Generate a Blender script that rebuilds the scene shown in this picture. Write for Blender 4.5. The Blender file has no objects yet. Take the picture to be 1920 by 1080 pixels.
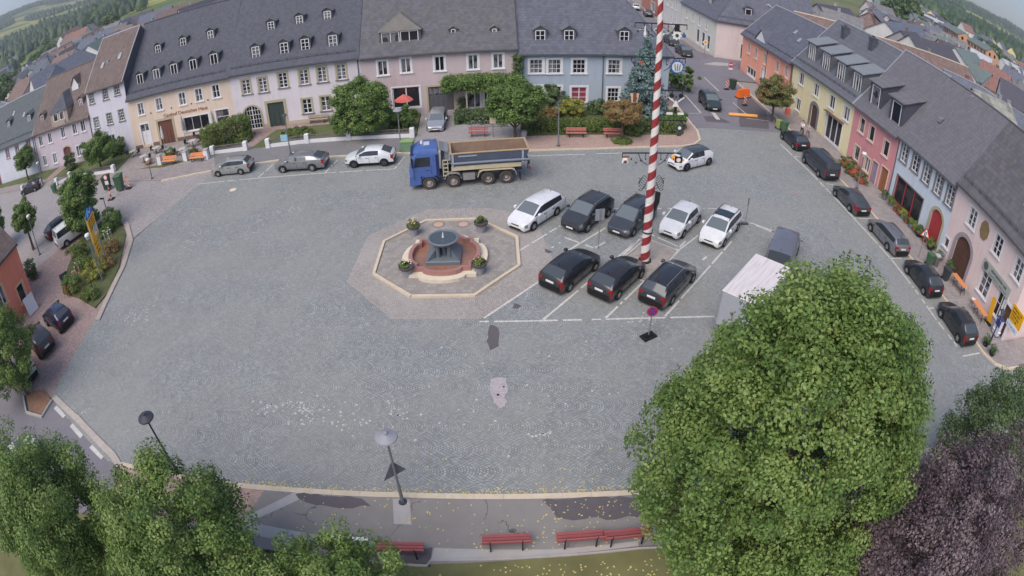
import bpy, math, random
import numpy as np
from mathutils import Matrix, Vector
ROLS=1; KS=-1; EXPO=1.05; HAZE=0.0003
random.seed(7); NR=np.random.default_rng(7)
PI=math.pi; SC=bpy.context.scene; COL=SC.collection
R_=math.radians
# ---------------------------------------------------------------- helpers
def lin(c):
    return tuple((x/255/12.92 if x/255<=0.04045 else ((x/255+0.055)/1.055)**2.4) for x in c)
class MB:
    """collects faces of ONE mesh"""
    def __init__(s): s.v=[]; s.f=[]; s.m=[]; s.M=None
    def add(s,vs,fs,mi=0):
        b=len(s.v)
        for p in vs:
            p=Vector(p)
            s.v.append(tuple(s.M@p) if s.M is not None else tuple(p))
        for f in fs: s.f.append([b+i for i in f]); s.m.append(mi)
        return s
    def box(s,x0,x1,y0,y1,z0,z1,mi=0):
        return s.add([(x0,y0,z0),(x1,y0,z0),(x1,y1,z0),(x0,y1,z0),(x0,y0,z1),(x1,y0,z1),(x1,y1,z1),(x0,y1,z1)],
            [(0,3,2,1),(4,5,6,7),(0,1,5,4),(1,2,6,5),(2,3,7,6),(3,0,4,7)],mi)
    def cbox(s,x0,x1,y0,y1,z0,z1,c=.03,mi=0):
        """box with chamfered top edge"""
        return s.add([(x0,y0,z0),(x1,y0,z0),(x1,y1,z0),(x0,y1,z0),(x0,y0,z1-c),(x1,y0,z1-c),(x1,y1,z1-c),(x0,y1,z1-c),
            (x0+c,y0+c,z1),(x1-c,y0+c,z1),(x1-c,y1-c,z1),(x0+c,y1-c,z1)],
            [(0,3,2,1),(0,1,5,4),(1,2,6,5),(2,3,7,6),(3,0,4,7),(4,5,9,8),(5,6,10,9),(6,7,11,10),(7,4,8,11),(8,9,10,11)],mi)
    def poly(s,pts,mi=0): return s.add(pts,[tuple(range(len(pts)))],mi)
    def prism(s,p2,z0,z1,mi=0,bottom=True):
        n=len(p2); vs=[(x,y,z0) for x,y in p2]+[(x,y,z1) for x,y in p2]
        fs=[(i,(i+1)%n,n+(i+1)%n,n+i) for i in range(n)]+[tuple(range(n,2*n))]
        if bottom: fs.append(tuple(range(n-1,-1,-1)))
        return s.add(vs,fs,mi)
    def cyl(s,p0,p1,r0,r1=None,n=10,mi=0,caps=True):
        r1=r0 if r1 is None else r1
        p0=Vector(p0);p1=Vector(p1);d=(p1-p0).normalized()
        a=d.orthogonal().normalized();b=d.cross(a)
        vs=[];
        for p,r in ((p0,r0),(p1,r1)):
            for i in range(n):
                t=2*PI*i/n; vs.append(p+(a*math.cos(t)+b*math.sin(t))*r)
        fs=[(i,(i+1)%n,n+(i+1)%n,n+i) for i in range(n)]
        if caps: fs+=[tuple(range(n-1,-1,-1)),tuple(range(n,2*n))]
        return s.add(vs,fs,mi)
    def tube(s,pts,r,n=6,mi=0):
        for a,b in zip(pts[:-1],pts[1:]): s.cyl(a,b,r,r,n,mi)
        return s
    def lathe(s,prof,n=20,c=(0,0,0),mi=0):
        vs=[];k=len(prof)
        for i in range(n):
            t=2*PI*i/n
            for r,z in prof: vs.append((c[0]+r*math.cos(t),c[1]+r*math.sin(t),c[2]+z))
        fs=[(i*k+j,((i+1)%n)*k+j,((i+1)%n)*k+j+1,i*k+j+1) for i in range(n) for j in range(k-1)]
        return s.add(vs,fs,mi)
    def build(s,name,mats,parent=None,smooth=None,loc=None):
        me=bpy.data.meshes.new(name); me.from_pydata(s.v,[],s.f)
        if not isinstance(mats,(list,tuple)): mats=[mats]
        for m in mats: me.materials.append(m)
        if len(mats)>1: me.polygons.foreach_set('material_index',s.m)
        if smooth:
            me.polygons.foreach_set('use_smooth',[True]*len(me.polygons)); me.set_sharp_from_angle(angle=R_(smooth))
        me.update()
        o=bpy.data.objects.new(name,me); COL.objects.link(o)
        if parent is not None: o.parent=parent
        if loc: o.location=loc
        return o
def tag(o,label=None,cat=None,group=None,kind=None):
    if label: o['label']=label
    if cat: o['category']=cat
    if group: o['group']=group
    if kind: o['kind']=kind
    return o
def thing(name,label,cat,loc=(0,0,0),rz=0,group=None):
    o=bpy.data.objects.new(name,None); COL.objects.link(o); o.empty_display_size=.3
    if len(loc)==2: loc=(loc[0],loc[1],0)
    o.location=loc; o.rotation_euler=(0,0,rz); return tag(o,label,cat,group)
def kids(o): return [c for c in bpy.data.objects if c.parent==o]
def copy_tree(o,parent=None):
    c=o.copy(); COL.objects.link(c)
    if parent is not None: c.parent=parent
    for ch in list(KID.get(o.name,())) or kids(o): copy_tree(ch,c)
    return c
KID={}
# ---------------------------------------------------------------- materials
class NT:
    def __init__(s,m): s.t=m.node_tree; s.n=s.t.nodes; s.l=s.t.links
    def new(s,ty,**k):
        n=s.n.new(ty)
        for a,v in k.items(): setattr(n,a,v)
        return n
    def put(s,sock,v):
        if isinstance(v,bpy.types.NodeSocket): s.l.new(v,sock)
        elif v is not None: sock.default_value=v
    def math(s,op,a,b=None,c=None):
        n=s.new('ShaderNodeMath',operation=op); s.put(n.inputs[0],a)
        if b is not None: s.put(n.inputs[1],b)
        if c is not None: s.put(n.inputs[2],c)
        return n.outputs[0]
    def mix(s,f,a,b,mode='MIX'):
        n=s.new('ShaderNodeMix',data_type='RGBA',blend_type=mode); s.put(n.inputs[0],f)
        s.put(n.inputs[6],a if isinstance(a,bpy.types.NodeSocket) else (*a[:3],1)); s.put(n.inputs[7],b if isinstance(b,bpy.types.NodeSocket) else (*b[:3],1))
        return n.outputs[2]
    def noise(s,vec,scale,detail=3,rough=.55):
        n=s.new('ShaderNodeTexNoise'); s.put(n.inputs['Vector'],vec); n.inputs['Scale'].default_value=scale
        n.inputs['Detail'].default_value=detail; n.inputs['Roughness'].default_value=rough; return n.outputs['Fac']
    def ramp(s,f,stops):
        n=s.new('ShaderNodeValToRGB'); s.put(n.inputs[0],f); e=n.color_ramp.elements
        while len(e)<len(stops): e.new(.5)
        for k,(p,c) in enumerate(stops): e[k].position=p; e[k].color=(*c[:3],1) if isinstance(c,(tuple,list)) else (c,c,c,1)
        return n.outputs[0]
    def coord(s,which='Object'): return s.new('ShaderNodeTexCoord').outputs[which]
    def geo(s,which='Position'): return s.new('ShaderNodeNewGeometry').outputs[which]
    def sep(s,v):
        n=s.new('ShaderNodeSeparateXYZ'); s.put(n.inputs[0],v); return n.outputs
    def comb(s,x,y,z=0.):
        n=s.new('ShaderNodeCombineXYZ')
        for i,v in enumerate((x,y,z)): s.put(n.inputs[i],v)
        return n.outputs[0]
    def bump(s,h,st=.3,dist=.02):
        n=s.new('ShaderNodeBump'); n.inputs['Strength'].default_value=st; n.inputs['Distance'].default_value=dist; s.put(n.inputs['Height'],h); return n.outputs[0]
MATS={}
def newmat(name):
    m=bpy.data.materials.new(name); m.use_nodes=True; t=NT(m); return m,t,t.n['Principled BSDF']
def mat(name,c,rough=.7,noise=0.,scale=3.,metal=0.,spec=.4,bump=0.,coat=0.,trans=0.):
    """plain surface colour (sRGB 0-255) with procedural variation"""
    if name in MATS: return MATS[name]
    m,t,b=newmat(name); L=lin(c)
    b.inputs['Roughness'].default_value=rough; b.inputs['Metallic'].default_value=metal; b.inputs['Specular IOR Level'].default_value=spec
    if coat: b.inputs['Coat Weight'].default_value=coat; b.inputs['Coat Roughness'].default_value=.06
    if noise:
        co=t.coord()
        n1=t.noise(co,scale,4); n2=t.noise(co,scale*.17,2)
        f=t.math('ADD',t.math('MULTIPLY',n1,.6),t.math('MULTIPLY',n2,.4))
        t.put(b.inputs['Base Color'],t.ramp(f,[(.28,[x*(1-noise) for x in L]),(.72,[min(1,x*(1+noise)) for x in L])]))
        if bump: t.put(b.inputs['Normal'],t.bump(n1,bump,.02))
    else: b.inputs['Base Color'].default_value=(*L,1)
    MATS[name]=m; return m
def wallmat(name,c,stain=.10):
    """rendered wall: fine grain, large blotches, rain streaks and a dirty foot"""
    m,t,b=newmat(name); L=lin(c); co=t.coord(); s=t.sep(co)
    g=t.noise(co,9,4); bl=t.noise(co,.45,3); st=t.noise(t.comb(t.math('MULTIPLY',s[0],2.2),t.math('MULTIPLY',s[1],2.2),t.math('MULTIPLY',s[2],.22)),1.,4,.6)
    f=t.math('ADD',t.math('ADD',t.math('MULTIPLY',g,.25),t.math('MULTIPLY',bl,.4)),t.math('MULTIPLY',st,.35))
    c1=t.ramp(f,[(.32,[x*(1-stain*1.6) for x in L]),(.5,L),(.68,[min(1,x*(1+stain*.6)) for x in L])])
    foot=t.math('MULTIPLY',t.ramp(t.math('ADD',s[2],t.math('MULTIPLY',bl,.8)),[(.35,1.),(1.,0.)]),.35)
    t.put(b.inputs['Base Color'],t.mix(foot,c1,[x*.55 for x in L])); b.inputs['Roughness'].default_value=.9
    b.inputs['Specular IOR Level'].default_value=.2
    t.put(b.inputs['Normal'],t.bump(g,.25,.01)); return m
def roofmat(name,c,w=.32,h=.22,var=.22,moss=.0,rough=.75):
    """slates or tiles in courses on a slope (local x across, z up the slope)"""
    m,t,b=newmat(name); L=lin(c); co=t.coord(); s=t.sep(co)
    u=t.math('DIVIDE',s[0],w); v=t.math('DIVIDE',s[2],h); row=t.math('FLOOR',v)
    off=t.math('MULTIPLY',t.math('MODULO',row,2),.5); uu=t.math('ADD',u,off); cell=t.comb(t.math('FLOOR',uu),row,0)
    wn=t.new('ShaderNodeTexWhiteNoise',noise_dimensions='3D'); t.put(wn.inputs['Vector'],cell)
    fu=t.math('FRACT',uu); fv=t.math('FRACT',v)
    jl=t.math('MAXIMUM',t.math('LESS_THAN',fv,.13),t.math('LESS_THAN',fu,.06))
    bl=t.noise(co,.5,4); gr=t.noise(co,6,3)
    f=t.math('ADD',t.math('ADD',t.math('MULTIPLY',wn.outputs['Value'],.45),t.math('MULTIPLY',bl,.35)),t.math('MULTIPLY',gr,.2))
    c1=t.ramp(f,[(.2,[x*(1-var) for x in L]),(.8,[min(1,x*(1+var)) for x in L])])
    if moss: c1=t.mix(t.math('MULTIPLY',t.ramp(t.noise(co,1.1,4,.65),[(.48,0.),(.66,1.)]),moss),c1,lin((104,104,84)))
    c1=t.mix(t.math('MULTIPLY',jl,.34),c1,[x*.4 for x in L])
    t.put(b.inputs['Base Color'],c1); b.inputs['Roughness'].default_value=rough; b.inputs['Specular IOR Level'].default_value=.3
    hgt=t.math('ADD',fv,t.math('MULTIPLY',jl,-.6)); t.put(b.inputs['Normal'],t.bump(hgt,.5,.02)); return m
def cobblemat(name,c,d=.105,band=1.25,var=.3,tint=None,big=.12):
    """granite setts laid in segmental arcs, each sett its own tone, worn and dusty patches"""
    m,t,b=newmat(name); L=lin(c); co=t.geo(); s=t.sep(co)
    wob=t.noise(co,.35,2); wob2=t.noise(co,1.3,2)
    X=t.math('ADD',s[0],t.math('MULTIPLY',wob,.9)); Y=t.math('ADD',s[1],t.math('MULTIPLY',wob2,.22))
    vb=t.math('DIVIDE',Y,band); j=t.math('FLOOR',vb); v=t.math('SUBTRACT',t.math('FRACT',vb),.5)
    arc=t.math('MULTIPLY',t.math('MULTIPLY',v,v),band*1.5)
    u=t.math('DIVIDE',t.math('ADD',X,arc),d); iu=t.math('FLOOR',u); fu=t.math('FRACT',u)
    wa=t.math('ADD',t.math('MULTIPLY',v,1.0),t.math('MULTIPLY',t.math('MULTIPLY',t.math('MULTIPLY',v,v),v),.9))
    w=t.math('ADD',t.math('DIVIDE',t.math('MULTIPLY',wa,band),d*1.04),t.math('MULTIPLY',t.math('MODULO',iu,2),.5))
    iw=t.math('FLOOR',w); fw=t.math('FRACT',w)
    wn=t.new('ShaderNodeTexWhiteNoise',noise_dimensions='3D'); t.put(wn.inputs['Vector'],t.comb(iu,iw,j))
    e=t.math('MAXIMUM',t.math('ABSOLUTE',t.math('SUBTRACT',fu,.5)),t.math('ABSOLUTE',t.math('SUBTRACT',fw,.5)))
    joint=t.ramp(e,[(.36,0.),(.47,1.)])
    n1=t.noise(co,.12,3); n2=t.noise(co,.9,4,.65)
    wr=t.new('ShaderNodeTexWhiteNoise',noise_dimensions='3D'); t.put(wr.inputs['Vector'],t.comb(iu,7.,j))
    f=t.math('ADD',t.math('ADD',t.math('MULTIPLY',wn.outputs['Value'],.52),t.math('MULTIPLY',wr.outputs['Value'],.22)),t.math('MULTIPLY',n2,.26))
    c1=t.ramp(f,[(.1,[x*(1-var) for x in L]),(.55,L),(.82,[x*(1+var*.7) for x in L]),(.95,[min(1,x*(1+var*1.7)) for x in L])])
    c1=t.mix(t.math('MULTIPLY',joint,.75),c1,lin((70,70,72)))
    blot=t.ramp(t.math('ADD',t.math('MULTIPLY',n1,.6),t.math('MULTIPLY',n2,.4)),[(.3,[1-big*1.3]*3),(.5,(1.,1.,1.)),(.7,[1+big]*3)])
    c1=t.mix(1.,c1,blot,'MULTIPLY')
    if tint: c1=t.mix(t.ramp(t.noise(co,.2,3),[(.4,0.),(.65,.55)]),c1,lin(tint))
    t.put(b.inputs['Base Color'],c1); b.inputs['Roughness'].default_value=.62; b.inputs['Specular IOR Level'].default_value=.35
    t.put(b.inputs['Normal'],t.bump(t.math('SUBTRACT',1.,joint),.35,.015)); return m
def pavemat(name,c,w=.2,h=.1,var=.2,rot=0.,joint=.5):
    m,t,b=newmat(name); L=lin(c); co=t.geo()
    mp=t.new('ShaderNodeMapping'); t.put(mp.inputs[0],co); mp.inputs['Rotation'].default_value=(0,0,rot)
    br=t.new('ShaderNodeTexBrick'); t.put(br.inputs['Vector'],mp.outputs[0]); br.inputs['Scale'].default_value=1.; br.inputs['Brick Width'].default_value=w; br.inputs['Row Height'].default_value=h
    br.inputs['Mortar Size'].default_value=.008; br.inputs['Color1'].default_value=(0,0,0,1); br.inputs['Color2'].default_value=(1,1,1,1); br.inputs['Mortar'].default_value=(.5,.5,.5,1)
    n1=t.noise(co,.3,4); n2=t.noise(co,3.,4)
    f=t.math('ADD',t.math('MULTIPLY',br.outputs['Color'],.45),t.math('ADD',t.math('MULTIPLY',n1,.35),t.math('MULTIPLY',n2,.2)))
    c1=t.ramp(f,[(.2,[x*(1-var) for x in L]),(.75,[min(1,x*(1+var)) for x in L])])
    c1=t.mix(t.math('MULTIPLY',br.outputs['Fac'],joint),c1,[x*.4 for x in L])
    t.put(b.inputs['Base Color'],c1); b.inputs['Roughness'].default_value=.85; b.inputs['Specular IOR Level'].default_value=.25
    t.put(b.inputs['Normal'],t.bump(t.math('SUBTRACT',1.,br.outputs['Fac']),.3,.01)); return m
def asphaltmat(name,c,crack=.6,var=.14):
    m,t,b=newmat(name); L=lin(c); co=t.geo()
    fine=t.noise(co,60,2); n1=t.noise(co,.25,4); n2=t.noise(co,2.,4)
    f=t.math('ADD',t.math('MULTIPLY',fine,.3),t.math('ADD',t.math('MULTIPLY',n1,.45),t.math('MULTIPLY',n2,.25)))
    c1=t.ramp(f,[(.3,[x*(1-var) for x in L]),(.7,[x*(1+var) for x in L])])
    vo=t.new('ShaderNodeTexVoronoi',feature='DISTANCE_TO_EDGE'); 
    wv=t.new('ShaderNodeVectorMath',operation='ADD'); t.put(wv.inputs[0],co)
    nn=t.new('ShaderNodeTexNoise'); t.put(nn.inputs['Vector'],co); nn.inputs['Scale'].default_value=1.5; nn.inputs['Detail'].default_value=4
    t.put(wv.inputs[1],nn.outputs['Color']); t.put(vo.inputs['Vector'],wv.outputs[0]); vo.inputs['Scale'].default_value=.32
    cr=t.math('MULTIPLY',t.math('LESS_THAN',vo.outputs['Distance'],.006),t.ramp(t.noise(co,.5,2),[(.5,0.),(.6,1.)]))
    c1=t.mix(t.math('MULTIPLY',cr,crack),c1,[x*.25 for x in L])
    t.put(b.inputs['Base Color'],c1); b.inputs['Roughness'].default_value=.85; b.inputs['Specular IOR Level'].default_value=.3
    t.put(b.inputs['Normal'],t.bump(fine,.3,.01)); return m
def leafmat(name,cols,trans=.25):
    """leaf colours vary leaf by leaf (attribute lc)"""
    m,t,b=newmat(name); a=t.new('ShaderNodeAttribute',attribute_name='lc')
    k=len(cols); c=t.ramp(a.outputs['Fac'],[(i/(k-1),lin(x)) for i,x in enumerate(cols)])
    t.put(b.inputs['Base Color'],c); b.inputs['Roughness'].default_value=.5; b.inputs['Specular IOR Level'].default_value=.35
    tr=t.new('ShaderNodeBsdfTranslucent'); t.put(tr.inputs[0],c); mx=t.new('ShaderNodeMixShader'); mx.inputs[0].default_value=trans
    t.l.new(b.outputs[0],mx.inputs[1]); t.l.new(tr.outputs[0],mx.inputs[2]); t.l.new(mx.outputs[0],t.n['Material Output'].inputs[0]); return m
def glassmat(name,c=(26,28,34),rough=.06,curtain=0.):
    m,t,b=newmat(name); L=lin(c)
    if curtain:
        oi=t.new('ShaderNodeObjectInfo'); s=t.sep(t.coord()); r=oi.outputs['Random']
        v=t.noise(t.comb(t.math('MULTIPLY',s[0],14.),t.math('MULTIPLY',r,40.),t.math('MULTIPLY',s[2],.6)),1.,2)
        cc=t.ramp(v,[(.3,lin((92,90,96))),(.7,lin((160,156,160)))])
        f=t.math('MULTIPLY',t.math('LESS_THAN',r,curtain),t.ramp(t.noise(t.comb(s[0],r,s[2]),1.2,1),[(.42,.1),(.5,.75)]))
        t.put(b.inputs['Base Color'],t.mix(f,L,cc))
    else: b.inputs['Base Color'].default_value=(*L,1)
    b.inputs['Roughness'].default_value=rough; b.inputs['Specular IOR Level'].default_value=.6; return m
def paint(name,c,metal=.0,rough=.3):
    if name in MATS: return MATS[name]
    m,t,b=newmat(name); L=lin(c); co=t.coord()
    t.put(b.inputs['Base Color'],t.ramp(t.noise(co,2.5,4),[(.3,[x*.9 for x in L]),(.7,[min(1,x*1.06) for x in L])]))
    t.put(b.inputs['Roughness'],t.math('ADD',t.math('MULTIPLY',t.noise(co,5,3),.16),rough-.06)); b.inputs['Metallic'].default_value=metal
    b.inputs['Coat Weight'].default_value=.6; b.inputs['Coat Roughness'].default_value=.12; MATS[name]=m; return m
M=dict(
 white=mat('white_paint',(225,224,226),.6,.06), cream=mat('cream_stone',(214,203,182),.85,.12,4,bump=.2), sand=mat('sandstone_trim',(178,168,142),.85,.12,5,bump=.2),
 greystone=mat('grey_stone_trim',(132,126,128),.85,.12,5,bump=.2), sill=mat('dark_sill',(120,112,116),.7,.1), 
 tyre=mat('tyre_rubber',(28,28,30),.85,.2), rim=mat('alloy_rim',(170,170,174),.35,0,metal=.7), black=mat('black_plastic',(24,24,26),.5,.1), chrome=mat('chrome',(200,200,205),.2,0,metal=.9),
 steel=mat('galvanised_steel',(150,152,154),.45,.1,8,metal=.5), dsteel=mat('dark_painted_steel',(62,66,74),.5,.1), iron=mat('wrought_iron',(34,36,40),.5,.1),
 carglass=glassmat('car_glass',(46,52,58),.05), screen=glassmat('sky_toned_windscreen',(104,112,116),.05), rearglass=glassmat('sky_toned_rear_glass',(72,78,84),.05), pane=glassmat('window_pane',(30,30,38),.07,curtain=.55), lightglass=mat('headlight_glass',(118,122,128),.1,.4,9), red=mat('tail_lamp_red',(150,22,26),.2), amber=mat('amber_lamp',(220,120,30),.2),  # windscreen and rear glass paler than side glass: sky reflection put into base colour
 plate=mat('plate_white',(222,222,220),.5), bark=mat('bark',(92,80,68),.95,.3,6,bump=.6), wood=mat('brown_wood',(104,74,60),.7,.2,6), redwood=mat('red_painted_slats',(160,88,88),.6,.12,6), orange=mat('orange_slats',(216,140,88),.6,.1,6),
 soil=mat('garden_soil',(98,80,66),.95,.3,3,bump=.5), grass=mat('grass_green',(92,100,62),.95,.3,1.2,bump=.5), lawn=mat('dry_lawn',(110,109,72),.95,.32,.7,bump=.4), concrete=mat('pale_concrete',(172,168,166),.85,.12,2,bump=.15),
 kerb=mat('granite_kerb',(206,190,168),.8,.14,4,bump=.3), green=mat('green_bin_plastic',(72,104,76),.5,.12), grey=mat('mid_grey_metal',(120,122,126),.5,.1), marking=mat('worn_road_paint',(196,194,190),.7,.16,5),
 yellow=mat('yellow_sign_face',(238,176,30),.5,.05), blue=mat('blue_sign_face',(40,110,190),.5,.05), signred=mat('red_sign_face',(190,40,48),.5,.05), pipe=mat('grey_downpipe',(96,98,104),.5,.1), zinc=mat('zinc_flashing',(156,156,162),.5,.1), cloth=mat('pale_canvas',(206,204,200),.9,.08), vcloth=mat('red_canvas',(214,110,104),.9,.1), terr=mat('terracotta',(168,86,66),.8,.15), brick=mat('red_brick',(142,70,58),.9,.2,6),
)
def windowset(parent,x,zb,w,h,fmat,smat,sw=.14,grid=(2,1),rec=.13,sill=True,surround=True,pane=None,arch=0.,sillmat=None,name='window'):
    """x centre, zb bottom; frame is the part, pane/surround/sill its sub-parts; facade plane y=0, outside is -y"""
    f=MB(); x0,x1,z0,z1=x-w/2,x+w/2,zb,zb+h; y0,y1=rec-.05,rec+.02; b=.065
    f.box(x0,x0+b,y0,y1,z0,z1).box(x1-b,x1,y0,y1,z0,z1).box(x0+b,x1-b,y0,y1,z0,z0+b).box(x0+b,x1-b,y0,y1,z1-b,z1)
    nx,nz=grid
    for i in range(1,nx):
        c=x0+w*i/nx; q=.05 if (nx==2 or i*2==nx) else .022; f.box(c-q,c+q,y0-.01,y1,z0+b,z1-b)
    for k in range(1,nz):
        c=z0+h*k/nz; f.box(x0+b,x1-b,y0+.006,y1-.004,c-.022,c+.022)
    o=f.build(name,fmat,parent)
    MB().poly([(x0,rec,z0),(x1,rec,z0),(x1,rec,z1),(x0,rec,z1)]).build('pane',pane or M['pane'],o)
    if surround:
        s=MB(); p=-.03
        s.box(x0-sw,x0,p,.03,z0-(0 if sill else sw),z1+sw).box(x1,x1+sw,p,.03,z0-(0 if sill else sw),z1+sw).box(x0,x1,p,.03,z1,z1+sw)
        if not sill: s.box(x0,x1,p,.03,z0-sw,z0)
        s.build('surround',smat,o)
    if sill: MB().box(x0-sw-.05,x1+sw+.05,-.12,rec-.05,z0-.1,z0-.002).build('sill',sillmat or smat,o)
    return o
def holewall(mb,L,z0,z1,holes,y=0.,dep=.22,mi=0):
    """front wall as a grid with openings cut out, with reveals"""
    xs=sorted({0.,L,*[h[0] for h in holes],*[h[1] for h in holes]}); zs=sorted({z0,z1,*[h[2] for h in holes],*[h[3] for h in holes]})
    for i in range(len(xs)-1):
        for k in range(len(zs)-1):
            cx,cz=(xs[i]+xs[i+1])/2,(zs[k]+zs[k+1])/2
            if any(h[0]<cx<h[1] and h[2]<cz<h[3] for h in holes): continue
            mb.poly([(xs[i],y,zs[k]),(xs[i+1],y,zs[k]),(xs[i+1],y,zs[k+1]),(xs[i],y,zs[k+1])],mi)
    for a,b,c,d in holes:
        mb.poly([(a,y,c),(a,y,d),(a,y+dep,d),(a,y+dep,c)],mi); mb.poly([(b,y,d),(b,y,c),(b,y+dep,c),(b,y+dep,d)],mi)
        mb.poly([(a,y,d),(b,y,d),(b,y+dep,d),(a,y+dep,d)],mi); mb.poly([(b,y,c),(a,y,c),(a,y+dep,c),(b,y+dep,c)],mi)
def archfill(mb,x0,x1,z1,rise,y0,y1,mi=0,n=10):
    """spandrels that turn the top of a rectangular hole into an arch; returns arch points"""
    w=x1-x0; pts=[]
    for i in range(n+1):
        t=PI*(1-i/n); pts.append((x0+w/2+w/2*math.cos(t),z1-rise+rise*math.sin(t)))
    for a,b in zip(pts[:-1],pts[1:]):
        mb.poly([(a[0],y0,a[1]),(b[0],y0,b[1]),(b[0],y0,z1),(a[0],y0,z1)],mi)
        mb.poly([(a[0],y0,a[1]),(a[0],y1,a[1]),(b[0],y1,b[1]),(b[0],y0,b[1])],mi)
    return pts
def archtrim(x0,x1,z0,z1,rise,t=.2,y0=-.05,y1=.04,n=12):
    mb=MB(); w=x1-x0; ins=[];out=[]
    for i in range(n+1):
        a=PI*(1-i/n); c,s=math.cos(a),math.sin(a)
        ins.append((x0+w/2+w/2*c,z1-rise+rise*s)); out.append((x0+w/2+(w/2+t)*c,z1-rise+(rise+t)*s))
    ins=[(x0,z0)]+ins+[(x1,z0)]; out=[(x0-t,z0)]+out+[(x1+t,z0)]
    for k in range(len(ins)-1):
        a,b,c,d=ins[k],ins[k+1],out[k+1],out[k]
        mb.poly([(a[0],y0,a[1]),(b[0],y0,b[1]),(c[0],y0,c[1]),(d[0],y0,d[1])])
        mb.poly([(d[0],y0,d[1]),(c[0],y0,c[1]),(c[0],y1,c[1]),(d[0],y1,d[1])]); mb.poly([(a[0],y1,a[1]),(b[0],y1,b[1]),(b[0],y0,b[1]),(a[0],y0,a[1])])
    return mb
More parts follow.
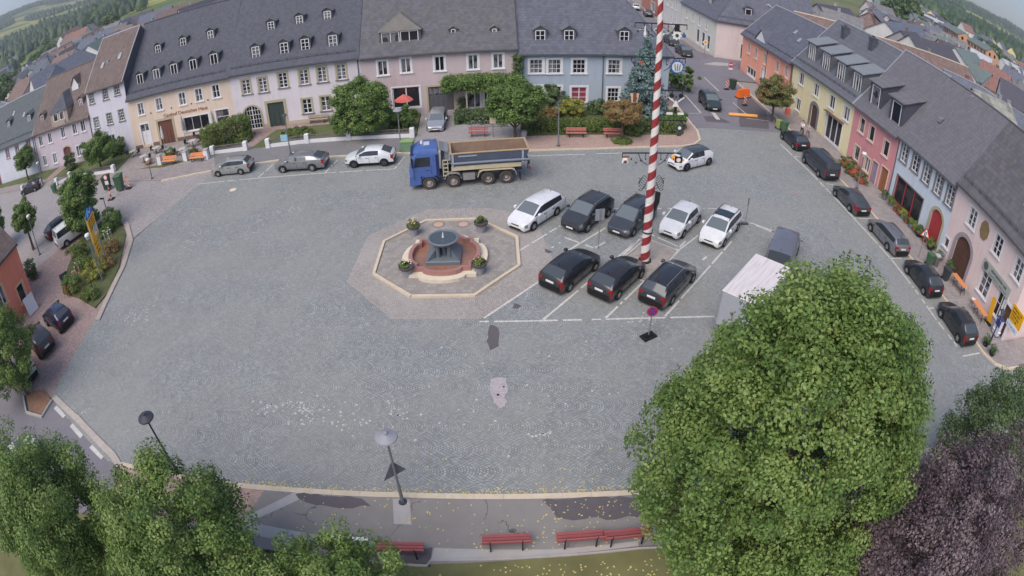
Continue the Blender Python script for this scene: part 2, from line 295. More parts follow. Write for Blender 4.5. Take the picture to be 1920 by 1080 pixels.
# ---------------------------------------------------------------- row houses
def house(label,AB,yr,wallm,roofm,ops,dorm=(),name='row_house',frame=None,trim=None,sw=.14,grid=(2,1),sillm=None,hipR=0.,hipL=0.,verge=None,gut=True,pipes=(),chim=(),oh=.38,surround=True,sky=(),vents=(),plinth=None,dmat=None,drmat=None,sdep=None,guard=True,text=None,back=True,dwin=None):
    A,B,ze,tn=AB; A=Vector(A);B=Vector(B); u=(B-A).normalized(); L=(B-A).length
    root=thing(name,label,'house',(A.x,A.y,0),math.atan2(u.y,u.x))
    D=2*yr; zr=ze+yr*tn; frame=frame or M['white']; trim=trim or M['white']
    holes=[]
    for o in ops:
        (x,z),w,h=o[1],o[2],o[3]
        if o[0] in('door','shop','gate','arch','archwin'): z0=max(.02,z-h/2); holes.append((x-w/2,x+w/2,z0,z+h/2))
        else: holes.append((x-w/2,x+w/2,z-h/2,z+h/2))
    W=MB(); e=.006
    holewall(W,L,-.3,ze,holes)
    for o,hh in zip(ops,holes):
        if o[0] in('arch','archwin'): archfill(W,hh[0],hh[1],hh[3],o[4] if len(o)>4 and o[4] else (hh[1]-hh[0])/2*.95,.0,.22)
    W.poly([(e,D,-.3),(L-e,D,-.3),(L-e,D,ze),(e,D,ze)][::-1])
    for x,hp in ((e,hipL),(L-e,hipR)):
        if hp: W.poly([(x,0,-.3),(x,D,-.3),(x,D,ze),(x,0,ze)])
        else: W.poly([(x,0,-.3),(x,D,-.3),(x,D,ze),(x,yr,zr),(x,0,ze)])
    W.build('wall',wallm,root)
    if plinth:
        P=MB(); hx=sorted((h[0]-.22,h[1]+.22) for h in holes if h[2]<.6); c=.02
        for a,b in hx+[(L-.02,L)]:
            if a-c>.1: P.box(c,a,-.03,.0,-.3,.55)
            c=max(c,b)
        P.build('plinth',plinth,root)
    for o,hh in zip(ops,holes):
        ty=o[0]; x0,x1,z0,z1=hh; w,h=x1-x0,z1-z0; xc=(x0+x1)/2; ex=o[5] if len(o)>5 else {}
        if ty=='win':
            windowset(root,xc,z0,w,h,ex.get('frame',frame),ex.get('trim',trim),ex.get('sw',sw),o[4] if len(o)>4 and o[4] else grid,sill=ex.get('sill',True),surround=ex.get('surround',surround),pane=ex.get('pane'),sillmat=sillm)
        elif ty=='archwin':
            g=windowset(root,xc,z0,w,h,frame,trim,grid=(6,5),sill=True,surround=False,rec=.16)
            archtrim(x0,x1,z0,z1,w/2*.95,.2).build('arch_surround',trim,root)
        elif ty in('door','gate'):
            dm=ex.get('m',M['wood']); d=MB(); d.box(x0+.002,x1-.002,.12,.17,z0,z1-.002); n=max(2,round(w/.55))
            for i in range(n): d.box(x0+w*i/n+.05,x0+w*(i+1)/n-.05,.085,.12,z0+.12,z0+h*.62)
            o2=d.build('door',dm,root)
            if ex.get('light'): 
                g=MB()
                for i in range(n): g.box(x0+w*i/n+.07,x0+w*(i+1)/n-.07,.08,.118,z0+h*.67,z1-.1)
                g.build('pane',M['pane'],o2)
            MB().cyl((x0+w*.5+.06,.02,z0+1.05),(x0+w*.5+.06,.085,z0+1.05),.03).build('handle',M['chrome'],o2)
            s=MB(); p=-.04; t=ex.get('tw',.2)
            s.box(x0-t,x0,p,.05,z0,z1+t).box(x1,x1+t,p,.05,z0,z1+t).box(x0,x1,p,.05,z1,z1+t)
            s.build('surround',ex.get('trim',trim),o2)
        elif ty=='arch':
            dm=ex.get('m',M['wood']); d=MB(); d.box(x0+.002,x1-.002,.14,.2,z0,z1-.002); n=max(2,round(w/.3))
            for i in range(n): d.box(x0+w*i/n+.015,x0+w*(i+1)/n-.015,.115,.14,z0+.05,z1-w*.3)
            o2=d.build('door',dm,root); archtrim(x0,x1,z0,z1,o[4] or w/2*.95,ex.get('tw',.28)).build('arch_surround',ex.get('trim',trim),o2)
        elif ty=='shop':
            n=ex.get('n',3); f=MB(); fm=ex.get('m',M['white'])
            for i in range(n+1):
                c=x0+w*i/n; c=min(max(c,x0+.06),x1-.06); f.box(c-.06,c+.06,.08,.16,z0,z1)
            f.box(x0,x1,.09,.15,z1-.1,z1).box(x0,x1,.09,.15,z0,z0+ex.get('base',.35))
            o2=f.build('shop_window',fm,root); MB().poly([(x0,.15,z0),(x1,.15,z0),(x1,.15,z1),(x0,.15,z1)]).build('pane',ex.get('pane',M['shoppane']),o2)
            s=MB(); t=.12; s.box(x0-t,x0,-.03,.04,z0,z1+t).box(x1,x1+t,-.03,.04,z0,z1+t).box(x0,x1,-.03,.04,z1,z1+t); s.build('surround',ex.get('trim',trim),o2)
            if ex.get('canopy'): MB().box(x0-.25,x1+.25,-.45,.0,z1+.2,z1+.28).build('canopy',ex['canopy'],root)
    # roof
    T=.16; yo=-oh; zo=ze-oh*tn; R=MB(); g=.008
    rl=(hipL if hipL else g); rr=(L-hipR if hipR else L-g); el=-oh if hipL else g; er=L+oh if hipR else L-g
    def slab(pts):
        n=len(pts); R.add([*pts,*[(x,y,z-T) for x,y,z in pts]],[tuple(range(n)),tuple(range(2*n-1,n-1,-1))]+[(i,n+i,n+(i+1)%n,(i+1)%n) for i in range(n)])
    zt=T*1.15
    F=[(el,yo,zo+zt),(er,yo,zo+zt),(rr,yr,zr+zt),(rl,yr,zr+zt)]
    slab(F); slab([(er,D+oh,zo+zt),(el,D+oh,zo+zt),(rl,yr,zr+zt),(rr,yr,zr+zt)])
    if hipR: slab([(er,yo,zo+zt),(er,D+oh,zo+zt),(rr,yr,zr+zt)])
    if hipL: slab([(el,D+oh,zo+zt),(el,yo,zo+zt),(rl,yr,zr+zt)])
    roof=R.build('roof',roofm,root)
    rc=MB().cyl((rl+.02,yr,zr+zt),(rr-.02,yr,zr+zt),.11,n=8)
    if hipR: rc.cyl((er,yo,zo+zt),(rr,yr,zr+zt),.09,n=6).cyl((er,D+oh,zo+zt),(rr,yr,zr+zt),.09,n=6)
    rc.build('ridge_cap',verge or roofm,roof)
    if verge:
        for x,hp in ((el,hipL),(er,hipR)):
            if hp: continue
            v=MB(); x_=x+(.13 if x<L/2 else -.13)
            for p,q in (((yo,zo),(yr,zr)),((D+oh,zo),(yr,zr))):
                a,b=min(x,x_),max(x,x_); v.poly([(a,p[0],p[1]+zt+.05),(b,p[0],p[1]+zt+.05),(b,q[0],q[1]+zt+.05),(a,q[0],q[1]+zt+.05)]); 
                v.poly([(x_,p[0],p[1]+zt+.05),(x_,q[0],q[1]+zt+.05),(x_,q[0],q[1]+zt-.02),(x_,p[0],p[1]+zt-.02)])
            v.build('verge_trim',verge,roof)
    if gut:
        gm=MB(); gy=yo-.07; gz=zo+zt-.16
        for i in range(6):
            a0=PI+PI*i/6; a1=PI+PI*(i+1)/6; r=.085
            gm.poly([(el,gy+r*math.cos(a0),gz+.06+r*math.sin(a0)),(er,gy+r*math.cos(a0),gz+.06+r*math.sin(a0)),(er,gy+r*math.cos(a1),gz+.06+r*math.sin(a1)),(el,gy+r*math.cos(a1),gz+.06+r*math.sin(a1))])
        gm.build('gutter',M['pipe'],roof)
    for x in pipes: MB().cyl((x,-.07,0),(x,-.07,zo+zt-.2),.055,n=8).cyl((x,-.07,zo+zt-.2),(x,yo-.05,zo+zt-.1),.05,n=8).build('downpipe',M['pipe'],root)
    if guard:
        gd=MB(); t0=.55
        y_=yo+t0; z_=zo+t0*tn+zt
        for q in (.12,.26): gd.cyl((el+.3,y_-.04,z_+q),(er-.3,y_-.04,z_+q),.018,n=4)
        k=el+.4
        while k<er-.2: gd.box(k-.02,k+.02,y_-.06,y_-.03,z_-.02,z_+.3); k+=1.1
        gd.build('snow_guard',M['dsteel'],roof)
    for c in chim:
        x,y,h,m=c; zc=ze+min(y,D-y)*tn; k=MB(); k.box(x-.4,x+.4,y-.4,y+.4,zc-.3,zc+h).box(x-.46,x+.46,y-.46,y+.46,zc+h,zc+h+.1).cyl((x-.15,y,zc+h+.1),(x-.15,y,zc+h+.35),.12).cyl((x+.18,y,zc+h+.1),(x+.18,y,zc+h+.35),.12)
        k.build('chimney',m,roof)
    for x,z,w,h in sky:
        y=(z-ze)/tn; s=MB(); dy=h/math.hypot(1,tn); dz=dy*tn
        s.add([(x-w/2,y,z+zt+.02),(x+w/2,y,z+zt+.02),(x+w/2,y+dy,z+dz+zt+.02),(x-w/2,y+dy,z+dz+zt+.02),(x-w/2,y-.06,z+zt+.12),(x+w/2,y-.06,z+zt+.12),(x+w/2,y+dy-.06,z+dz+zt+.12),(x-w/2,y+dy-.06,z+dz+zt+.12)],[(4,5,6,7),(0,1,5,4),(1,2,6,5),(2,3,7,6),(3,0,4,7)])
        s.build('skylight',M['zinc'],roof)
    for x,z in vents:
        y=(z-ze)/tn; MB().add([(x-.22,y,z+zt),(x+.22,y,z+zt),(x+.22,y+.1,z+zt+.34),(x-.22,y+.1,z+zt+.34),(x-.22,y+.5,z+zt+.5*tn),(x+.22,y+.5,z+zt+.5*tn),(x-.12,y+.36,z+zt+.5*tn),(x+.12,y+.36,z+zt+.5*tn)],[(0,1,2,3),(3,2,5,4),(0,3,4),(1,5,2)]).build('roof_vent',M['grey'],roof)
    # dormers
    dmat=dmat or roofm; drmat=drmat or roofm
    for d in dorm:
        st,(x,z),w,h=d[0],d[1],d[2],d[3]; zb=z; yf=(zb-ze)/tn-.05; m=.42 if st=='shed' else .18; x0,x1=x-w/2-m,x+w/2+m; zt_=zb+h+(.3 if st=='shed' else .16); zbot=zb-.55
        yfb=yf
        def yroof(zz): return (zz-ze)/tn
        Bd=MB()
        b=MB()
        holew=[(x-w/2,x+w/2,zb,zb+h)]
        xs=[x0,x-w/2,x+w/2,x1]; zs=[zbot,zb,zb+h,zt_]
        for i in range(3):
            for k in range(3):
                if i==1 and k==1: continue
                b.poly([(xs[i],yf,zs[k]),(xs[i+1],yf,zs[k]),(xs[i+1],yf,zs[k+1]),(xs[i],yf,zs[k+1])])
        ss=.28 if st=='shed' else 0.
        if st=='shed':
            dep=(zt_-(ze+yf*tn))/(tn-ss); zbk=zt_+ss*dep
        else: dep=(zt_-(ze+yf*tn))/tn; zbk=zt_
        yb=yf+dep+.3
        for xx in (x0,x1): b.poly([(xx,yf,zbot),(xx,yb,zbk),(xx,yf,zt_)])
        rp=MB(); o_=.14
        if st=='shed':
            o_=.22; t=.1; P=[(x0-o_,yf-.3,zt_-.3*ss),(x1+o_,yf-.3,zt_-.3*ss),(x1+o_,yb,zt_+ss*(yb-yf)),(x0-o_,yb,zt_+ss*(yb-yf))]
            rp.add([*P,*[(a,bb,c+t) for a,bb,c in P]],[(0,3,2,1),(4,5,6,7),(0,1,5,4),(1,2,6,5),(2,3,7,6),(3,0,4,7)])
        elif st=='gable' or st=='hip':
            rh=(x1-x0)/2*(.6 if st=='gable' else .75); zp=zt_+rh; ybp=yroof(zp)+.25; yhf=yf-.15 if st=='gable' else yf+rh*.9
            a,bq=(x0-o_,yf-.15,zt_-.1),(x1+o_,yf-.15,zt_-.1); r0=(x,yhf,zp); r1=(x,ybp,zp); a2=(x0-o_,yroof(zt_-.1)+.25,zt_-.1); b2=(x1+o_,yroof(zt_-.1)+.25,zt_-.1)
            rp.poly([a,r0,r1,a2]); rp.poly([bq,b2,r1,r0])
            t=.07; dn=lambda p:(p[0],p[1],p[2]-t)
            rp.poly([a,dn(a),dn(r0),r0]); rp.poly([r0,dn(r0),dn(bq),bq]); rp.poly([dn(a),dn(a2),dn(r1),dn(r0)]); rp.poly([dn(bq),dn(r0),dn(r1),dn(b2)]); rp.poly([a,a2,dn(a2),dn(a)]); rp.poly([bq,dn(bq),dn(b2),b2])
            if st=='gable': b.poly([(x0,yf,zt_),(x1,yf,zt_),(x,yf,zp-.02)])
            else: rp.poly([a,bq,r0])
        bo=b.build('dormer',d[5] if len(d)>5 and d[5] else dmat,root); rp.build('dormer_roof',d[6] if len(d)>6 and d[6] else drmat,bo)
        nw=d[4] if len(d)>4 and d[4] else (1,(2,1)); cnt,gr=nw; fw=w/cnt; dm=dwin or frame
        for c in range(cnt):
            xa=x-w/2+fw*c+(.05 if cnt>1 else 0); xb=x-w/2+fw*(c+1)-(.05 if cnt>1 else 0)
            f=MB(); y0=yf-.03; y1=yf+.05; bb=.075
            f.box(xa,xa+bb,y0,y1,zb,zb+h).box(xb-bb,xb,y0,y1,zb,zb+h).box(xa+bb,xb-bb,y0,y1,zb,zb+bb).box(xa+bb,xb-bb,y0,y1,zb+h-bb,zb+h)
            for i in range(1,gr[0]):
                q=xa+(xb-xa)*i/gr[0]; f.box(q-.035,q+.035,y0+.01,y1,zb+bb,zb+h-bb)
            for k in range(1,gr[1]):
                q=zb+h*k/gr[1]; f.box(xa+bb,xb-bb,y0+.015,y1-.01,q-.02,q+.02)
            f.poly([(xa,yf+.04,zb),(xb,yf+.04,zb),(xb,yf+.04,zb+h),(xa,yf+.04,zb+h)],1)
            f.build('dormer_window',[dm,M['pane']],bo)
    if text: 
        for tx in text: lettering(tx[0],root,tx[1],tx[2],tx[3],y=-.03,rot=tx[4] if len(tx)>4 else 0)
    root['L']=L; return root
def faint(parent,x0,x1,z,h,m,y,name='lettering'):
    """a line of writing too small and worn to read: uneven strokes"""
    rr=random.Random(int(x0*91+z*17)); b=MB(); x=x0
    while x<x1-.05:
        w=h*rr.uniform(.35,.6)
        if rr.random()<.12: x+=w; continue
        k=rr.random(); t=h*.14
        b.box(x,x+t,y-.01,y,z-h*.5,z+h*(.5 if k<.6 else .2))
        if k<.75: b.box(x+t,x+w-t,y-.01,y,z+h*.0,z+h*.12)
        if k>.3: b.box(x+w-t,x+w,y-.01,y,z-h*.5,z+h*.2)
        x+=w+h*.16
    return b.build(name,m,parent)
def lettering(body,parent,xz,size,m,y=-.03,rot=0,name='lettering',align='CENTER'):
    c=bpy.data.curves.new(name,'FONT'); c.body=body; c.size=size; c.extrude=.012; c.align_x=align; c.align_y='CENTER'
    tmp=bpy.data.objects.new(name,c); COL.objects.link(tmp); bpy.context.view_layer.update()
    me=bpy.data.meshes.new_from_object(tmp.evaluated_get(bpy.context.evaluated_depsgraph_get())); bpy.data.objects.remove(tmp)
    o=bpy.data.objects.new(name,me); COL.objects.link(o); me.materials.clear(); me.materials.append(m); o.parent=parent
    o.location=(xz[0],y,xz[1]); o.rotation_euler=(PI/2,rot,0); return o
tile2=roofmat('dark_pantiles',(98,95,100),.34,.34,.2,moss=.25)
M['shoppane']=glassmat('shop_pane',(44,44,50),.06)
M['winered']=glassmat('red_blind_pane',(150,66,84),.3)
WM=lambda n,c,**k: wallmat('render_'+n,c,**k)
dslate=mat('dormer_slate',(108,112,112),.7,.14,3)
slate=roofmat('slate_dark',(86,88,98),.3,.2,.16); slate2=roofmat('slate_blue_grey',(98,100,112),.4,.26,.18); slate3=roofmat('slate_weathered',(99,98,104),.36,.24,.2,moss=.28); brownroof=roofmat('brown_tiles',(112,98,95),.25,.3,.22,moss=.15); tile=roofmat('grey_concrete_tiles',(112,110,116),.27,.27,.13,moss=.12); fibre=roofmat('grey_fibre_sheets',(104,106,114),.6,.45,.1); greenslate=roofmat('green_grey_slate',(92,98,102),.3,.2,.15)
V=lambda c,w,h,*e:('win',c,w,h,*e)
# -- back row, left to right
H1=house('light blue house with red framed upper windows at the far left of the row',((-85.00,58.50),(-65.24,58.50),6.10,1.00),5.5,WM('lightblue',(206,208,220)),greenslate,
 [V(c,.95,1.45) for c in ((11.20,4.65),(14.38,4.64),(17.92,4.68))]+[V((2.5,4.7),.95,1.45),V((5.5,4.7),.95,1.45),V((3,1.6),1,1.4),('door',(6.5,1.1),1.1,2.2)],
 [('gable',(10.62,8.16),.9,1.1,(1,(2,2))),('gable',(17.46,7.81),.9,1.1,(1,(3,1)))],trim=mat('rose_trim',(168,110,120),.8,.1),verge=M['zinc'],pipes=(19.4,),sky=[(11,9.4,.6,.8),(15,8.6,.6,.8)])
H2=house('pale mauve house with brown roof and a stone gabled bay above its eaves',((-65.24,58.50),(-51.71,58.50),6.20,1.12),5.5,WM('mauve',(200,188,198)),brownroof,
 [V(c,.85,1.5) for c in ((1.63,4.70),(4.02,4.72),(7.32,4.87),(10.00,4.89),(11.84,4.91),(1.65,1.60),(4.24,1.53),(9.96,1.63),(11.94,1.65))]+[('arch',(7.46,1.37),1.6,2.7,.35,dict(m=mat('oxblood_door',(116,70,70),.6,.1),trim=M['sand'],tw=.2))],
 [('gable',(2.12,7.19),.75,1.0,(1,(2,2))),('gable',(11.26,7.46),.75,1.0,(1,(2,2)))],pipes=(.1,13.4),verge=None,guard=False)
bay=MB(); cx=7.2; bay.box(cx-2,cx+2,-.15,3.2,5.95,8.1); bay.box(cx-1.3,cx+1.3,-.28,-.15,5.9,6.7)
bay_o=bay.build('stone_bay',mat('bay_sandstone',(168,150,140),.9,.2,4,bump=.3),H2)
rb=MB(); 
rb.add([(cx-2.2,-.4,8.1),(cx+2.2,-.4,8.1),(cx+2.2,4,8.1),(cx-2.2,4,8.1),(cx,1.6,10.2),(cx,5.2,10.2)],[(0,1,4),(1,2,5,4),(3,0,4,5),(0,3,2,1)]); rb.build('bay_roof',slate,bay_o)
for q in (-.75,.75):
    f=MB(); f.box(cx+q-.55,cx+q+.55,-.2,-.16,6.75,8.0,0); f.box(cx+q-.42,cx+q+.42,-.215,-.2,6.86,7.9,1); f.build('bay_window',[M['white'],M['pane']],bay_o)
q_=(8.85,9.60); fg=MB(); x_,z_=q_; y_=(z_-6.2)/1.12
fg.add([(x_-.7,y_-.1,z_-.6),(x_+.7,y_-.1,z_-.6),(x_+.7,y_-.1,z_+.9),(x_,y_-.1,z_+1.9),(x_-.7,y_-.1,z_+.9),(x_-.7,y_+1.3,z_+.9),(x_+.7,y_+1.3,z_+.9)],[(0,1,2,3,4),(1,6,2),(0,4,5)]); fo_=fg.build('parapet_gable',M['white'],H2)
fg=MB(); fg.add([(x_-.85,y_-.3,z_+.78),(x_,y_-.3,z_+2.05),(x_+.85,y_-.3,z_+.78),(x_-.85,y_+1.6,z_+.78),(x_,y_+2.6,z_+2.05),(x_+.85,y_+1.6,z_+.78)],[(0,1,4,3),(1,2,5,4)]); fg.build('gable_roof',brownroof,fo_)
H3=house('tall narrow white house with brown roof beside the beige inn',((-51.71,58.50),(-44.54,58.50),9.40,1.00),5.5,WM('white_left',(212,208,220)),brownroof,
 [V(c,.95,1.5,(3,4)) for c in ((0.96,8.26),(3.64,8.26),(5.81,8.40),(1.11,4.83),(3.64,4.90),(5.83,4.96))]+[V((3.35,2.09),1,1.2,(2,2)),('door',(1.18,2.20),1.5,2.4,None,dict(m=M['grey']))],
 trim=mat('pale_green_trim',(176,184,170),.8,.1),sw=.1,sillm=M['sill'],verge=M['zinc'],vents=[(3,11.6),(5,11.9)],guard=False,sky=[(2.2,11.2,.5,.9),(5.2,11.6,.5,.9)])
l_=H3['L']+.012; MB().poly([(l_,0,6.5),(l_,11,6.5),(l_,11,9.4),(l_,5.5,14.9),(l_,0,9.4)]).build('slate_cladding',slate,H3)
beige=WM('beige',(222,202,184))
H4=house('beige inn with gothic lettering on its front and eight small dormers',((-44.54,58.50),(-29.90,59.34),6.90,1.12),7.,beige,slate,
 [V(c,.85,1.5,(2,2)) for c in ((1.98,5.08),(4.83,5.13),(8.21,5.15),(10.50,5.19),(12.78,5.23))]+[V((9.56,1.95),3.4,1.7,(3,1)),V((13.11,2.14),1.7,1.7,(1,2)),('door',(2.03,1.79),1.25,2.6,None,dict(m=M['white'],light=1)),('door',(5.17,1.52),2.1,3.0,None,dict(m=mat('inn_door',(112,72,62),.6,.15),trim=M['sand'],tw=.28))],
 [('gable',p,.95,1.3,(1,(2,1))) for p in ((2.04,7.98),(4.59,8.03),(7.18,8.07),(9.88,8.05),(12.65,8.14))]+[('gable',p,.78,1.05,(1,(2,2))) for p in ((3.86,10.83),(7.64,10.85),(11.48,10.88))],
 drmat=dslate,verge=None,plinth=mat('dark_plinth',(120,104,98),.9,.15),text=[('Gasthof Deutsches Haus',(8.26,3.55),.62,mat('rust_lettering',(150,86,60),.7))])
for q in ((3.39,4.28),(6.52,4.33),(9.32,4.35),(11.57,4.41)): MB().cyl((q[0],-.05,q[1]),(q[0],.0,q[1]),.09).build('wall_lamp',M['dsteel'],H4)
H5=house('white house with sandstone window surrounds, arched window and dark double door',((-29.90,59.34),(-15.09,60.16),7.00,1.10),7.,WM('white_mid',(216,208,214)),slate,
 [V(c,.95,1.65,(2,4)) for c in ((1.91,5.11),(3.91,5.04),(6.28,5.24),(8.66,5.28),(10.68,5.31),(12.78,5.36))]+[V((8.60,1.99),1.0,1.6,(2,3)),V((10.68,2.05),1.0,1.6,(2,3)),('archwin',(2.12,1.47),2.0,2.7),('door',(4.99,1.39),1.9,3.0,None,dict(m=mat('dark_green_door',(60,72,70),.5,.15),trim=M['sand'],tw=.3))],
 [('gable',p,.92,1.3,(1,(2,3))) for p in ((3.26,8.05),(6.61,7.96),(8.97,8.02),(12.01,8.02))]+[('gable',p,.78,1.0,(1,(2,3))) for p in ((4.60,10.53),(7.93,10.65),(11.09,10.72))],
 drmat=dslate,trim=M['sand'],sw=.2,sillm=M['sill'],pipes=(14.6,),plinth=mat('pale_plinth',(188,172,156),.9,.12))
H6=house('mauve grey house with mossy roof, wide twin dormer and dark entrance gate',((-15.09,60.16),(0.99,61.06),6.90,1.10),7.,WM('mauvegrey',(196,180,182)),slate3,
 [V(c,.95,1.55,(2,1)) for c in ((2.32,5.33),(4.73,5.41),(8.17,5.35),(11.57,5.32),(14.11,5.33))]+[('shop',(4.53,1.86),2.9,2.4,None,dict(n=2,base=.2)),('gate',(8.13,1.54),2.6,2.7,None,dict(m=mat('grey_gate',(92,92,98),.5,.12),light=1,trim=M['sand'])),V((11.60,1.34),1.7,2.0,(2,1)),V((12.92,1.27),1.2,1.8,(2,1))],
 [('hip',(4.23,7.80),3.9,1.2,(2,(2,1))),('gable',(9.67,8.29),.45,.45,(1,(1,1))),('gable',(13.84,8.17),.45,.45,(1,(1,1)))],
 sw=.2,dmat=slate3,drmat=mat('hip_dormer_slate',(116,112,108),.8,.2,2),guard=False)
H7=house('pale blue house with white framed windows and dark hipped slate roof',((0.99,61.06),(17.06,61.95),6.30,1.10),7.,WM('paleblue',(171,181,195)),slate2,
 [V(c,1.3,1.5,(3,3)) for c in ((1.88,4.64),(3.77,4.61),(6.32,4.60),(10.04,4.61))]+[V((1.90,1.63),1.4,1.6,(3,3)),V((3.79,1.59),1.4,1.6,(3,3)),V((6.39,1.45),1.6,1.7,(2,3),dict(pane=M['winered'])),V((10.06,1.46),1.2,1.5,(3,3))],
 [('gable',p,1.0,1.15,(1,(2,2))) for p in ((2.38,7.24),(5.35,7.23),(11.18,7.24))],
 drmat=dslate,sw=.22,pipes=(8.85,),hipR=6.2,guard=False)
# -- right row, far to near
H8=house('orange red house on the side street corner with shop window',((33.80,82.87),(33.80,65.60),5.90,0.95),5.,WM('orange',(236,166,142)),slate2,
 [V(c,.9,1.5,(2,1)) for c in ((2.73,3.94),(5.42,3.90),(8.73,3.93),(12.86,4.04),(15.70,4.16))]+[('shop',(4.32,0.22),3.4,2.4,None,dict(n=3)),('door',(8.67,1.29),1.6,2.5,None,dict(m=M['white'])),V((13.6,1.6),1,1.4)],
 trim=mat('peach_trim',(232,196,178),.8,.08),verge=M['zinc'],pipes=(9.3,17.1),sky=[(11.5,8.4,.5,.7),(14,7.8,.5,.7)],oh=.45)
cg=MB(); cg.add([(4.2,-.05,5.4),(9.4,-.05,5.4),(6.8,-.05,7.6),(6.8,2.2,7.6),(4.2,.05,5.4),(9.4,.05,5.4)],[(0,1,2)],0); cg.add([(4.0,-.2,5.35),(6.8,-.2,7.75),(6.8,2.4,7.75),(3.9,.1,5.4)],[(0,1,2,3)],1); cg.add([(9.6,-.2,5.35),(6.8,-.2,7.75),(6.8,2.4,7.75),(9.7,.1,5.4)],[(0,3,2,1)],1)
cg.build('cross_gable',[H8.children[0].data.materials[0],slate2],H8)
H9=house('yellow house with four flat topped dormers and arched stone doorway',((33.80,65.60),(33.80,50.22),6.20,1.05),6.,WM('yellow',(236,224,182)),fibre,
 [V(c,1.15,1.45,(2,1)) for c in ((2.71,4.57),(6.69,4.49),(10.62,4.44),(13.96,4.39),(2.71,1.30))]+[('arch',(6.95,1.26),1.6,3.0,.5,dict(m=mat('dark_wood_door',(84,66,66),.6,.15),trim=M['greystone'],tw=.4)),('shop',(11.74,1.50),3.6,3.0,None,dict(n=3,canopy=mat('brown_canopy',(118,92,80),.7)))],
 [('shed',p,1.6,1.95,(1,(3,1))) for p in ((3.05,7.16),(6.80,7.09),(10.53,7.01),(14.08,7.02))],
 verge=M['zinc'],pipes=(.12,),chim=[(4.3,4.6,1.3,slate),(10.3,4.9,1.3,slate)],drmat=mat('flat_dormer_felt',(126,130,136),.7,.12,2))
H10=house('narrow red house with two large shed dormers',((33.80,50.22),(33.80,41.61),6.20,1.12),6.,WM('redhouse',(218,150,152)),tile,
 [V(c,.95,1.5,(1,1)) for c in ((1.90,4.43),(3.87,4.41),(6.77,4.15))]+[V((1.88,1.43),1,1.5,(1,1)),V((4.11,1.25),1,1.4,(2,1)),('door',(7.40,1.13),1.2,2.6,None,dict(m=mat('chestnut_door',(156,104,70),.6,.15),tw=.12)),('door',(5.62,1.07),1.0,2.3,None,dict(m=mat('mauve_door',(158,146,170),.6),tw=.1))],
 [('shed',p,1.55,2.1,(1,(1,1)),mat('dormer_cheek_slate',(78,78,90),.7,.1)) for p in ((2.75,6.88),(6.83,6.75))],
 verge=M['zinc'],trim=mat('rosy_cream_trim',(226,206,186),.8,.08),guard=False)
lb=WM('shopblue',(206,214,224))
H11=house('pale blue grey shop house with red shopfront and arched red doorway',((33.80,41.61),(33.80,31.95),6.50,1.10),5.8,lb,tile,
 [V(c,1.0,1.85,(2,4)) for c in ((1.22,5.19),(3.19,5.26),(5.07,5.15),(7.03,5.13),(8.90,5.13))]+[('shop',(3.19,1.41),4.6,2.9,None,dict(n=3,m=mat('red_shopfront',(152,62,62),.5,.12),base=.5)),('arch',(7.96,1.59),1.8,3.2,None,dict(m=mat('red_arch_door',(172,62,62),.6,.12),trim=M['sand']))],
 trim=M['greystone'],sw=.2,sillm=M['greystone'],guard=False,pipes=(.15,))
pk=WM('pink',(228,206,202))
H12=house('pink corner house with round arched gate, octagonal wall plaque and shop signs',((33.80,31.95),(33.80,21.19),6.90,1.03),5.8,pk,tile2,
 [V(c,1.0,1.5,(2,3)) for c in ((2.70,5.11),(6.55,5.15),(9.59,5.19))]+[('arch',(2.71,1.61),2.3,3.4,None,dict(m=mat('dark_arched_gate',(96,66,54),.7,.2),trim=mat('mauve_stone',(164,150,156),.85,.15),tw=.35)),V((0.40,1.53),.6,.8,(1,1)),V((6.50,1.91),1.3,1.9,(2,3)),V((8.98,1.84),1.1,2.0,(2,2)),('door',(10.0,1.3),1.1,2.4,None,dict(m=M['wood']))],
 frame=M['white'],sw=.16,verge=None,vents=[(-6.57,9.06),(-5.52,12.21)],guard=True,sky=[(7.2,8.6,.5,.7)])
p=(4.55,5.18); o8=MB(); o8.prism([(.62*math.cos(PI/8+k*PI/4),.78*math.sin(PI/8+k*PI/4)) for k in range(8)],0,.05); o8.M=None
pl=o8.build('wall_plaque',mat('bronze_plaque',(150,128,92),.5,.2,5,metal=.3),H12); pl.location=(p[0],-.005,p[1]); pl.rotation_euler=(PI/2,0,0)
a,b=(5.63,3.34),(9.64,3.04)
sg=MB(); sg.box(a[0],b[0],-.16,-.02,(a[1]+b[1])/2-.42,(a[1]+b[1])/2+.42); sgo=sg.build('shop_sign_board',mat('grey_green_sign',(168,172,164),.5,.06),H12)
zc=(a[1]+b[1])/2
MB().cyl((a[0]+.45,-.19,zc),(a[0]+.45,-.161,zc),.3,n=18).build('sign_emblem',mat('emblem_dark',(88,92,90),.5),sgo)
faint(sgo,a[0]+1.2,b[0]-.5,zc+.13,.26,M['dsteel'],-.165); faint(sgo,a[0]+1.0,b[0]-1.6,zc-.2,.2,M['grey'],-.165); faint(sgo,b[0]-1.4,b[0]-.35,zc-.22,.12,M['dsteel'],-.165)
yb=MB(); p=(11.31,2.52); yb.box(p[0]-.8,p[0]+.8,-.1,-.02,p[1]-.6,p[1]+.6); ybo=yb.build('yellow_shop_sign',M['yellow'],H12)
[faint(ybo,p[0]-.65,p[0]+.6-.1*k,p[1]+.38-.25*k,.14,M['black'],-.105) for k in range(4)]
wb=MB(); wb.box(p[0]-.9,p[0]+.7,-.09,-.02,p[1]-1.15,p[1]-.72); faint(wb.build('white_shop_sign',M['white'],H12),p[0]-.75,p[0]+.5,p[1]-.93,.2,M['blue'],-.095)

faint(H11,(1.23,3.17)[0],(5.06,3.24)[0],4.0,.34,M['white'],-.004)
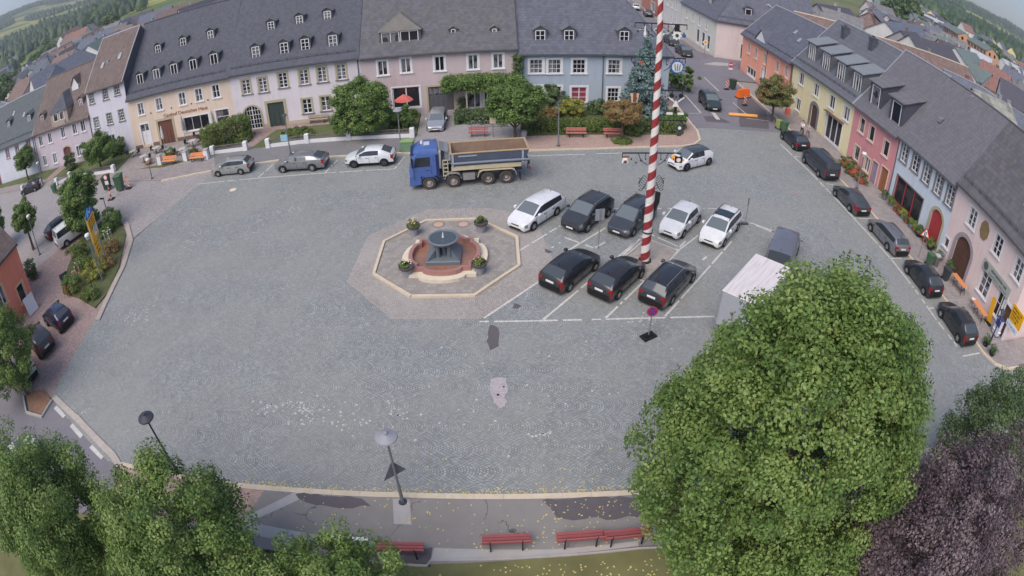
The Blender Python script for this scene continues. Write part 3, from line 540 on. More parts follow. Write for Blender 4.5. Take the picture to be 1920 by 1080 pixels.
# ---------------------------------------------------------------- ground surfaces
cob=cobblemat('granite_setts',(154,157,156),d=.118,var=.3,tint=(150,148,144),big=.06); cob2=cobblemat('reddish_setts',(176,167,161),d=.11,band=1.0,var=.25,tint=(172,166,160),big=.05); brickp=pavemat('rose_brick_paving',(156,136,132),.2,.1,.25,.6); greyp=pavemat('grey_paving',(156,150,150),.22,.14,.16,.3,.35); slabp=pavemat('pavement_slabs',(150,142,140),.35,.35,.14); redp=pavemat('reddish_pavement',(176,150,140),.2,.1,.16)
asph=asphaltmat('asphalt',(126,124,126)); asph2=asphaltmat('worn_asphalt',(138,133,130),.8); asph3=asphaltmat('dark_patch_asphalt',(98,92,96),.5); asphroad=asphaltmat('road_asphalt',(124,121,128),.7)
def ragged(pts,amp=.09,step=.3):
    g=random.Random(int(pts[0][0]*77)); out=[]
    for a,b in zip(pts,pts[1:]+pts[:1]):
        n=max(1,int(math.dist(a,b)/step))
        for k in range(n): f=k/n; out.append((a[0]+(b[0]-a[0])*f+g.uniform(-amp,amp),a[1]+(b[1]-a[1])*f+g.uniform(-amp,amp)))
    return out
def sheet(name,pts,z,m,label=None):
    if name in('asphalt_patch','sett_patch'): pts=ragged(list(pts))
    mb=MB(); mb.poly([(x,y,z) for x,y in pts]); o=mb.build(name,m); 
    if o.data.polygons[0].normal.z<0: o.data.flip_normals()
    return tag(o,kind='structure')
def slab(name,pts,z0,z1,m):
    a=sum(pts[i][0]*pts[(i+1)%len(pts)][1]-pts[(i+1)%len(pts)][0]*pts[i][1] for i in range(len(pts)))
    if a<0: pts=pts[::-1]
    return tag(MB().prism(pts,z0,z1).build(name,m),kind='structure')
def strip(pts,w,side=1):
    """ribbon of width w on one side of a polyline"""
    L=[];n=len(pts)
    for i,p in enumerate(pts):
        a=Vector(pts[max(0,i-1)]);b=Vector(pts[min(n-1,i+1)]);d=(b-a).normalized(); q=Vector((-d.y,d.x))*w*side; L.append((p[0]+q.x,p[1]+q.y))
    return L
def kerb(name,pts,w,z1,m=None,side=1,z0=-.1,seg=1.2):
    o=strip(pts,w,side); mb=MB()
    for i in range(len(pts)-1):
        a,b,c,d=pts[i],pts[i+1],o[i+1],o[i]; Ln=math.dist(a,b); k=max(1,round(Ln/seg))
        for j in range(k):
            f0,f1=j/k+.004/max(Ln,.1),(j+1)/k-.004/max(Ln,.1); l=lambda p,q,f:(p[0]+(q[0]-p[0])*f,p[1]+(q[1]-p[1])*f)
            P=[l(a,b,f0),l(a,b,f1),l(d,c,f1),l(d,c,f0)]
            if side<0: P=P[::-1]
            mb.prism(P,z0,z1+random.uniform(-.006,.006))
    return tag(mb.build(name,m or M['kerb']),kind='structure')
# terrain: flat under the town, hills beyond
def hill(x,y):
    r=math.hypot(x,y); az=math.degrees(math.atan2(x,y))
    if r<260: return -.06
    L=math.exp(-((az+58)/17)**2); Rr=math.exp(-((az-52)/30)**2); bk=.35
    n=math.sin(x*.004+1)*math.cos(y*.0031)+.6*math.sin(x*.0093+y*.007)
    f=max(0,(r-260)/3200); f=min(1,f); s=f*f*(3-2*f)
    return -.06+s*(300*L+84*Rr+60*bk+14*n)+min(1,(r-260)/500)*(n*2.2)
tb=MB(); nr=46; na=144; rads=[0]+[40*(1.118**i) for i in range(nr)]
vs=[(0,0,-.06)];
for r in rads[1:]:
    for k in range(na): a=2*PI*k/na; x,y=r*math.sin(a),r*math.cos(a); vs.append((x,y,hill(x,y)))
fs=[(0,1+(k+1)%na,1+k) for k in range(na)]
for i in range(len(rads)-2):
    b0=1+i*na;b1=b0+na
    for k in range(na): fs.append((b0+k,b0+(k+1)%na,b1+(k+1)%na,b1+k))
fs=[f[::-1] for f in fs] if False else fs
m,t,b=newmat('meadow_and_forest'); co=t.geo(); s=t.sep(co)
mp=t.comb(t.math('MULTIPLY',s[0],.0016),t.math('MULTIPLY',s[1],.0036),0)
f1=t.noise(mp,1.6,3,.5); f2=t.noise(co,.02,4); r=t.new('ShaderNodeVectorMath',operation='LENGTH'); t.put(r.inputs[0],co)
fld=t.ramp(f1,[(.36,lin((74,94,52))),(.47,lin((112,124,66))),(.52,lin((178,172,92))),(.6,lin((96,116,58)))])
near=t.mix(t.ramp(f2,[(.4,0.),(.6,1.)]),lin((88,100,60)),lin((112,108,84)))
g=t.mix(t.ramp(t.math('DIVIDE',r.outputs['Value'],1000.),[(.25,0.),(.45,1.)]),near,fld)
g=t.mix(t.math('MULTIPLY',f2,.4),g,lin((60,78,44))); t.put(b.inputs['Base Color'],g); b.inputs['Roughness'].default_value=.95
tb.add(vs,fs); go=tb.build('ground',m,smooth=60); go.data.update()
if go.data.polygons[5].normal.z<0: go.data.flip_normals()
tag(go,kind='structure')
# square and street surfaces
sheet('cobbled_square',[(-27.9,18.0),(-20.3,14.3),(-12.2,13.9),(24,13.85),(40,9),(40,19),(31.6,19.3),(30.55,21),(30.1,45),(29.9,56),(18.9,56),(18.2,52.6),(16,50.7),(8,49.7),(-8,49.6),(-28,49.3),(-28.4,46),(-30.8,35.9),(-29.5,32),(-28.2,25.9)],0,cob)
sheet('left_lane',[(-28.2,46),(-31,35.9),(-37,41),(-39,40),(-42,33),(-44,28),(-60,36),(-90,50),(-95,58),(-60,54),(-36,49.2),(-28,49.2)],-.012,greyp)
sheet('left_court',[(-27.3,18.5),(-28.2,25.9),(-29.5,32),(-31,36),(-37,41.5),(-60,52),(-60,10),(-31,16)],-.02,brickp)
sheet('front_left_road',[(-27.3,17.9),(-20.1,14.7),(-19,13),(-24,6),(-60,6),(-60,20),(-31.2,18.2)],-.008,asphroad)
kerb('kerb',[(-27.5,18.3),(-24.1,16.9),(-20.0,14.9),(-19.2,14.3)],.42,.07,m=mat('pale_double_kerb',(178,168,160),.85,.15,4),side=-1)
db=MB()
for a,b in (((-27.0,17.35),(-25.6,16.75)),((-24.6,16.25),(-23.2,15.55)),((-22.1,15.05),(-20.8,14.45))):
    d=(Vector(b)-Vector(a)).normalized(); q=Vector((-d.y,d.x))*.16; db.poly([(a[0]-q.x,a[1]-q.y,-.002),(b[0]-q.x,b[1]-q.y,-.002),(b[0]+q.x,b[1]+q.y,-.002),(a[0]+q.x,a[1]+q.y,-.002)])
tag(db.build('road_marking',M['marking']),kind='structure')
# front pavement and lawn
fk=[(-19.2,14.35),(-12.3,14.2),(-4,14.28),(4.2,14.2),(14,14.1),(26,14.0)]
kerb('kerb',fk,.26,.13,side=-1); fi=strip(fk,.26,-1)
slab('front_pavement',[(-10.6,14.02),(-4,14.02),(4.2,13.94),(14,13.84),(26,13.74),(26,11.0),(4.7,11.45),(-3.3,10.9),(-5.6,10.9),(-16,11.1),(-11.2,12.3)],-.1,.125,asph2)
slab('front_brick_path',[(-19.2,14.09),(-12.3,13.94),(-10.6,14.02),(-11.2,12.3),(-16,11.1),(-19,11.5)],-.1,.122,redp)
pb=MB(); 
for p in ([(-11.3,12.35),(-9.2,14.0),(-8.4,14.0),(-10.9,12.2)],[(-10.9,12.2),(-5.5,11.75),(-5.4,11.35),(-11.3,11.6)],[(-3.1,11.65),(1.4,11.55),(4.6,11.7),(4.6,11.48),(-3.2,11.02)],[(-4.95,13.95),(-4.25,13.95),(-4.05,12.7),(-4.75,12.7)]):
    pb.poly([(x,y,.129) for x,y in p][::-1])
o=pb.build('concrete_slabs',M['concrete']); tag(o,kind='structure')
for nm,pts in (('asphalt_patch',[(-9.1,13.95),(-6.2,13.95),(-5.8,13.6),(-6.6,13.35),(-7.4,13.3),(-8.2,13.42),(-9.0,13.6)]),('asphalt_patch',[(1.0,13.9),(3.9,13.88),(6.5,13.8),(6.5,12.9),(2.3,12.85),(1.6,13.1),(1.3,13.4)]),('asphalt_patch',[(-5.3,11.7),(-3.2,11.6),(-3.3,10.95),(-5.4,10.95)])):
    sheet(nm,pts,.1335,asph3)
kerb('lawn_edging',[(-5.4,10.88),(-3.3,10.86),(-3.2,11.1),(0,11.22),(4.7,11.4),(9,11.1)],.07,.17,m=M['concrete'],side=-1)
slab('lawn',[(-40,9),(-16,10.9),(-5.5,10.78),(-3.2,10.8),(-3.1,11.05),(4.7,11.3),(9,11.0),(26,10.9),(40,6),(40,-40),(-40,-40)],-.1,.1,M['lawn'])
# the paved island round the fountain
sheet('fountain_island',[(-10,29.6),(-9.7,35.1),(-6,38.6),(-1.4,38.5),(1.6,37.0),(2.7,30.5),(-1.7,25.85),(-6.6,25.9)],.004,cob2)
oc=[(-8.3,30.35),(-8.3,34.1),(-5.8,36.7),(-2.3,36.7),(.28,34.2),(.35,30.9),(-2.15,28.0),(-5.7,28.0)]
slab('fountain_terrace',[(x+( -4-x)*.02,y+(32.3-y)*.02) for x,y in oc],-.05,.06,pavemat('gravelly_paving',(152,145,140),.3,.3,.16))
kerb('terrace_kerb',oc[::-1]+[oc[-1]],.2,.13,side=-1,seg=1.2)
# car park lines: pale setts laid in rows
mk=MB()
def line(a,b,w=.13,z=.009,dash=None,mb=mk,jit=.5):
    a=Vector(a);b=Vector(b);L=(b-a).length;d=(b-a)/L;q=Vector((-d.y,d.x))*w/2; s_=.0; st=.26
    while s_<L:
        e=min(L,s_+st)
        if random.random()>(.1 if jit else 0):
            k=random.uniform(.75,1.1); p0=a+d*s_;p1=a+d*(e-.015); mb.poly([(p0.x-q.x*k,p0.y-q.y*k,z),(p1.x-q.x*k,p1.y-q.y*k,z),(p1.x+q.x*k,p1.y+q.y*k,z),(p0.x+q.x*k,p0.y+q.y*k,z)])
        s_=e
def gl(*p): return p
line((-1.75,25.62),(11.3,25.55)); line((-1.7,25.72),(2.8,30.6))
for s_ in (1.62,5.02,8.38): line((s_,25.7),(s_+6.6,25.7+8.0))
line((2.9,30.7),(4.2,32.2))
for a,b in (((0.44,32.57),(3.30,35.76)),((3.45,32.49),(6.39,35.49)),((6.64,31.48),(8.88,34.54)),((9.07,30.82),(12.82,34.54))): line(a,b)
line((7.07,38.26),(15.35,38.41)); line((17.10,36.51),(19.32,34.28)); line((16.50,37.05),(18.85,35.09))
for a,b in (((3.46,34.20),(5.39,32.76)),((9.39,34.54),(10.90,33.02)),((7.33,31.16),(8.54,29.89))): line(a,b)
line((2.51,32.90),(3.14,33.60)); line((5.22,32.83),(6.09,33.61)); line((12.00,31.20),(12.77,31.96))
# kerbside bays on the north and east edges
line((-28.5,46.0),(-9.6,46.15)); 
for x in (-22.2,-15.8,-9.6): line((x,46.2),(x+.5,48.9))
for pts in ([(26.94,52.71),(27.24,46.41),(27.44,37.44)],[(27.44,37.44),(27.77,31.39),(27.80,27.80)],[(27.80,27.80),(27.77,24.17),(28.11,21.36)]): 
    for a,b in zip(pts[:-1],pts[1:]): line(a,b,.14)
for a,b in (((27.30,49.69),(28.18,49.45)),((27.85,43.72),(28.82,43.62)),((27.49,37.53),(29.35,37.49)),((27.74,31.53),(29.08,31.62)),((27.91,25.45),(29.09,25.44)),((28.08,20.41),(30.15,20.45))): line(a,b)
line((1.5,48.0),(6.5,48.35)); line((7.5,48.5),(10.5,48.8))
tag(mk.build('parking_lines',mat('pale_setts',(204,200,194),.75,.12,9)),kind='structure')
# scattered pale setts, remains of older lines
ps=MB()
def scatter(cx,cy,rx,ry,n,rot=0):
    for _ in range(n):
        u,v=random.gauss(0,.5)*rx,random.gauss(0,.5)*ry; x=cx+u*math.cos(rot)-v*math.sin(rot); y=cy+u*math.sin(rot)+v*math.cos(rot); w=random.uniform(.05,.085); a=random.uniform(0,3)
        c,s2=math.cos(a)*w,math.sin(a)*w; ps.poly([(x+c,y+s2,.004),(x-s2,y+c,.004),(x-c,y-s2,.004),(x+s2,y-c,.004)])
for px in (((-10.26,19.05),3.4,.7,34),((-8.45,18.27),2.4,.5,24),((-11.87,19.14),1.6,.5,14),((-24.72,26.38),2.0,.9,40),((-5.47,18.88),.7,.8,16),((-24.12,35.67),.8,2.2,40),((7.04,25.43),.9,.5,14),((-24.91,17.35),1.2,.6,14),((-16.66,39.79),.7,.5,12),((-7.93,18.30),7,2.5,16),((-20.07,37.64),5,4,16),((-1.56,19.40),8,3,16),((3.54,21.39),7,4,14),((1.28,17.54),.8,.15,14)): scatter(px[0][0],px[0][1],*px[1:])
tag(ps.build('pale_setts',mat('white_setts',(186,185,183),.75,.16,9)),kind='structure')
sheet('sett_patch',[(-1.04,21.17),(-0.33,21.23),(-0.39,19.31),(-0.73,19.25),(-1.08,20.01)],.004,pavemat('pale_square_setts',(178,168,172),.12,.12,.15))
sheet('asphalt_patch',[(-1.11,25.35),(-1.36,23.95),(-1.10,23.23),(-0.73,23.60),(-0.71,24.58),(-0.88,25.25)],.004,asph3)
for c in ((0.22,26.96),(2.25,32.52)): sheet('asphalt_patch',[(c[0]+r*math.cos(a),c[1]+r*math.sin(a)) for a,r in zip((0,1,2,3,4,5),(.28,.22,.3,.2,.26,.3))],.012,asph3)
# north pavement
nk=[(-34,47.6),(-27.9,48.75),(-21.6,49.6),(-9,49.4),(-8.6,49.35),(1.1,49.0),(7.7,49.5),(15.6,50.45),(17.2,51.1),(18.2,52.4),(18.7,55),(18.6,59),(18.9,75)]
kerb('kerb',nk,.2,.11,side=1)
ni=strip(nk,.2,1)
slab('north_pavement',ni[1:5]+[(-8.7,53.8),(-23,53.6),(-26,53.4),(-30,52.7)],-.1,.1,asph)
slab('driveway',ni[4:6]+[(1.2,51.2),(1.2,62.2),(-9.2,61.5),(-8.7,53.8)],-.1,.098,greyp)
slab('north_pavement',ni[5:]+[(17.2,75),(17.2,60),(17.0,54.2),(16.6,53.45),(1.4,52.6)],-.1,.1,redp)
slab('west_pavement',ni[0:2]+[(-30,52.9),(-36,51.4),(-58,54.9),(-95,58.6),(-95,56.6),(-57.5,52.6)],-.1,.095,slabp)
slab('garden_ground',[(-26,53.4),(-23,53.8),(-8.8,54.0),(-9.3,61.6),(-45,58.4),(-88,58.4),(-58,54.6),(-36,51.2),(-30,52.7)],-.1,.105,M['grass'])
slab('garden_path',[(-27.5,53.4),(-25.9,53.4),(-24.5,59.7),(-27.0,59.5)],-.05,.115,brickp)
slab('garden_path',[(-28.6,58.2),(-15.5,58.9),(-15.2,60),(-28.6,59.3)],-.05,.117,brickp)
slab('inn_terrace',[(-43.5,51.5),(-31,52.6),(-29.9,59.2),(-44.3,58.4)],-.05,.122,slabp)
slab('garden_path',[(-60.5,54.3),(-58.5,54),(-58,58.4),(-60.2,58.4)],-.05,.115,brickp)
slab('garden_bed',[(1.5,52.7),(16.5,53.5),(16.9,54.4),(17.0,61.9),(1.3,61)],-.1,.13,mat('planted_ground',(86,92,58),.95,.35,2,bump=.6))
# east pavement and street
ek=[(30.1,75),(29.95,56),(29.9,44.3),(29.9,37.6),(29.9,31.8),(30.15,26.8),(30.3,21.4),(30.4,20.4),(31,19.1),(32.2,18.35),(36,18)]
kerb('kerb',ek,.2,.12,side=1); ei=strip(ek,.2,1)
slab('east_pavement',ei+[(60,17.6),(60,21.0),(34.1,21.1),(33.85,33),(33.85,75)],-.1,.11,slabp)
sheet('street',[(18.0,55.9),(29.9,55.9),(30.0,76),(33.8,76),(33.9,84),(70,82),(70,94),(33,91),(33.5,150),(29,180),(24,180),(25.5,130),(24,108),(19,75)],-.008,asphroad)
sheet('asphalt_patch',[(24,57),(27.5,57),(29.7,63),(29.7,72),(27,66)],-.004,asph3); sheet('asphalt_patch',[(20.5,58),(23.5,58),(22.5,60),(20.8,59.8)],-.003,asph3)
rm=MB(); 
for a,b,w in (((20.80,67.40),(20.79,60.77),.18),((26.03,76.42),(26.03,70.06),.18),((22.32,61.22),(22.19,58.93),.5),((26.33,65.65),(26.48,61.31),.12),((25.96,59.98),(28.52,59.65),.12),((19.29,60.54),(20.72,60.76),.12)): line(a,b,w,.0,mb=rm,jit=0)
tag(rm.build('road_marking',M['marking']),kind='structure')
slab('traffic_island',[(28.44,84.01),(30.70,85.68),(34.14,85.90),(32.99,84.25),(30.46,83.71)],-.1,.1,M['concrete'])
slab('far_pavement',[(30.1,92.5),(32.2,89.3),(36,87.5),(36,90.5),(33.8,92),(33,180),(31,180),(30.2,130),(29.6,108)],-.1,.1,slabp)
# west bed with flowers
bed=[(-29.66,32.21),(-28.77,28.99),(-28.99,27.08),(-31.70,28.25),(-34.48,28.98),(-36.74,32.83),(-38.07,36.74),(-37.76,39.47),(-36.78,40.77),(-34.04,39.41),(-32.16,37.36)]
slab('flower_bed_soil',bed,-.1,.08,mat('planted_ground',(86,92,58))); kerb('bed_kerb',[(-28.03,25.64),(-29.47,32.20),(-30.94,35.96),(-33.25,38.84),(-36.58,41.24)],.45,.1,m=mat('cobble_kerb_band',(172,160,152),.85,.2,5),side=-1)
slab('planter_soil',[(-30.92,17.88),(-29.17,18.49),(-27.72,17.77),(-27.85,16.42),(-29.43,16.52)],-.1,.12,mat('bark_mulch',(136,104,84),.95,.35,4,bump=.6))
kerb('bed_kerb',[(-27.66,17.77),(-27.80,16.33),(-29.68,16.38),(-31.04,17.65)],.15,.15,m=M['concrete'],side=1)
# ---------------------------------------------------------------- fountain
def quat(s,a=2.05,bw=1.45,d=.62,n=8):
    pts=[]
    for k in range(4):
        c,s_=math.cos(k*PI/2),math.sin(k*PI/2); L=[(a,-a)]
        for i in range(n+1):
            th=-PI/2+PI*i/n; L.append((a+d*math.cos(th),bw*math.sin(th)))
        for x,y in L: pts.append(((x*c-y*s_)*s,(x*s_+y*c)*s))
    return pts
fc=(-4.10,31.80)
F=thing('fountain','stone fountain with round grey bowl in a red granite basin','fountain',(fc[0],fc[1],.06))
def ring(o,i,z0,z1,name,m,par):
    mb=MB(); n=len(o); mb.add([(x,y,z1) for x,y in o]+[(x,y,z1) for x,y in i]+[(x,y,z0) for x,y in o]+[(x,y,z0) for x,y in i],[(k,(k+1)%n,n+(k+1)%n,n+k) for k in range(n)]+[(2*n+k,2*n+(k+1)%n,(k+1)%n,k) for k in range(n)]+[(n+k,n+(k+1)%n,3*n+(k+1)%n,3*n+k) for k in range(n)])
    return mb.build(name,m,par)
ring(quat(1.),quat(.83),0,.22,'basin_step',M['cream'],F)
redgr=mat('red_granite',(160,118,112),.5,.18,8); ring(quat(.84),quat(.75),0,.5,'basin_rim',redgr,F)
m,t,b=newmat('rusty_shallow_water'); co=t.coord(); t.put(b.inputs['Base Color'],t.ramp(t.noise(co,.7,4,.6),[(.35,lin((138,100,84))),(.55,lin((150,112,92))),(.7,lin((150,98,66)))])); b.inputs['Roughness'].default_value=.12; t.put(b.inputs['Normal'],t.bump(t.noise(co,6,2),.08,.02))
MB().prism(quat(.752),0,.16,bottom=False).build('water',m,F)
bl=mat('blue_grey_granite',(108,116,124),.45,.12,12); pd=MB(); pd.cbox(-1.05,1.05,-1.0,1.0,.1,.42,.04); 
for s_ in (-1,1): pd.add([(s_*.5,-.55,.42),(s_*1.0,-.95,.42),(s_*1.0,.95,.42),(s_*.5,.55,.42),(s_*.5,-.55,.95),(s_*.5,.55,.95)],[(0,1,4),(1,2,5,4),(2,3,5),(0,4,5,3)])
pd.build('plinth',bl,F)
for x,y in ((-.36,-.36),(.36,-.36),(.36,.36),(-.36,.36),(0,0)): MB().cyl((x,y,.42),(x,y,1.22),.17,.15,n=12).build('column',bl,F,smooth=50)
MB().lathe([(0,1.12),(.35,1.14),(.75,1.25),(.95,1.42),(.98,1.52),(.93,1.56),(.84,1.55),(.8,1.48),(0,1.46)],32).build('bowl',bl,F,smooth=50)
MB().lathe([(.81,1.51),(0,1.51)],32).build('bowl_water',glassmat('still_water',(74,82,88),.08),F)
MB().cyl((0,0,1.5),(0,0,1.7),.05,.03,n=8).lathe([(0,1.95),(.03,1.85),(.055,1.7),(.09,1.55)],8).build('jet',mat('foaming_water',(196,200,206),.3),F,smooth=60)
potm=mat('grey_concrete_pot',(146,146,154),.8,.1,5); potrim=mat('dark_pot_rim',(84,76,72),.8,.15)
pots=[('flower pot at the far left corner of the fountain with pale yellow blooms',(-6.44,34.94)),('flower pot at the far right corner of the fountain with small green plant',(-1.95,35.07)),('flower pot at the near left corner of the fountain with white blooms',(-6.24,30.00)),('flower pot at the near right corner of the fountain with yellow and pink blooms',(-1.89,30.13))]
# covers
for lab,c in (('round sandstone cover left of the fountain bowl in the paving',(-4.92,36.18)),('round sandstone cover right of the fountain bowl in the paving',(-3.21,36.12)),):
    o=thing('round_cover',lab,'manhole cover',(*c,.06),0,'round covers behind the fountain'); MB().cyl((0,0,0),(0,0,.012),.34,n=20).build('cover',mat('cover_stone',(190,160,140),.85,.1),o); MB().lathe([(.34,.0),(.34,.02),(.46,.02),(.46,.0)],20).build('ring',M['greystone'],o)
for lab,c,m_ in (('small round manhole cover near the left lane',(-23.90,44.04),M['cream']),('faint pinkish manhole cover near the right lane',(23.55,41.74),mat('faded_cover',(156,138,136),.8,.1))):
    tag(MB().cyl((*c,.0),(*c,.012),.33,n=18).build('manhole_cover',m_),lab,'manhole cover')
# ---------------------------------------------------------------- maypole
mc=(8.28,31.32)
m,t,b=newmat('red_white_spiral'); co=t.coord(); s=t.sep(co)
an=t.math('DIVIDE',t.math('ARCTAN2',s[1],s[0]),2*PI); sp=t.math('FRACT',t.math('SUBTRACT',t.math('MULTIPLY',s[2],.92),an))
wn=t.noise(co,4,3); t.put(b.inputs['Base Color'],t.mix(t.math('GREATER_THAN',sp,.5),t.ramp(wn,[(.3,lin((214,206,202))),(.7,lin((232,226,222)))]),t.ramp(wn,[(.3,lin((134,44,48))),(.7,lin((156,56,58)))]))); b.inputs['Roughness'].default_value=.5
slab('maypole_plot',[(mc[0]+x*.64-y*.77,mc[1]+x*.77+y*.64) for x,y in ((-1.9,-1.1),(2.4,-1.1),(2.4,1.1),(-1.9,1.1))],.0,.03,pavemat('plot_paving',(160,150,142),.3,.2,.15)); kerb('plot_kerb',[(mc[0]+x*.64-y*.77,mc[1]+x*.77+y*.64) for x,y in ((-2.0,-1.2),(2.5,-1.2),(2.5,1.2),(-2.0,1.2),(-2.0,-1.2))],.1,.035,m=mat('plot_edging',(196,186,176),.8,.1),side=-1)
MP=thing('maypole','tall red and white spiral maypole with hanging guild signs','maypole',(*mc,0)); MP.rotation_euler=(0,R_(-1.2),0)
MB().cyl((0,0,0),(0,0,21),.3,.1,n=24,caps=False).build('pole',m,MP,smooth=50)
MB().cyl((0,0,.02),(0,0,.12),.42,.4,n=20).build('foot_ring',M['iron'],MP)
def gear(mb,cx,cz,r,n=12,y0=-.03,y1=.03,mi=0):
    pts=[]
    for i in range(n):
        for f,q in ((-.25,1.),(.05,1.),(.2,.8),(.6,.8)): a=2*PI*(i+f)/n; pts.append((cx+r*q*math.cos(a),cz+r*q*math.sin(a)))
    k=len(pts); mb.add([(x,y0,z) for x,z in pts]+[(x,y1,z) for x,z in pts],[tuple(range(k)),tuple(range(2*k-1,k-1,-1))]+[(i,k+i,k+(i+1)%k,(i+1)%k) for i in range(k)],mi)
def disc(mb,cx,cz,r,mi=0,y0=-.045,y1=.045,n=14): mb.cyl((cx,y0,cz),(cx,y1,cz),r,n=n,mi=mi)
def bracket(z,xl,xr,orn=True):
    a=MB(); a.box(-xl,xr,-.03,.03,z-.03,z+.03)
    for x in ([-xl,-.45] if xl>.4 else [])+([.45,xr] if xr>.4 else []): a.cyl((x,0,z+.02),(x,0,z-.28),.022,n=5)
    for sgn,xx in ((-1,xl),(1,xr)):
        if xx<.6: continue
        a.tube([(sgn*.3,0,z-.75),(sgn*.55,0,z-.6),(sgn*.75,0,z-.35),(sgn*.9,0,z)],.022)
        if orn:
            for k in range(5): q=(.45+.4*k*(xx-.4)/2); a.add([(sgn*q-.05,0,z-.3-.11*(k%3)),(sgn*q+.07,0,z-.36-.11*(k%3)),(sgn*q+.02,0,z-.48-.11*(k%3))],[(0,1,2)])
    return a.build('sign_bracket',M['iron'],MP)
gs=lambda mb,ms: mb.build('guild_sign',ms,MP)
wht=mat('sign_white',(226,222,214),.6); brn=mat('sign_brown',(128,72,52),.6); sbl=mat('sign_blue',(52,92,160),.5)
z1,z2,z3,z4,z5=7.28,9.29,11.05,12.92,14.84
bracket(z1,1.8,1.65); bracket(z2,.6,1.75); bracket(z3,1.3,1.45); bracket(z4,1.5,1.5); bracket(z5,1.35,1.5)
s_=MB(); 
for q in (-.16,.16): s_.cyl((-1.62+q,0,z1-.62),(-1.62+q*.3,0,z1-.3),.05,.09,n=8,mi=0)
s_.box(-1.82,-1.42,-.03,.03,z1-.28,z1-.2,1); s_.lathe([(0,-.1),(.13,0),(0,.16)],8,(-1.62,0,z1-.4),0); s_.box(-1.75,-1.49,-.02,.02,z1-.62,z1-.5,1); gs(s_,[wht,brn])
s_=MB(); s_.box(1.3,1.75,-.03,.03,z1-.6,z1-.22,1); disc(s_,1.52,z1-.42,.13,0); s_.box(1.3,1.75,-.03,.03,z1-.8,z1-.66,0); gs(s_,[wht,M['iron']])
s_=MB(); gear(s_,1.42,z2-.45,.26,8,mi=1); disc(s_,1.42,z2-.45,.1,0); s_.box(1.3,1.54,-.02,.02,z2-.95,z2-.75,1); gs(s_,[wht,M['dsteel']])
s_=MB(); 
for q in (-1,1): s_.add([(1.1+q*.04,-.02,z3-.75),(1.1+q*.5,-.02,z3-.4),(1.1+q*.36,-.02,z3-.36),(1.1+q*.12,-.02,z3-.6)],[(0,1,2,3)],0); disc(s_,1.1+q*.27,z3-.3,.13,1)
s_.add([(.9,0,z3-.95),(1.3,0,z3-.95),(1.1,0,z3-.55)],[(0,1,2)],0); s_.box(1.02,1.18,-.03,.03,z3-1.3,z3-.95,1); s_.box(.6,.95,-.03,.03,z3-1.42,z3-1.3,0); s_.box(1.25,1.6,-.03,.03,z3-1.42,z3-1.3,0); gs(s_,[wht,M['iron']])
s_=MB(); s_.add([(-1.5,0,z3-.2),(-1.0,0,z3-.2),(-1.1,0,z3-.75),(-1.4,0,z3-.75)],[(0,1,2,3)],0); s_.box(-1.34,-1.16,-.04,.04,z3-.7,z3-.2,1); gs(s_,[mat('sign_cream',(206,180,150),.6),brn])
s_=MB(); gear(s_,1.05,z4-.5,.44,14,mi=1); disc(s_,1.05,z4-.5,.31,0); 
for q in (-.1,0,.1): s_.cyl((1.05+q,-.06,z4-.7),(1.05+q*1.6,-.06,z4-.32),.025,n=5,mi=2)
gs(s_,[mat('sign_pale',(200,206,214),.6),sbl,mat('sign_wheat',(128,120,70),.6)])
s_=MB(); disc(s_,-1.35,z4-.32,.1,0); disc(s_,-.95,z4-.32,.09,1); gs(s_,[mat('sign_plum',(92,62,96),.6),mat('sign_orange_red',(176,84,60),.6)])
s_=MB(); gear(s_,.95,z5-.62,.27,8,mi=0); disc(s_,.95,z5-.62,.1,1); s_.box(.82,1.08,-.03,.03,z5-.4,z5-.02,2); disc(s_,1.35,z5-.62,.11,3); gs(s_,[wht,M['dsteel'],M['iron'],sbl])
s_=MB(); s_.lathe([(.03,0),(.05,-.3),(.09,-.5),(.05,-.62)],8,(-.8,0,z5-.15),0); s_.lathe([(.17,-.03),(.2,0),(.17,.03)],12,(-1.05,0,z5-.35),1); gs(s_,[wht,M['steel']])
# iron scroll work low on the pole
zs=5.27; ir=MB()
for sgn in (-1,1):
    for k in range(7):
        a0=k*.9; pts=[(sgn*(.28+.09*j),.04*math.sin(j+k),zs-.3+.13*k+.1*math.sin(j*1.3+a0)) for j in range(6)]; ir.tube(pts,.016,n=4)
        e=pts[-1]; ir.lathe([(0,-.04),(.05,0),(0,.05)],5,e)
ir.build('iron_scrolls',M['iron'],MP)
tag(MB().cyl((0,0,2.1),(0,0,2.2),.34,.34,n=20,caps=False).build('band',M['iron'],MP))
pz=4.29; MB().add([(.3,0,pz+.55),(.62,0,pz+.45),(.6,0,pz-.2),(.3,0,pz-.95),(.3,.06,pz+.55),(.62,.06,pz+.45),(.6,.06,pz-.2),(.3,.06,pz-.95)],[(0,1,2,3),(7,6,5,4),(0,4,5,1),(1,5,6,2),(2,6,7,3)]).build('dark_shield',M['iron'],MP)
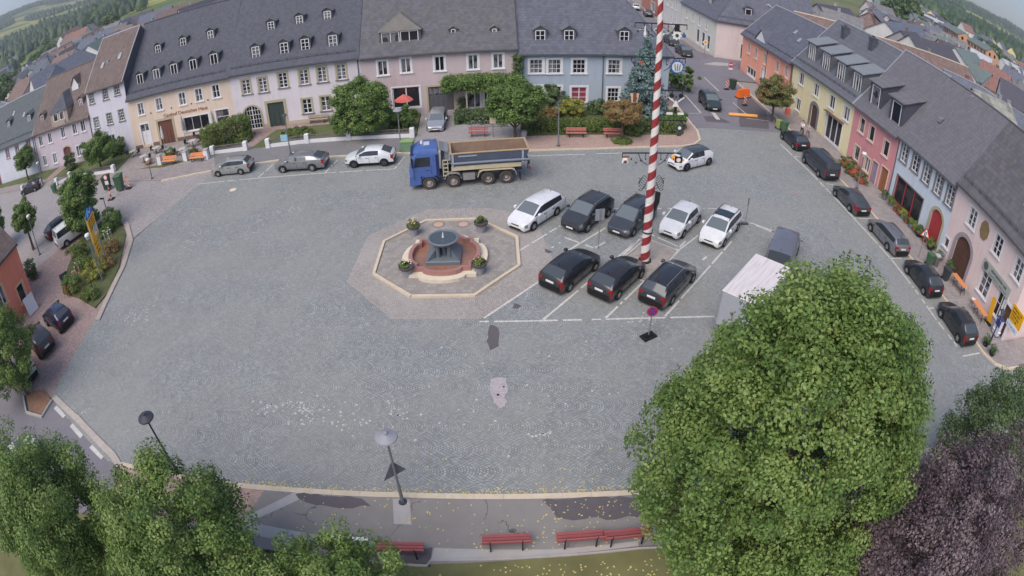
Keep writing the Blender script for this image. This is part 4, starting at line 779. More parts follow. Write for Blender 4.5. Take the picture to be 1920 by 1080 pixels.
# ---------------------------------------------------------------- vehicles
def partmesh(name,verts,faces,m,parent,smooth=40):
    used=sorted({i for f in faces for i in f}); mp={i:k for k,i in enumerate(used)}
    b=MB(); b.v=[verts[i] for i in used]; b.f=[[mp[i] for i in f] for f in faces]; b.m=[0]*len(faces); return b.build(name,m,parent,smooth)
def wheels(root,pos,R,w,rimm,hub=True,rname='rim'):
    for x,y in pos:
        sg=1 if y>0 else -1
        o=MB().lathe([(R*.62,-w/2),(R*.9,-w/2),(R,-w*.3),(R,w*.3),(R*.9,w/2),(R*.62,w/2),(R*.6,0)],20).build('wheel',M['tyre'],root,smooth=40)
        o.location=(x,y-sg*w/2,R); o.rotation_euler=(-sg*PI/2,0,0)
        r=MB(); r.lathe([(R*.6,w*.42),(R*.64,w*.48),(R*.68,w*.44)],20); 
        for k in range(5):
            a=2*PI*k/5; c,s=math.cos(a),math.sin(a); q=R*.14; r.add([(c*R*.1-s*q,s*R*.1+c*q,w*.46),(c*R*.1+s*q,s*R*.1-c*q,w*.46),(c*R*.64+s*q*1.2,s*R*.64-c*q*1.2,w*.42),(c*R*.64-s*q*1.2,s*R*.64+c*q*1.2,w*.42)],[(0,1,2,3)])
        r.lathe([(0,w*.49),(R*.14,w*.47),(R*.16,w*.4)],10); ro=r.build(rname,rimm,o); MB().lathe([(0,w*.3),(R*.61,w*.3)],16).build('brake_disc',M['dsteel'],o)
def car(label,cat,pos,col,kind='hatch',L=4.3,W=1.8,H=1.48,wb=2.65,R=.32,metal=0.,rails=False,sunroof=False,sill=False,rimm=None,group=None,roofm=None,name='parked_car',seed=0,tail=None,plates=True,glassroof=False,rough=.3):
    x0,y0,a=pos; root=thing(name,label,cat,(x0,y0,.006),a,group)
    pm=paint('car_paint_%d_%d_%d'%tuple(col),col,metal,rough)
    fo=.86 if kind!='van' else .95; xf=wb/2+fo; xr=xf-L; w=W/2
    bz={'hatch':.93,'estate':.93,'sedan':.92,'suv':1.06,'van':1.12,'mini':.98,'cross':1.0}[kind]; z0={'suv':.3,'van':.3,'cross':.28}.get(kind,.18)
    nose={'suv':.86,'van':.95,'cross':.82}.get(kind,.70)
    xc=wb/2-.18; xw=xc-.82; xb=xc-1.22
    if kind=='van': xc=wb/2+.28; xw=xc-.75; xb=xc-1.3
    if kind=='mini': xc=wb/2-.05; xw=xc-.72; xb=xc-1.15
    dre,dt={'hatch':(.72,.16),'estate':(.5,.14),'sedan':(1.45,.5),'suv':(.6,.16),'van':(.16,.05),'mini':(.5,.1),'cross':(1.0,.24)}[kind]
    xre=xr+dre; xt=xr+dt; x2=max(xre+.55,xb-1.0) if kind in('estate','suv','van') else max(xre+.28,xb-.95); 
    if kind in('hatch','mini','sedan','cross'): x2=min(x2,xb-.72); x3=x2-.2
    else: x3=x2-.1
    if x3<xre+.06: x3=xre+.06; x2=x3+.16
    tz=bz+.1
    S=[(xf,.52,None,.70,0),(xf-.07,nose*.9,None,.80,0),(xf-.3,nose,None,.93,0),(xf-.7,nose+(bz-nose)*.55,None,.985,0),(xc,bz,bz+.04,.985,1),
       (xw,bz+.02,H-.05,.985,1),(xb+.05,bz+.03,H-.005,1.,1),(xb-.05,bz+.03,H,1.,1),(x2,bz+.045,H-.01,1.,1),(x3,bz+.05,H-.02,1.,1),(xre,bz+.07,H-.06,.985,1),(xt,tz,tz+.03,.95,1),(xr+.03,tz-.16,None,.92,0),(xr,.58,None,.84,0)]
    V=[];n=len(S);NP=17
    for i,(x,zs,zr,wf,cab) in enumerate(S):
        w1=w*wf; zl=z0+(.1 if i in(0,n-1) else 0)+(.0)
        P=[(0,zl),(w1*.9,zl),(w1*.985,zl+.12),(w1,zl+(zs-zl)*.55),(w1*.975,zs-.05)]
        if not cab: P+=[(w1*.95,zs),(w1*.8,zs+.025),(w1*.5,zs+.04),(0,zs+.05)]
        elif i in(4,11): P+=[(w1*.955,zs+.015),(w1*.91,zr),(w1*.8,zr+.015),(0,zr+.035)]
        else:
            wr=w*(.74 if kind not in('van','suv') else .8); P+=[(w1*.95,zs+.02),(wr+.05,zr-.1),(wr-.06,zr-.02),(0,zr+.015)]
        if i in(0,n-1): P[5:]=[(w1*.92,zs+.01),(w1*.8,zs+.015),(w1*.5,zs+.02),(0,zs+.02)]
        row=[(x,y,z) for y,z in P]+[(x,-y,z) for y,z in P[1:8]][::-1]  # 9 + 7
        bulge=.0
        V+=row
    NP=16
    def vid(i,j): return i*NP+(j%NP)
    parts={}
    def put(k,f): parts.setdefault(k,[]).append(f)
    for i in range(n-1):
        for j in range(NP):
            jj=j if j<8 else 15-j   # mirrored strip index 0..7
            side='L' if j<8 else 'R'
            f=(vid(i,j),vid(i+1,j),vid(i+1,j+1),vid(i,j+1))
            k='body'
            if jj==5:
                if i in(4,5,7): k='win'+side
                elif i==6: k='pillar'
                elif i==9 and kind in('estate','suv','van'): k='win'+side
                elif i==8 and kind in ('van','estate','suv'): k='pillar'
            elif jj==7 and i==4: k='windscreen'
            elif jj==7 and i==10: k='rear_window'
            elif jj in(6,7) and roofm and 5<=i<=9: k='roof'
            elif jj==7 and sunroof and i in(6,7): k='sunroof'
            elif jj==7 and sunroof and i==5: k='body'
            elif jj in(3,) and i in(1,): k='head'+side
            elif jj in(4,) and i==1: k='head'+side
            elif jj in(3,) and i in(11,12): k='tail'+side
            elif jj==4 and i==11: k='tail'+side
            elif jj in(0,1): k='sill' if (sill or jj==0) else 'body'
            put(k,f)
    for sd,sg in (('L',1),('R',-1)):
        b0=len(V); ya,yb=sg*w*.6,sg*w*.9; zl=bz-.12; xa=xr+.006; xb2=xr+.13
        V+=[(xa,ya,zl),(xa,yb,zl),(xb2,yb,zl),(xb2,ya,zl),(xa+.02,ya,zl+.12),(xa+.02,yb,zl+.13),(xb2,yb,zl+.13),(xb2,ya,zl+.12)]
        for f in ((0,1,5,4),(1,2,6,5),(4,5,6,7),(3,0,4,7),(0,3,2,1)): put('tail'+sd,tuple(b0+i for i in f))
    put('body',tuple(vid(0,j) for j in range(NP))); put('rearcap',tuple(vid(n-1,j) for j in range(NP))[::-1])
    gm=M['carglass']
    bo=partmesh('body',V,parts['body'],pm,root)
    partmesh('lower_trim',V,parts['sill']+parts['rearcap'],M['black'],bo); 
    partmesh('pillar_trim',V,parts['pillar'],M['black'],bo)
    for k,nm,mm in (('windscreen','windscreen',M['screen']),('rear_window','rear_window',M['rearglass']),('winL','side_window',gm),('winR','side_window',gm),('headL','headlight',M['lightglass']),('headR','headlight',M['lightglass']),('tailL','tail_light',M['red']),('tailR','tail_light',M['red']),('sunroof','sunroof',gm),('roof','roof',roofm),('grille','grille',M['black'])):
        if k in parts: partmesh(nm,V,parts[k],mm,root)
    wheels(root,[(wb/2,w+.025),(wb/2,-w-.025),(-wb/2,w+.025),(-wb/2,-w-.025)],R,.22,rimm or M['rim'])
    for x in (wb/2,-wb/2):
        for sg in (1,-1):
            A=MB(); an=[PI*(k-1)/12 for k in range(15)]; y=(w+.006)*sg
            for a,b in zip(an[:-1],an[1:]):
                r0,r1=R+.005,R+.06; A.poly([(x+r0*math.cos(a),y,R+r0*math.sin(a)),(x+r1*math.cos(a),y,R+r1*math.sin(a)),(x+r1*math.cos(b),y,R+r1*math.sin(b)),(x+r0*math.cos(b),y,R+r0*math.sin(b))])
                A.poly([(x+r1*math.cos(a),y,R+r1*math.sin(a)),(x+r1*math.cos(a),y-.06*sg,R+r1*math.sin(a)),(x+r1*math.cos(b),y-.06*sg,R+r1*math.sin(b)),(x+r1*math.cos(b),y,R+r1*math.sin(b))])
            A.build('wheel_arch',M['black'],root)
    sm=MB()
    for sg in (1,-1):
        for x in (xb,x2+.02,xc-.12): sm.box(x-.012,x+.012,min(sg*(w*.99),sg*(w+.004)),max(sg*(w*.99),sg*(w+.004)),z0+.14,bz-.06)
        for x in (xb+.22,x2+.24): sm.box(x-.1,x+.06,min(sg*(w*.985),sg*(w+.02)),max(sg*(w*.985),sg*(w+.02)),bz-.16,bz-.12)
    sm.build('door_seams',M['black'],bo)
    for sg in (1,-1):
        m_=MB(); m_.cbox(xc-.42,xc-.22,min(sg*(w+.02),sg*(w+.2)),max(sg*(w+.02),sg*(w+.2)),bz+.04,bz+.2,.03); m_.build('wing_mirror',pm,root)
    MB().box(xf-.1,xf+.006,-w*.5,w*.5,z0+.08,z0+.17).box(xf-.09,xf+.012,-w*.34,w*.34,.5,.57).build('lower_grille',M['black'],root)
    MB().box(xf-.02,xf+.016,-.26,.26,.38,.49).build('number_plate',M['plate'],root); zp=.72 if kind!='sedan' else .6
    MB().box(xr-.02,xr+.035,-.26,.26,zp-.02,zp+.09).build('number_plate',M['plate'],root)
    if rails:
        wr=w*.74 if kind not in('suv','van') else w*.8
        for sg in (1,-1): MB().tube([(xw-.1,sg*(wr-.05),H-.05),(xw-.25,sg*(wr-.05),H+.035),(xre+.15,sg*(wr-.05),H+.02),(xre+.05,sg*(wr-.05),H-.05)],.022).build('roof_rail',M['steel'] if rails==1 else M['black'],root)
    MB().cyl((xre+.25,0,H-.03),(xre+.1,0,H+.12),.02,.01,n=6).build('aerial',M['black'],root)
    return root
SIL=(178,178,180); WH=(222,222,226); BLK=(50,51,56)
A1=R_(-129); A2=R_(50)
car('small silver estate car, leftmost in the kerbside bays below the inn','car',(*(-25.58,47.97,-3.11)[:2],R_(180)),(172,174,172),'estate',4.22,1.68,1.46,2.46,.3,metal=.5)
car('silver grey fastback car, middle of the three kerbside bays','car',(*(-18.45,47.58,3.09)[:2],R_(178)),(150,150,154),'cross',4.85,1.87,1.46,2.84,.35,metal=.6)
car('white crossover with dark alloys, right of the three kerbside bays','car',(*(-11.94,47.66,-3.11)[:2],R_(180)),(212,216,218),'cross',4.36,1.83,1.53,2.67,.35,sill=True,rimm=M['dsteel'])
car('silver estate car parked facing out in the driveway','car',(-7.0,56.4,R_(-90)),(176,178,186),'estate',4.6,1.75,1.46,2.65,.31,metal=.5)
car('white electric hatchback with orange flower print on its bonnet','car',(*(15.47,46.48,-2.60)[:2],R_(-150)),(224,224,230),'mini',4.26,1.81,1.56,2.77,.36,name='moving_car',roofm=paint('car_paint_40_42_48',(62,66,72)),rimm=M['dsteel'])
E1=bpy.data.objects['moving_car']
fl=MB()
for k in range(64):
    u,v=random.uniform(-1,1),random.uniform(0,1); x=.28+1.24+v*.42; y=u*.62; r=random.uniform(.06,.13); z=.98-.6*max(0,v-.1)*.42; z={0:.0}.get(k,z)
    if k==0: continue
    fl.cyl((x,y,z-.08),(x,y,z+.016),r,r,n=6,mi=random.choice((0,0,0,0,1,2)))
fl.build('flower_print',[mat('print_orange',(232,176,84),.4),mat('print_purple',(110,84,120),.4),mat('print_pink',(214,130,110),.4)],E1)
car('white estate car nearest the fountain in the upper row of the car park','car',(1.65,36.7,A1),WH,'estate',4.7,1.81,1.5,2.66,.33,rails=0)
car('dark charcoal off road car with roof rails beside the white estate','car',(5.2,36.45,A1),(70,72,78),'suv',4.48,1.85,1.64,2.67,.36,rails=1,metal=.4,sill=True)
car('dark grey people carrier half hidden by the maypole','car',(8.25,35.9,A1),(78,80,86),'estate',4.5,1.82,1.6,2.7,.32,rails=2,metal=.4)
car('white hatchback right of the maypole in the upper row','car',(11.7,35.65,A1),(214,214,216),'hatch',4.25,1.75,1.46,2.61,.31)
car('white estate car with black glass sunroof at the right end of the row','car',(14.3,34.55,A1),(222,222,222),'estate',4.68,1.81,1.47,2.69,.32,sunroof=True,rails=2)
car('black hatchback with lit red tail lamps, nearest the fountain in the lower row','car',(3.45,29.75,A2),BLK,'hatch',4.33,1.77,1.42,2.69,.32,metal=.3)
car('black hatchback in the middle of the lower row','car',(6.15,28.9,A2),(52,52,58),'hatch',4.33,1.77,1.42,2.65,.32,metal=.3)
car('black estate car with silver roof rails by the no stopping sign','car',(9.2,28.35,A2),(52,54,62),'estate',4.7,1.83,1.48,2.8,.33,rails=1,metal=.3)
g='cars along the right hand kerb'
car('black hatchback parked last in the kerb row nearest the orange benches','car',(*(29.13,23.11,1.52)[:2],R_(90)),(52,52,56),'hatch',4.2,1.76,1.5,2.6,.32,group=g,metal=.2)
car('charcoal hatchback by the green wheelie bin at the right kerb','car',(29.0,28.3,R_(91)),(52,54,60),'hatch',4.1,1.75,1.5,2.55,.31,group=g,metal=.3)
car('silver grey estate car at the kerb below the triangular warning sign','car',(*(28.86,34.08,1.61)[:2],R_(91)),(132,132,138),'estate',4.75,1.82,1.48,2.79,.33,group=g,metal=.5)
car('dark grey saloon car at the kerb below the red house','car',(*(28.34,39.94,1.66)[:2],R_(92)),(92,94,100),'sedan',4.5,1.78,1.44,2.62,.32,group=g,metal=.5)
car('dark blue grey minibus parked at the kerb by the red house','van',(*(28.48,46.60,1.62)[:2],R_(92)),(66,72,84),'van',5.0,1.92,1.95,3.0,.34,group=g,metal=.4,name='minibus')
car('dark car parked at the kerb by the two pedestrians','car',(*(28.62,52.74,1.65)[:2],R_(93)),(52,54,64),'hatch',4.1,1.76,1.5,2.55,.32,group=g,metal=.3)
car('dark green off road car driving down the street toward the square','car',(22.6,63.4,R_(-92)),(62,74,72),'suv',4.4,1.84,1.66,2.65,.36,name='moving_car',metal=.4,rails=1)
car('dark blue small hatchback by the salmon house at the brick parking edge','car',(*(-32.03,25.30,2.94)[:2],R_(162)),(44,50,78),'mini',3.7,1.66,1.48,2.4,.29,metal=.4)
car('dark brown off road car behind the tree at the left edge','car',(-32.6,22.6,R_(160)),(64,58,60),'suv',4.2,1.8,1.62,2.55,.34,metal=.4)
car('pale green silver hatchback half hidden under the left tree','car',(-32.5,19.75,R_(160)),(168,184,176),'mini',4.0,1.7,1.5,2.5,.3,metal=.4)
car('black car parked beside the white van on the left court','car',(-43.2,39.6,R_(64)),(38,38,46),'hatch',4.4,1.8,1.44,2.68,.32,metal=.3)
car('white delivery van parked on the left court beside the black car','van',(-39.6,38.0,R_(60)),(222,224,226),'van',4.9,1.9,1.95,3.0,.33,name='delivery_van')
car('dark car under the young trees on the far left lane','car',(-61.5,52.2,R_(190)),(48,48,56),'hatch',4.2,1.76,1.46,2.6,.31,metal=.3)
car('white car turning in at the bottom left edge','car',(-27.4,12.2,R_(60)),(220,220,224),'hatch',4.2,1.76,1.46,2.6,.31,name='moving_car')
for i,(p,c,lab,k) in enumerate((((27.47,88.65),(62,60,58),'dark car nearest in the line at the kerb up the far street','hatch'),((27.44,96.16),(66,62,56),'dark brown car second in the line up the far street','estate'),((26.99,101.58),(214,212,208),'white car third in the line up the far street','hatch'),((30.03,125.35),(70,74,84),'dark blue car far up the street beside the roof edge','hatch'),((29.02,133.61),(212,212,214),'white car at the top of the far street','estate'),((27.76,139.59),(206,206,208),'white car farthest up the street at the top edge','hatch'))):
    car(lab,'car',(p[0]-.6,p[1]+1,R_(-86 if i<3 else 84)),c,k,4.4,1.78,1.48,2.62,.32,group='cars in the far street',metal=.2)
# --- blue tipper truck
tp=(-3.28,43.31,-2.97)
T=thing('tipper_truck','blue four axle tipper truck with rusty open tipping body','truck',(-.42,43.75,.006),R_(-173))
tb_=paint('truck_blue',(70,98,160),0,.35); dk=mat('tipper_blue_grey',(84,92,108),.55,.15,2); rust=mat('rusty_inner_steel',(130,108,92),.85,.25,2,bump=.3); pale=mat('pale_frame_paint',(196,184,156),.7,.12,4)
# x forward; front axle at x=5.9, axles at 5.9,4.05,1.4,0
def loft(secs,name,m,parent,smooth=35):
    n=len(secs[0]); V=[p for s in secs for p in s]; F=[(i*n+j,i*n+(j+1)%n,(i+1)*n+(j+1)%n,(i+1)*n+j) for i in range(len(secs)-1) for j in range(n)]
    F+=[tuple(range(n-1,-1,-1)),tuple(range((len(secs)-1)*n,len(secs)*n))]; return partmesh(name,V,F,m,parent,smooth)
def csec(x,z,hw,r=.12):  # horizontal slice of the cab
    return None
cab=[]
for z,xf,xb_,hw in ((1.16,7.34,5.2,1.24),(1.75,7.32,5.05,1.25),(2.0,7.28,5.05,1.25),(2.8,7.05,5.05,1.2),(3.05,6.95,5.08,1.16),(3.32,6.55,5.15,1.02),(3.38,6.2,5.3,.9)):
    cab.append([(xf,-hw+.18,z),(xf,hw-.18,z),(xf-.2,hw,z),(xb_,hw,z),(xb_,-hw,z),(xf-.2,-hw,z)])
loft([s[::-1] for s in cab],'cab',tb_,T)
def quadp(name,pts,m,par,th=.012):
    b=MB(); a=Vector(pts[0]);nn=(Vector(pts[1])-a).cross(Vector(pts[-1])-a).normalized()*th; q=[tuple(Vector(p)+nn) for p in pts]; k=len(pts)
    b.add(pts+q,[tuple(range(k-1,-1,-1)),tuple(range(k,2*k))]+[(i,(i+1)%k,k+(i+1)%k,k+i) for i in range(k)]); return b.build(name,m,par)
quadp('windscreen',[(7.29,-1.02,2.02),(7.29,1.02,2.02),(7.06,1.0,2.78),(7.06,-1.0,2.78)],M['carglass'],T)
for sg in (1,-1):
    P=[(6.95,sg*1.252,2.0),(5.72,sg*1.252,2.0),(5.72,sg*1.21,2.72),(6.82,sg*1.21,2.72)]
    quadp('side_window',P if sg<0 else P[::-1],M['carglass'],T,.012)
    m_=MB(); m_.box(7.02,7.14,min(sg*1.3,sg*1.52),max(sg*1.3,sg*1.52),2.05,2.75); m_.box(7.05,7.1,min(sg*1.2,sg*1.4),max(sg*1.2,sg*1.4),2.6,2.65); m_.build('wing_mirror',M['black'],T)
    MB().box(7.2,7.37,min(sg*.75,sg*1.12),max(sg*.75,sg*1.12),.75,.95).build('headlight',M['lightglass'],T)
MB().box(5.7,6.15,-.35,.35,3.375,3.42).build('roof_hatch',mat('pale_hatch',(188,192,200),.4),T); MB().lathe([(0,3.62),(.1,3.6),(.12,3.38)],10,(6.3,-.1,0)).build('beacon',mat('beacon_white',(216,214,216),.3),T,smooth=50)
b=MB()
for sg in (1,-1):
    y0,y1=(1.235,1.262) if sg>0 else (-1.262,-1.235)
    b.box(6.98,7.01,y0,y1,.95,2.0).box(5.66,5.69,y0,y1,1.3,2.0).box(5.69,6.98,y0,y1,1.98,2.01).box(5.8,6.1,y0,y1,1.62,1.68).box(5.06,5.3,y0-.005,y1+.005,1.1,2.9)
b.build('door_seams',mat('deep_blue_seam',(34,44,92),.5),T)
MB().add([(6.72,-1.1,3.12),(6.72,1.1,3.12),(7.2,1.05,2.9),(7.2,-1.05,2.9),(6.72,-1.1,3.06),(6.72,1.1,3.06),(7.2,1.05,2.86),(7.2,-1.05,2.86)],[(0,3,2,1),(4,5,6,7),(2,3,7,6),(0,1,5,4)]).build('sun_visor',mat('deep_blue_seam',(34,44,92)),T)
gr=MB(); 
for k in range(4): gr.box(7.3,7.36,-.8,.8,1.05+.16*k,1.14+.16*k)
gr.build('grille',M['black'],T); MB().add([(6.5,-1.22,.5),(7.4,-1.22,.42),(7.4,1.22,.42),(6.5,1.22,.5),(6.52,-1.22,1.158),(7.36,-1.22,1.158),(7.36,1.22,1.158),(6.52,1.22,1.158)],[(0,3,2,1),(4,5,6,7),(0,1,5,4),(1,2,6,5),(2,3,7,6),(3,0,4,7)]).build('bumper',tb_,T); MB().box(5.3,6.5,-.7,.7,.75,1.155).build('engine_block',M['black'],T); MB().box(7.41,7.43,-.26,.26,.5,.61).build('number_plate',M['plate'],T)
MB().box(-1.3,6.6,-.42,-.3,.75,1.0).box(-1.3,6.6,.3,.42,.75,1.0).box(-1.2,6.4,-.3,.3,.78,.9).cyl((2.2,.75,.78),(3.4,.75,.78),.3,n=12).box(2.3,3.3,-1.1,-.5,.55,1.0).build('chassis',M['dsteel'],T)
R4=.53
for i,x in enumerate((5.9,4.05,1.4,0.0)):
    for sg in (1,-1):
        o=MB().lathe([(R4*.55,-.17),(R4*.93,-.17),(R4,-.1),(R4,.1),(R4*.93,.17),(R4*.55,.17)],22).build('wheel',mat('dusty_tyre',(72,66,64),.9,.15),T,smooth=35); o.location=(x,sg*1.06,R4); o.rotation_euler=(-sg*PI/2,0,0)
        pr=[(R4*.56,.15),(R4*.45,.02 if i<2 else -.1),(R4*.25,.1 if i<2 else -.02),(R4*.2,.2 if i<2 else .12),(0,.2 if i<2 else .12)]
        MB().lathe(pr,18).build('rim',mat('truck_rim',(164,156,150),.5,.12,6),o,smooth=35)
for x0,x1,zt,mm,nm in ((5.22,6.6,1.15,tb_,'front_mudguard'),(3.4,4.72,1.25,mat('grey_mudguard',(142,140,138),.6,.1),'mudguard'),(-.8,2.2,1.3,pale,'rear_mudguard')):
    for sg in (1,-1):
        b=MB(); pts=[(x0,.72),(x0+.16,zt-.12),(x0+.4,zt),(x1-.4,zt),(x1-.16,zt-.12),(x1,.72)]
        for a,c in zip(pts[:-1],pts[1:]): b.poly([(a[0],sg*.82,a[1]),(c[0],sg*.82,c[1]),(c[0],sg*1.26,c[1]),(a[0],sg*1.26,a[1])]); b.poly([(a[0],sg*1.26,a[1]),(c[0],sg*1.26,c[1]),(c[0],sg*1.26,c[1]-.07),(a[0],sg*1.26,a[1]-.07)])
        b.build(nm,mm,T)
MB().box(-1.15,4.15,-1.17,1.17,1.38,1.72).build('subframe',pale,T)
def tub(o,z0,z1,t,name,m,par,xr0=-1.75,xf0=4.25):
    pass
O0=[(-1.45,-1.12),(4.15,-1.12),(4.15,1.12),(-1.45,1.12)]; O1=[(-1.75,-1.24),(4.2,-1.24),(4.2,1.24),(-1.75,1.24)]; I1=[(-1.65,-1.12),(4.08,-1.12),(4.08,1.12),(-1.65,1.12)]; I0=[(-1.35,-.85),(3.9,-.85),(3.9,.85),(-1.35,.85)]
b=MB(); z0,z1=1.74,2.78; b.add([(x,y,z0) for x,y in O0]+[(x,y,z1) for x,y in O1]+[(x,y,z1) for x,y in I1],[(i,(i+1)%4,4+(i+1)%4,4+i) for i in range(4)]+[(4+i,4+(i+1)%4,8+(i+1)%4,8+i) for i in range(4)]+[(3,2,1,0)]); tubo=b.build('tipping_body',dk,T)
b=MB(); b.add([(x,y,z1+.003) for x,y in I1]+[(x,y,1.86) for x,y in I0],[(i,(i+1)%4,4+(i+1)%4,4+i) for i in range(4)]+[(4,5,6,7)]); b.build('rusty_lining',rust,tubo)
b=MB()
for sg in (1,-1): b.cyl((-1.85,sg*1.24,1.98),(4.15,sg*1.2,1.98),.1,n=10)
b.build('side_rail',mat('rail_blue_grey',(120,128,142),.4,.1),tubo,smooth=50)
b=MB(); b.box(-1.8,4.25,-1.27,-1.1,2.78,2.84).box(-1.8,4.25,1.1,1.27,2.78,2.84).box(4.08,4.25,-1.1,1.1,2.78,2.84).box(-1.8,-1.66,-1.1,1.1,2.78,2.84); b.build('top_rim',mat('worn_rim',(176,152,122),.8,.2,4),tubo)
b=MB()
for sg in (1,-1): b.box(2.2,3.6,min(sg*1.215,sg*1.245),max(sg*1.215,sg*1.245),2.52,2.62); b.box(-1.35,-1.2,min(sg*1.2,sg*1.26),max(sg*1.2,sg*1.26),1.75,2.78); b.box(3.95,4.1,min(sg*1.2,sg*1.26),max(sg*1.2,sg*1.26),1.75,2.78)
b.build('side_stripe',mat('pale_stripe',(158,164,176),.5),tubo)
b=MB(); b.add([(4.25,-1.1,2.84),(4.25,1.1,2.84),(5.0,.95,3.2),(5.0,-.95,3.2),(4.25,-1.1,2.3),(4.25,1.1,2.3)],[(0,1,2,3),(4,5,1,0)]); b.box(4.3,4.6,-.9,.9,2.3,3.0); b.cyl((4.75,.2,1.1),(4.5,.2,2.9),.16,n=10).box(4.4,4.9,-1.15,-.2,1.1,2.6); b.build('hydraulic_gear',mat('grey_hydraulics',(128,132,138),.5,.15),T)
b=MB()
for x in (4.42,4.78): b.box(x-.03,x+.03,1.08,1.14,.95,2.35)
for k in range(5): b.box(4.42,4.78,1.08,1.14,1.0+.32*k,1.07+.32*k)
b.build('ladder',pale,T)
MB().box(-1.85,-1.72,-1.1,1.1,1.5,1.66).box(-1.75,-1.68,-.95,-.75,1.0,1.5).box(-1.75,-1.68,.75,.95,1.0,1.5).build('rear_beam',M['dsteel'],T)
for sg in (1,-1): MB().box(-1.9,-1.82,min(sg*.7,sg*1.1),max(sg*.7,sg*1.1),1.0,1.14).build('tail_light',M['red'],T); MB().box(-1.1,-1.06,min(sg*.75,sg*1.25),max(sg*.75,sg*1.25),.25,.8).build('mud_flap',M['black'],T)
for sg in (1,-1): MB().cyl((4.9,sg*1.05,.75),(3.0,sg*1.05,.75),.02,n=4).box(2.4,3.3,min(sg*.8,sg*1.2),max(sg*.8,sg*1.2),.55,1.05).build('tank',mat('truck_tank',(138,136,134),.5,.2,4),T)
# --- grey van and box trailer under the big tree
car('grey van with black mirrors, seen from behind in front of the white roofed trailer','van',(17.75,31.2,R_(57)),(116,116,126),'van',5.0,1.92,1.98,3.0,.34,name='parked_van',metal=.3)
bt=thing('box_trailer','grey box trailer with white roof, half under the big linden','trailer',(12.84,24.55,.006),R_(47.5))
wheels(bt,[(.75,1.05),(.75,-1.05),(-.25,1.05),(-.25,-1.05)],.33,.22,M['rim'])
MB().tube([(2.6,-.5,.6),(4.0,0,.5),(2.6,.5,.6)],.05).build('drawbar',M['dsteel'],bt)
m,t,b=newmat('white_box_roof'); co=t.coord(); s=t.sep(co); t.put(b.inputs['Base Color'],t.ramp(t.noise(t.comb(t.math('MULTIPLY',s[0],.5),t.math('MULTIPLY',s[1],5.),0),1.,4),[(.3,lin((196,186,186))),(.55,lin((222,214,214))),(.75,lin((206,196,192)))])); b.inputs['Roughness'].default_value=.5
bx_=MB(); bx_.box(-2.0,2.65,-1.12,1.12,.9,3.0); bxo=bx_.build('cargo_box',paint('car_paint_boxgrey',(150,154,164),0,.5),bt); MB().cbox(-2.03,2.68,-1.15,1.15,3.003,3.06,.03).build('box_roof',m,bxo)
MB().box(-2.05,2.6,-.9,.9,.55,.89).build('chassis',M['black'],bt); MB().box(-2.06,-2.0,-1.05,1.05,.95,2.95).build('rear_door',mat('box_door',(166,168,176),.5,.08),bxo)
# ---------------------------------------------------------------- plants
def leafmesh(name,P,N,size,lc,m,parent=None,aspect=.62):
    """one mesh of bent leaves; P positions, N normals, lc tone 0..1"""
    n=len(P); N=N/np.linalg.norm(N,axis=1,keepdims=True); r=NR.normal(size=(n,3)); T=np.cross(N,r); T/=np.linalg.norm(T,axis=1,keepdims=True)+1e-9; B=np.cross(N,T)
    s=(size*(.65+.7*NR.random(n)))[:,None] if np.isscalar(size) else size[:,None]
    V=np.empty((n,4,3)); V[:,0]=P-T*s*.5; V[:,1]=P+B*s*aspect*.5-N*s*.1; V[:,2]=P+T*s*.5-N*s*.12; V[:,3]=P-B*s*aspect*.5-N*s*.1
    me=bpy.data.meshes.new(name); me.vertices.add(4*n); me.vertices.foreach_set('co',V.reshape(-1)); me.loops.add(4*n); me.loops.foreach_set('vertex_index',np.arange(4*n,dtype=np.int32))
    me.polygons.add(n); me.polygons.foreach_set('loop_start',np.arange(0,4*n,4,dtype=np.int32)); me.polygons.foreach_set('loop_total',np.full(n,4,dtype=np.int32))
    at=me.attributes.new('lc','FLOAT','POINT'); at.data.foreach_set('value',np.repeat(np.clip(lc,0,1),4).astype(np.float32)); me.materials.append(m); me.update(); me.validate()
    o=bpy.data.objects.new(name,me); COL.objects.link(o)
    if parent is not None: o.parent=parent
    return o
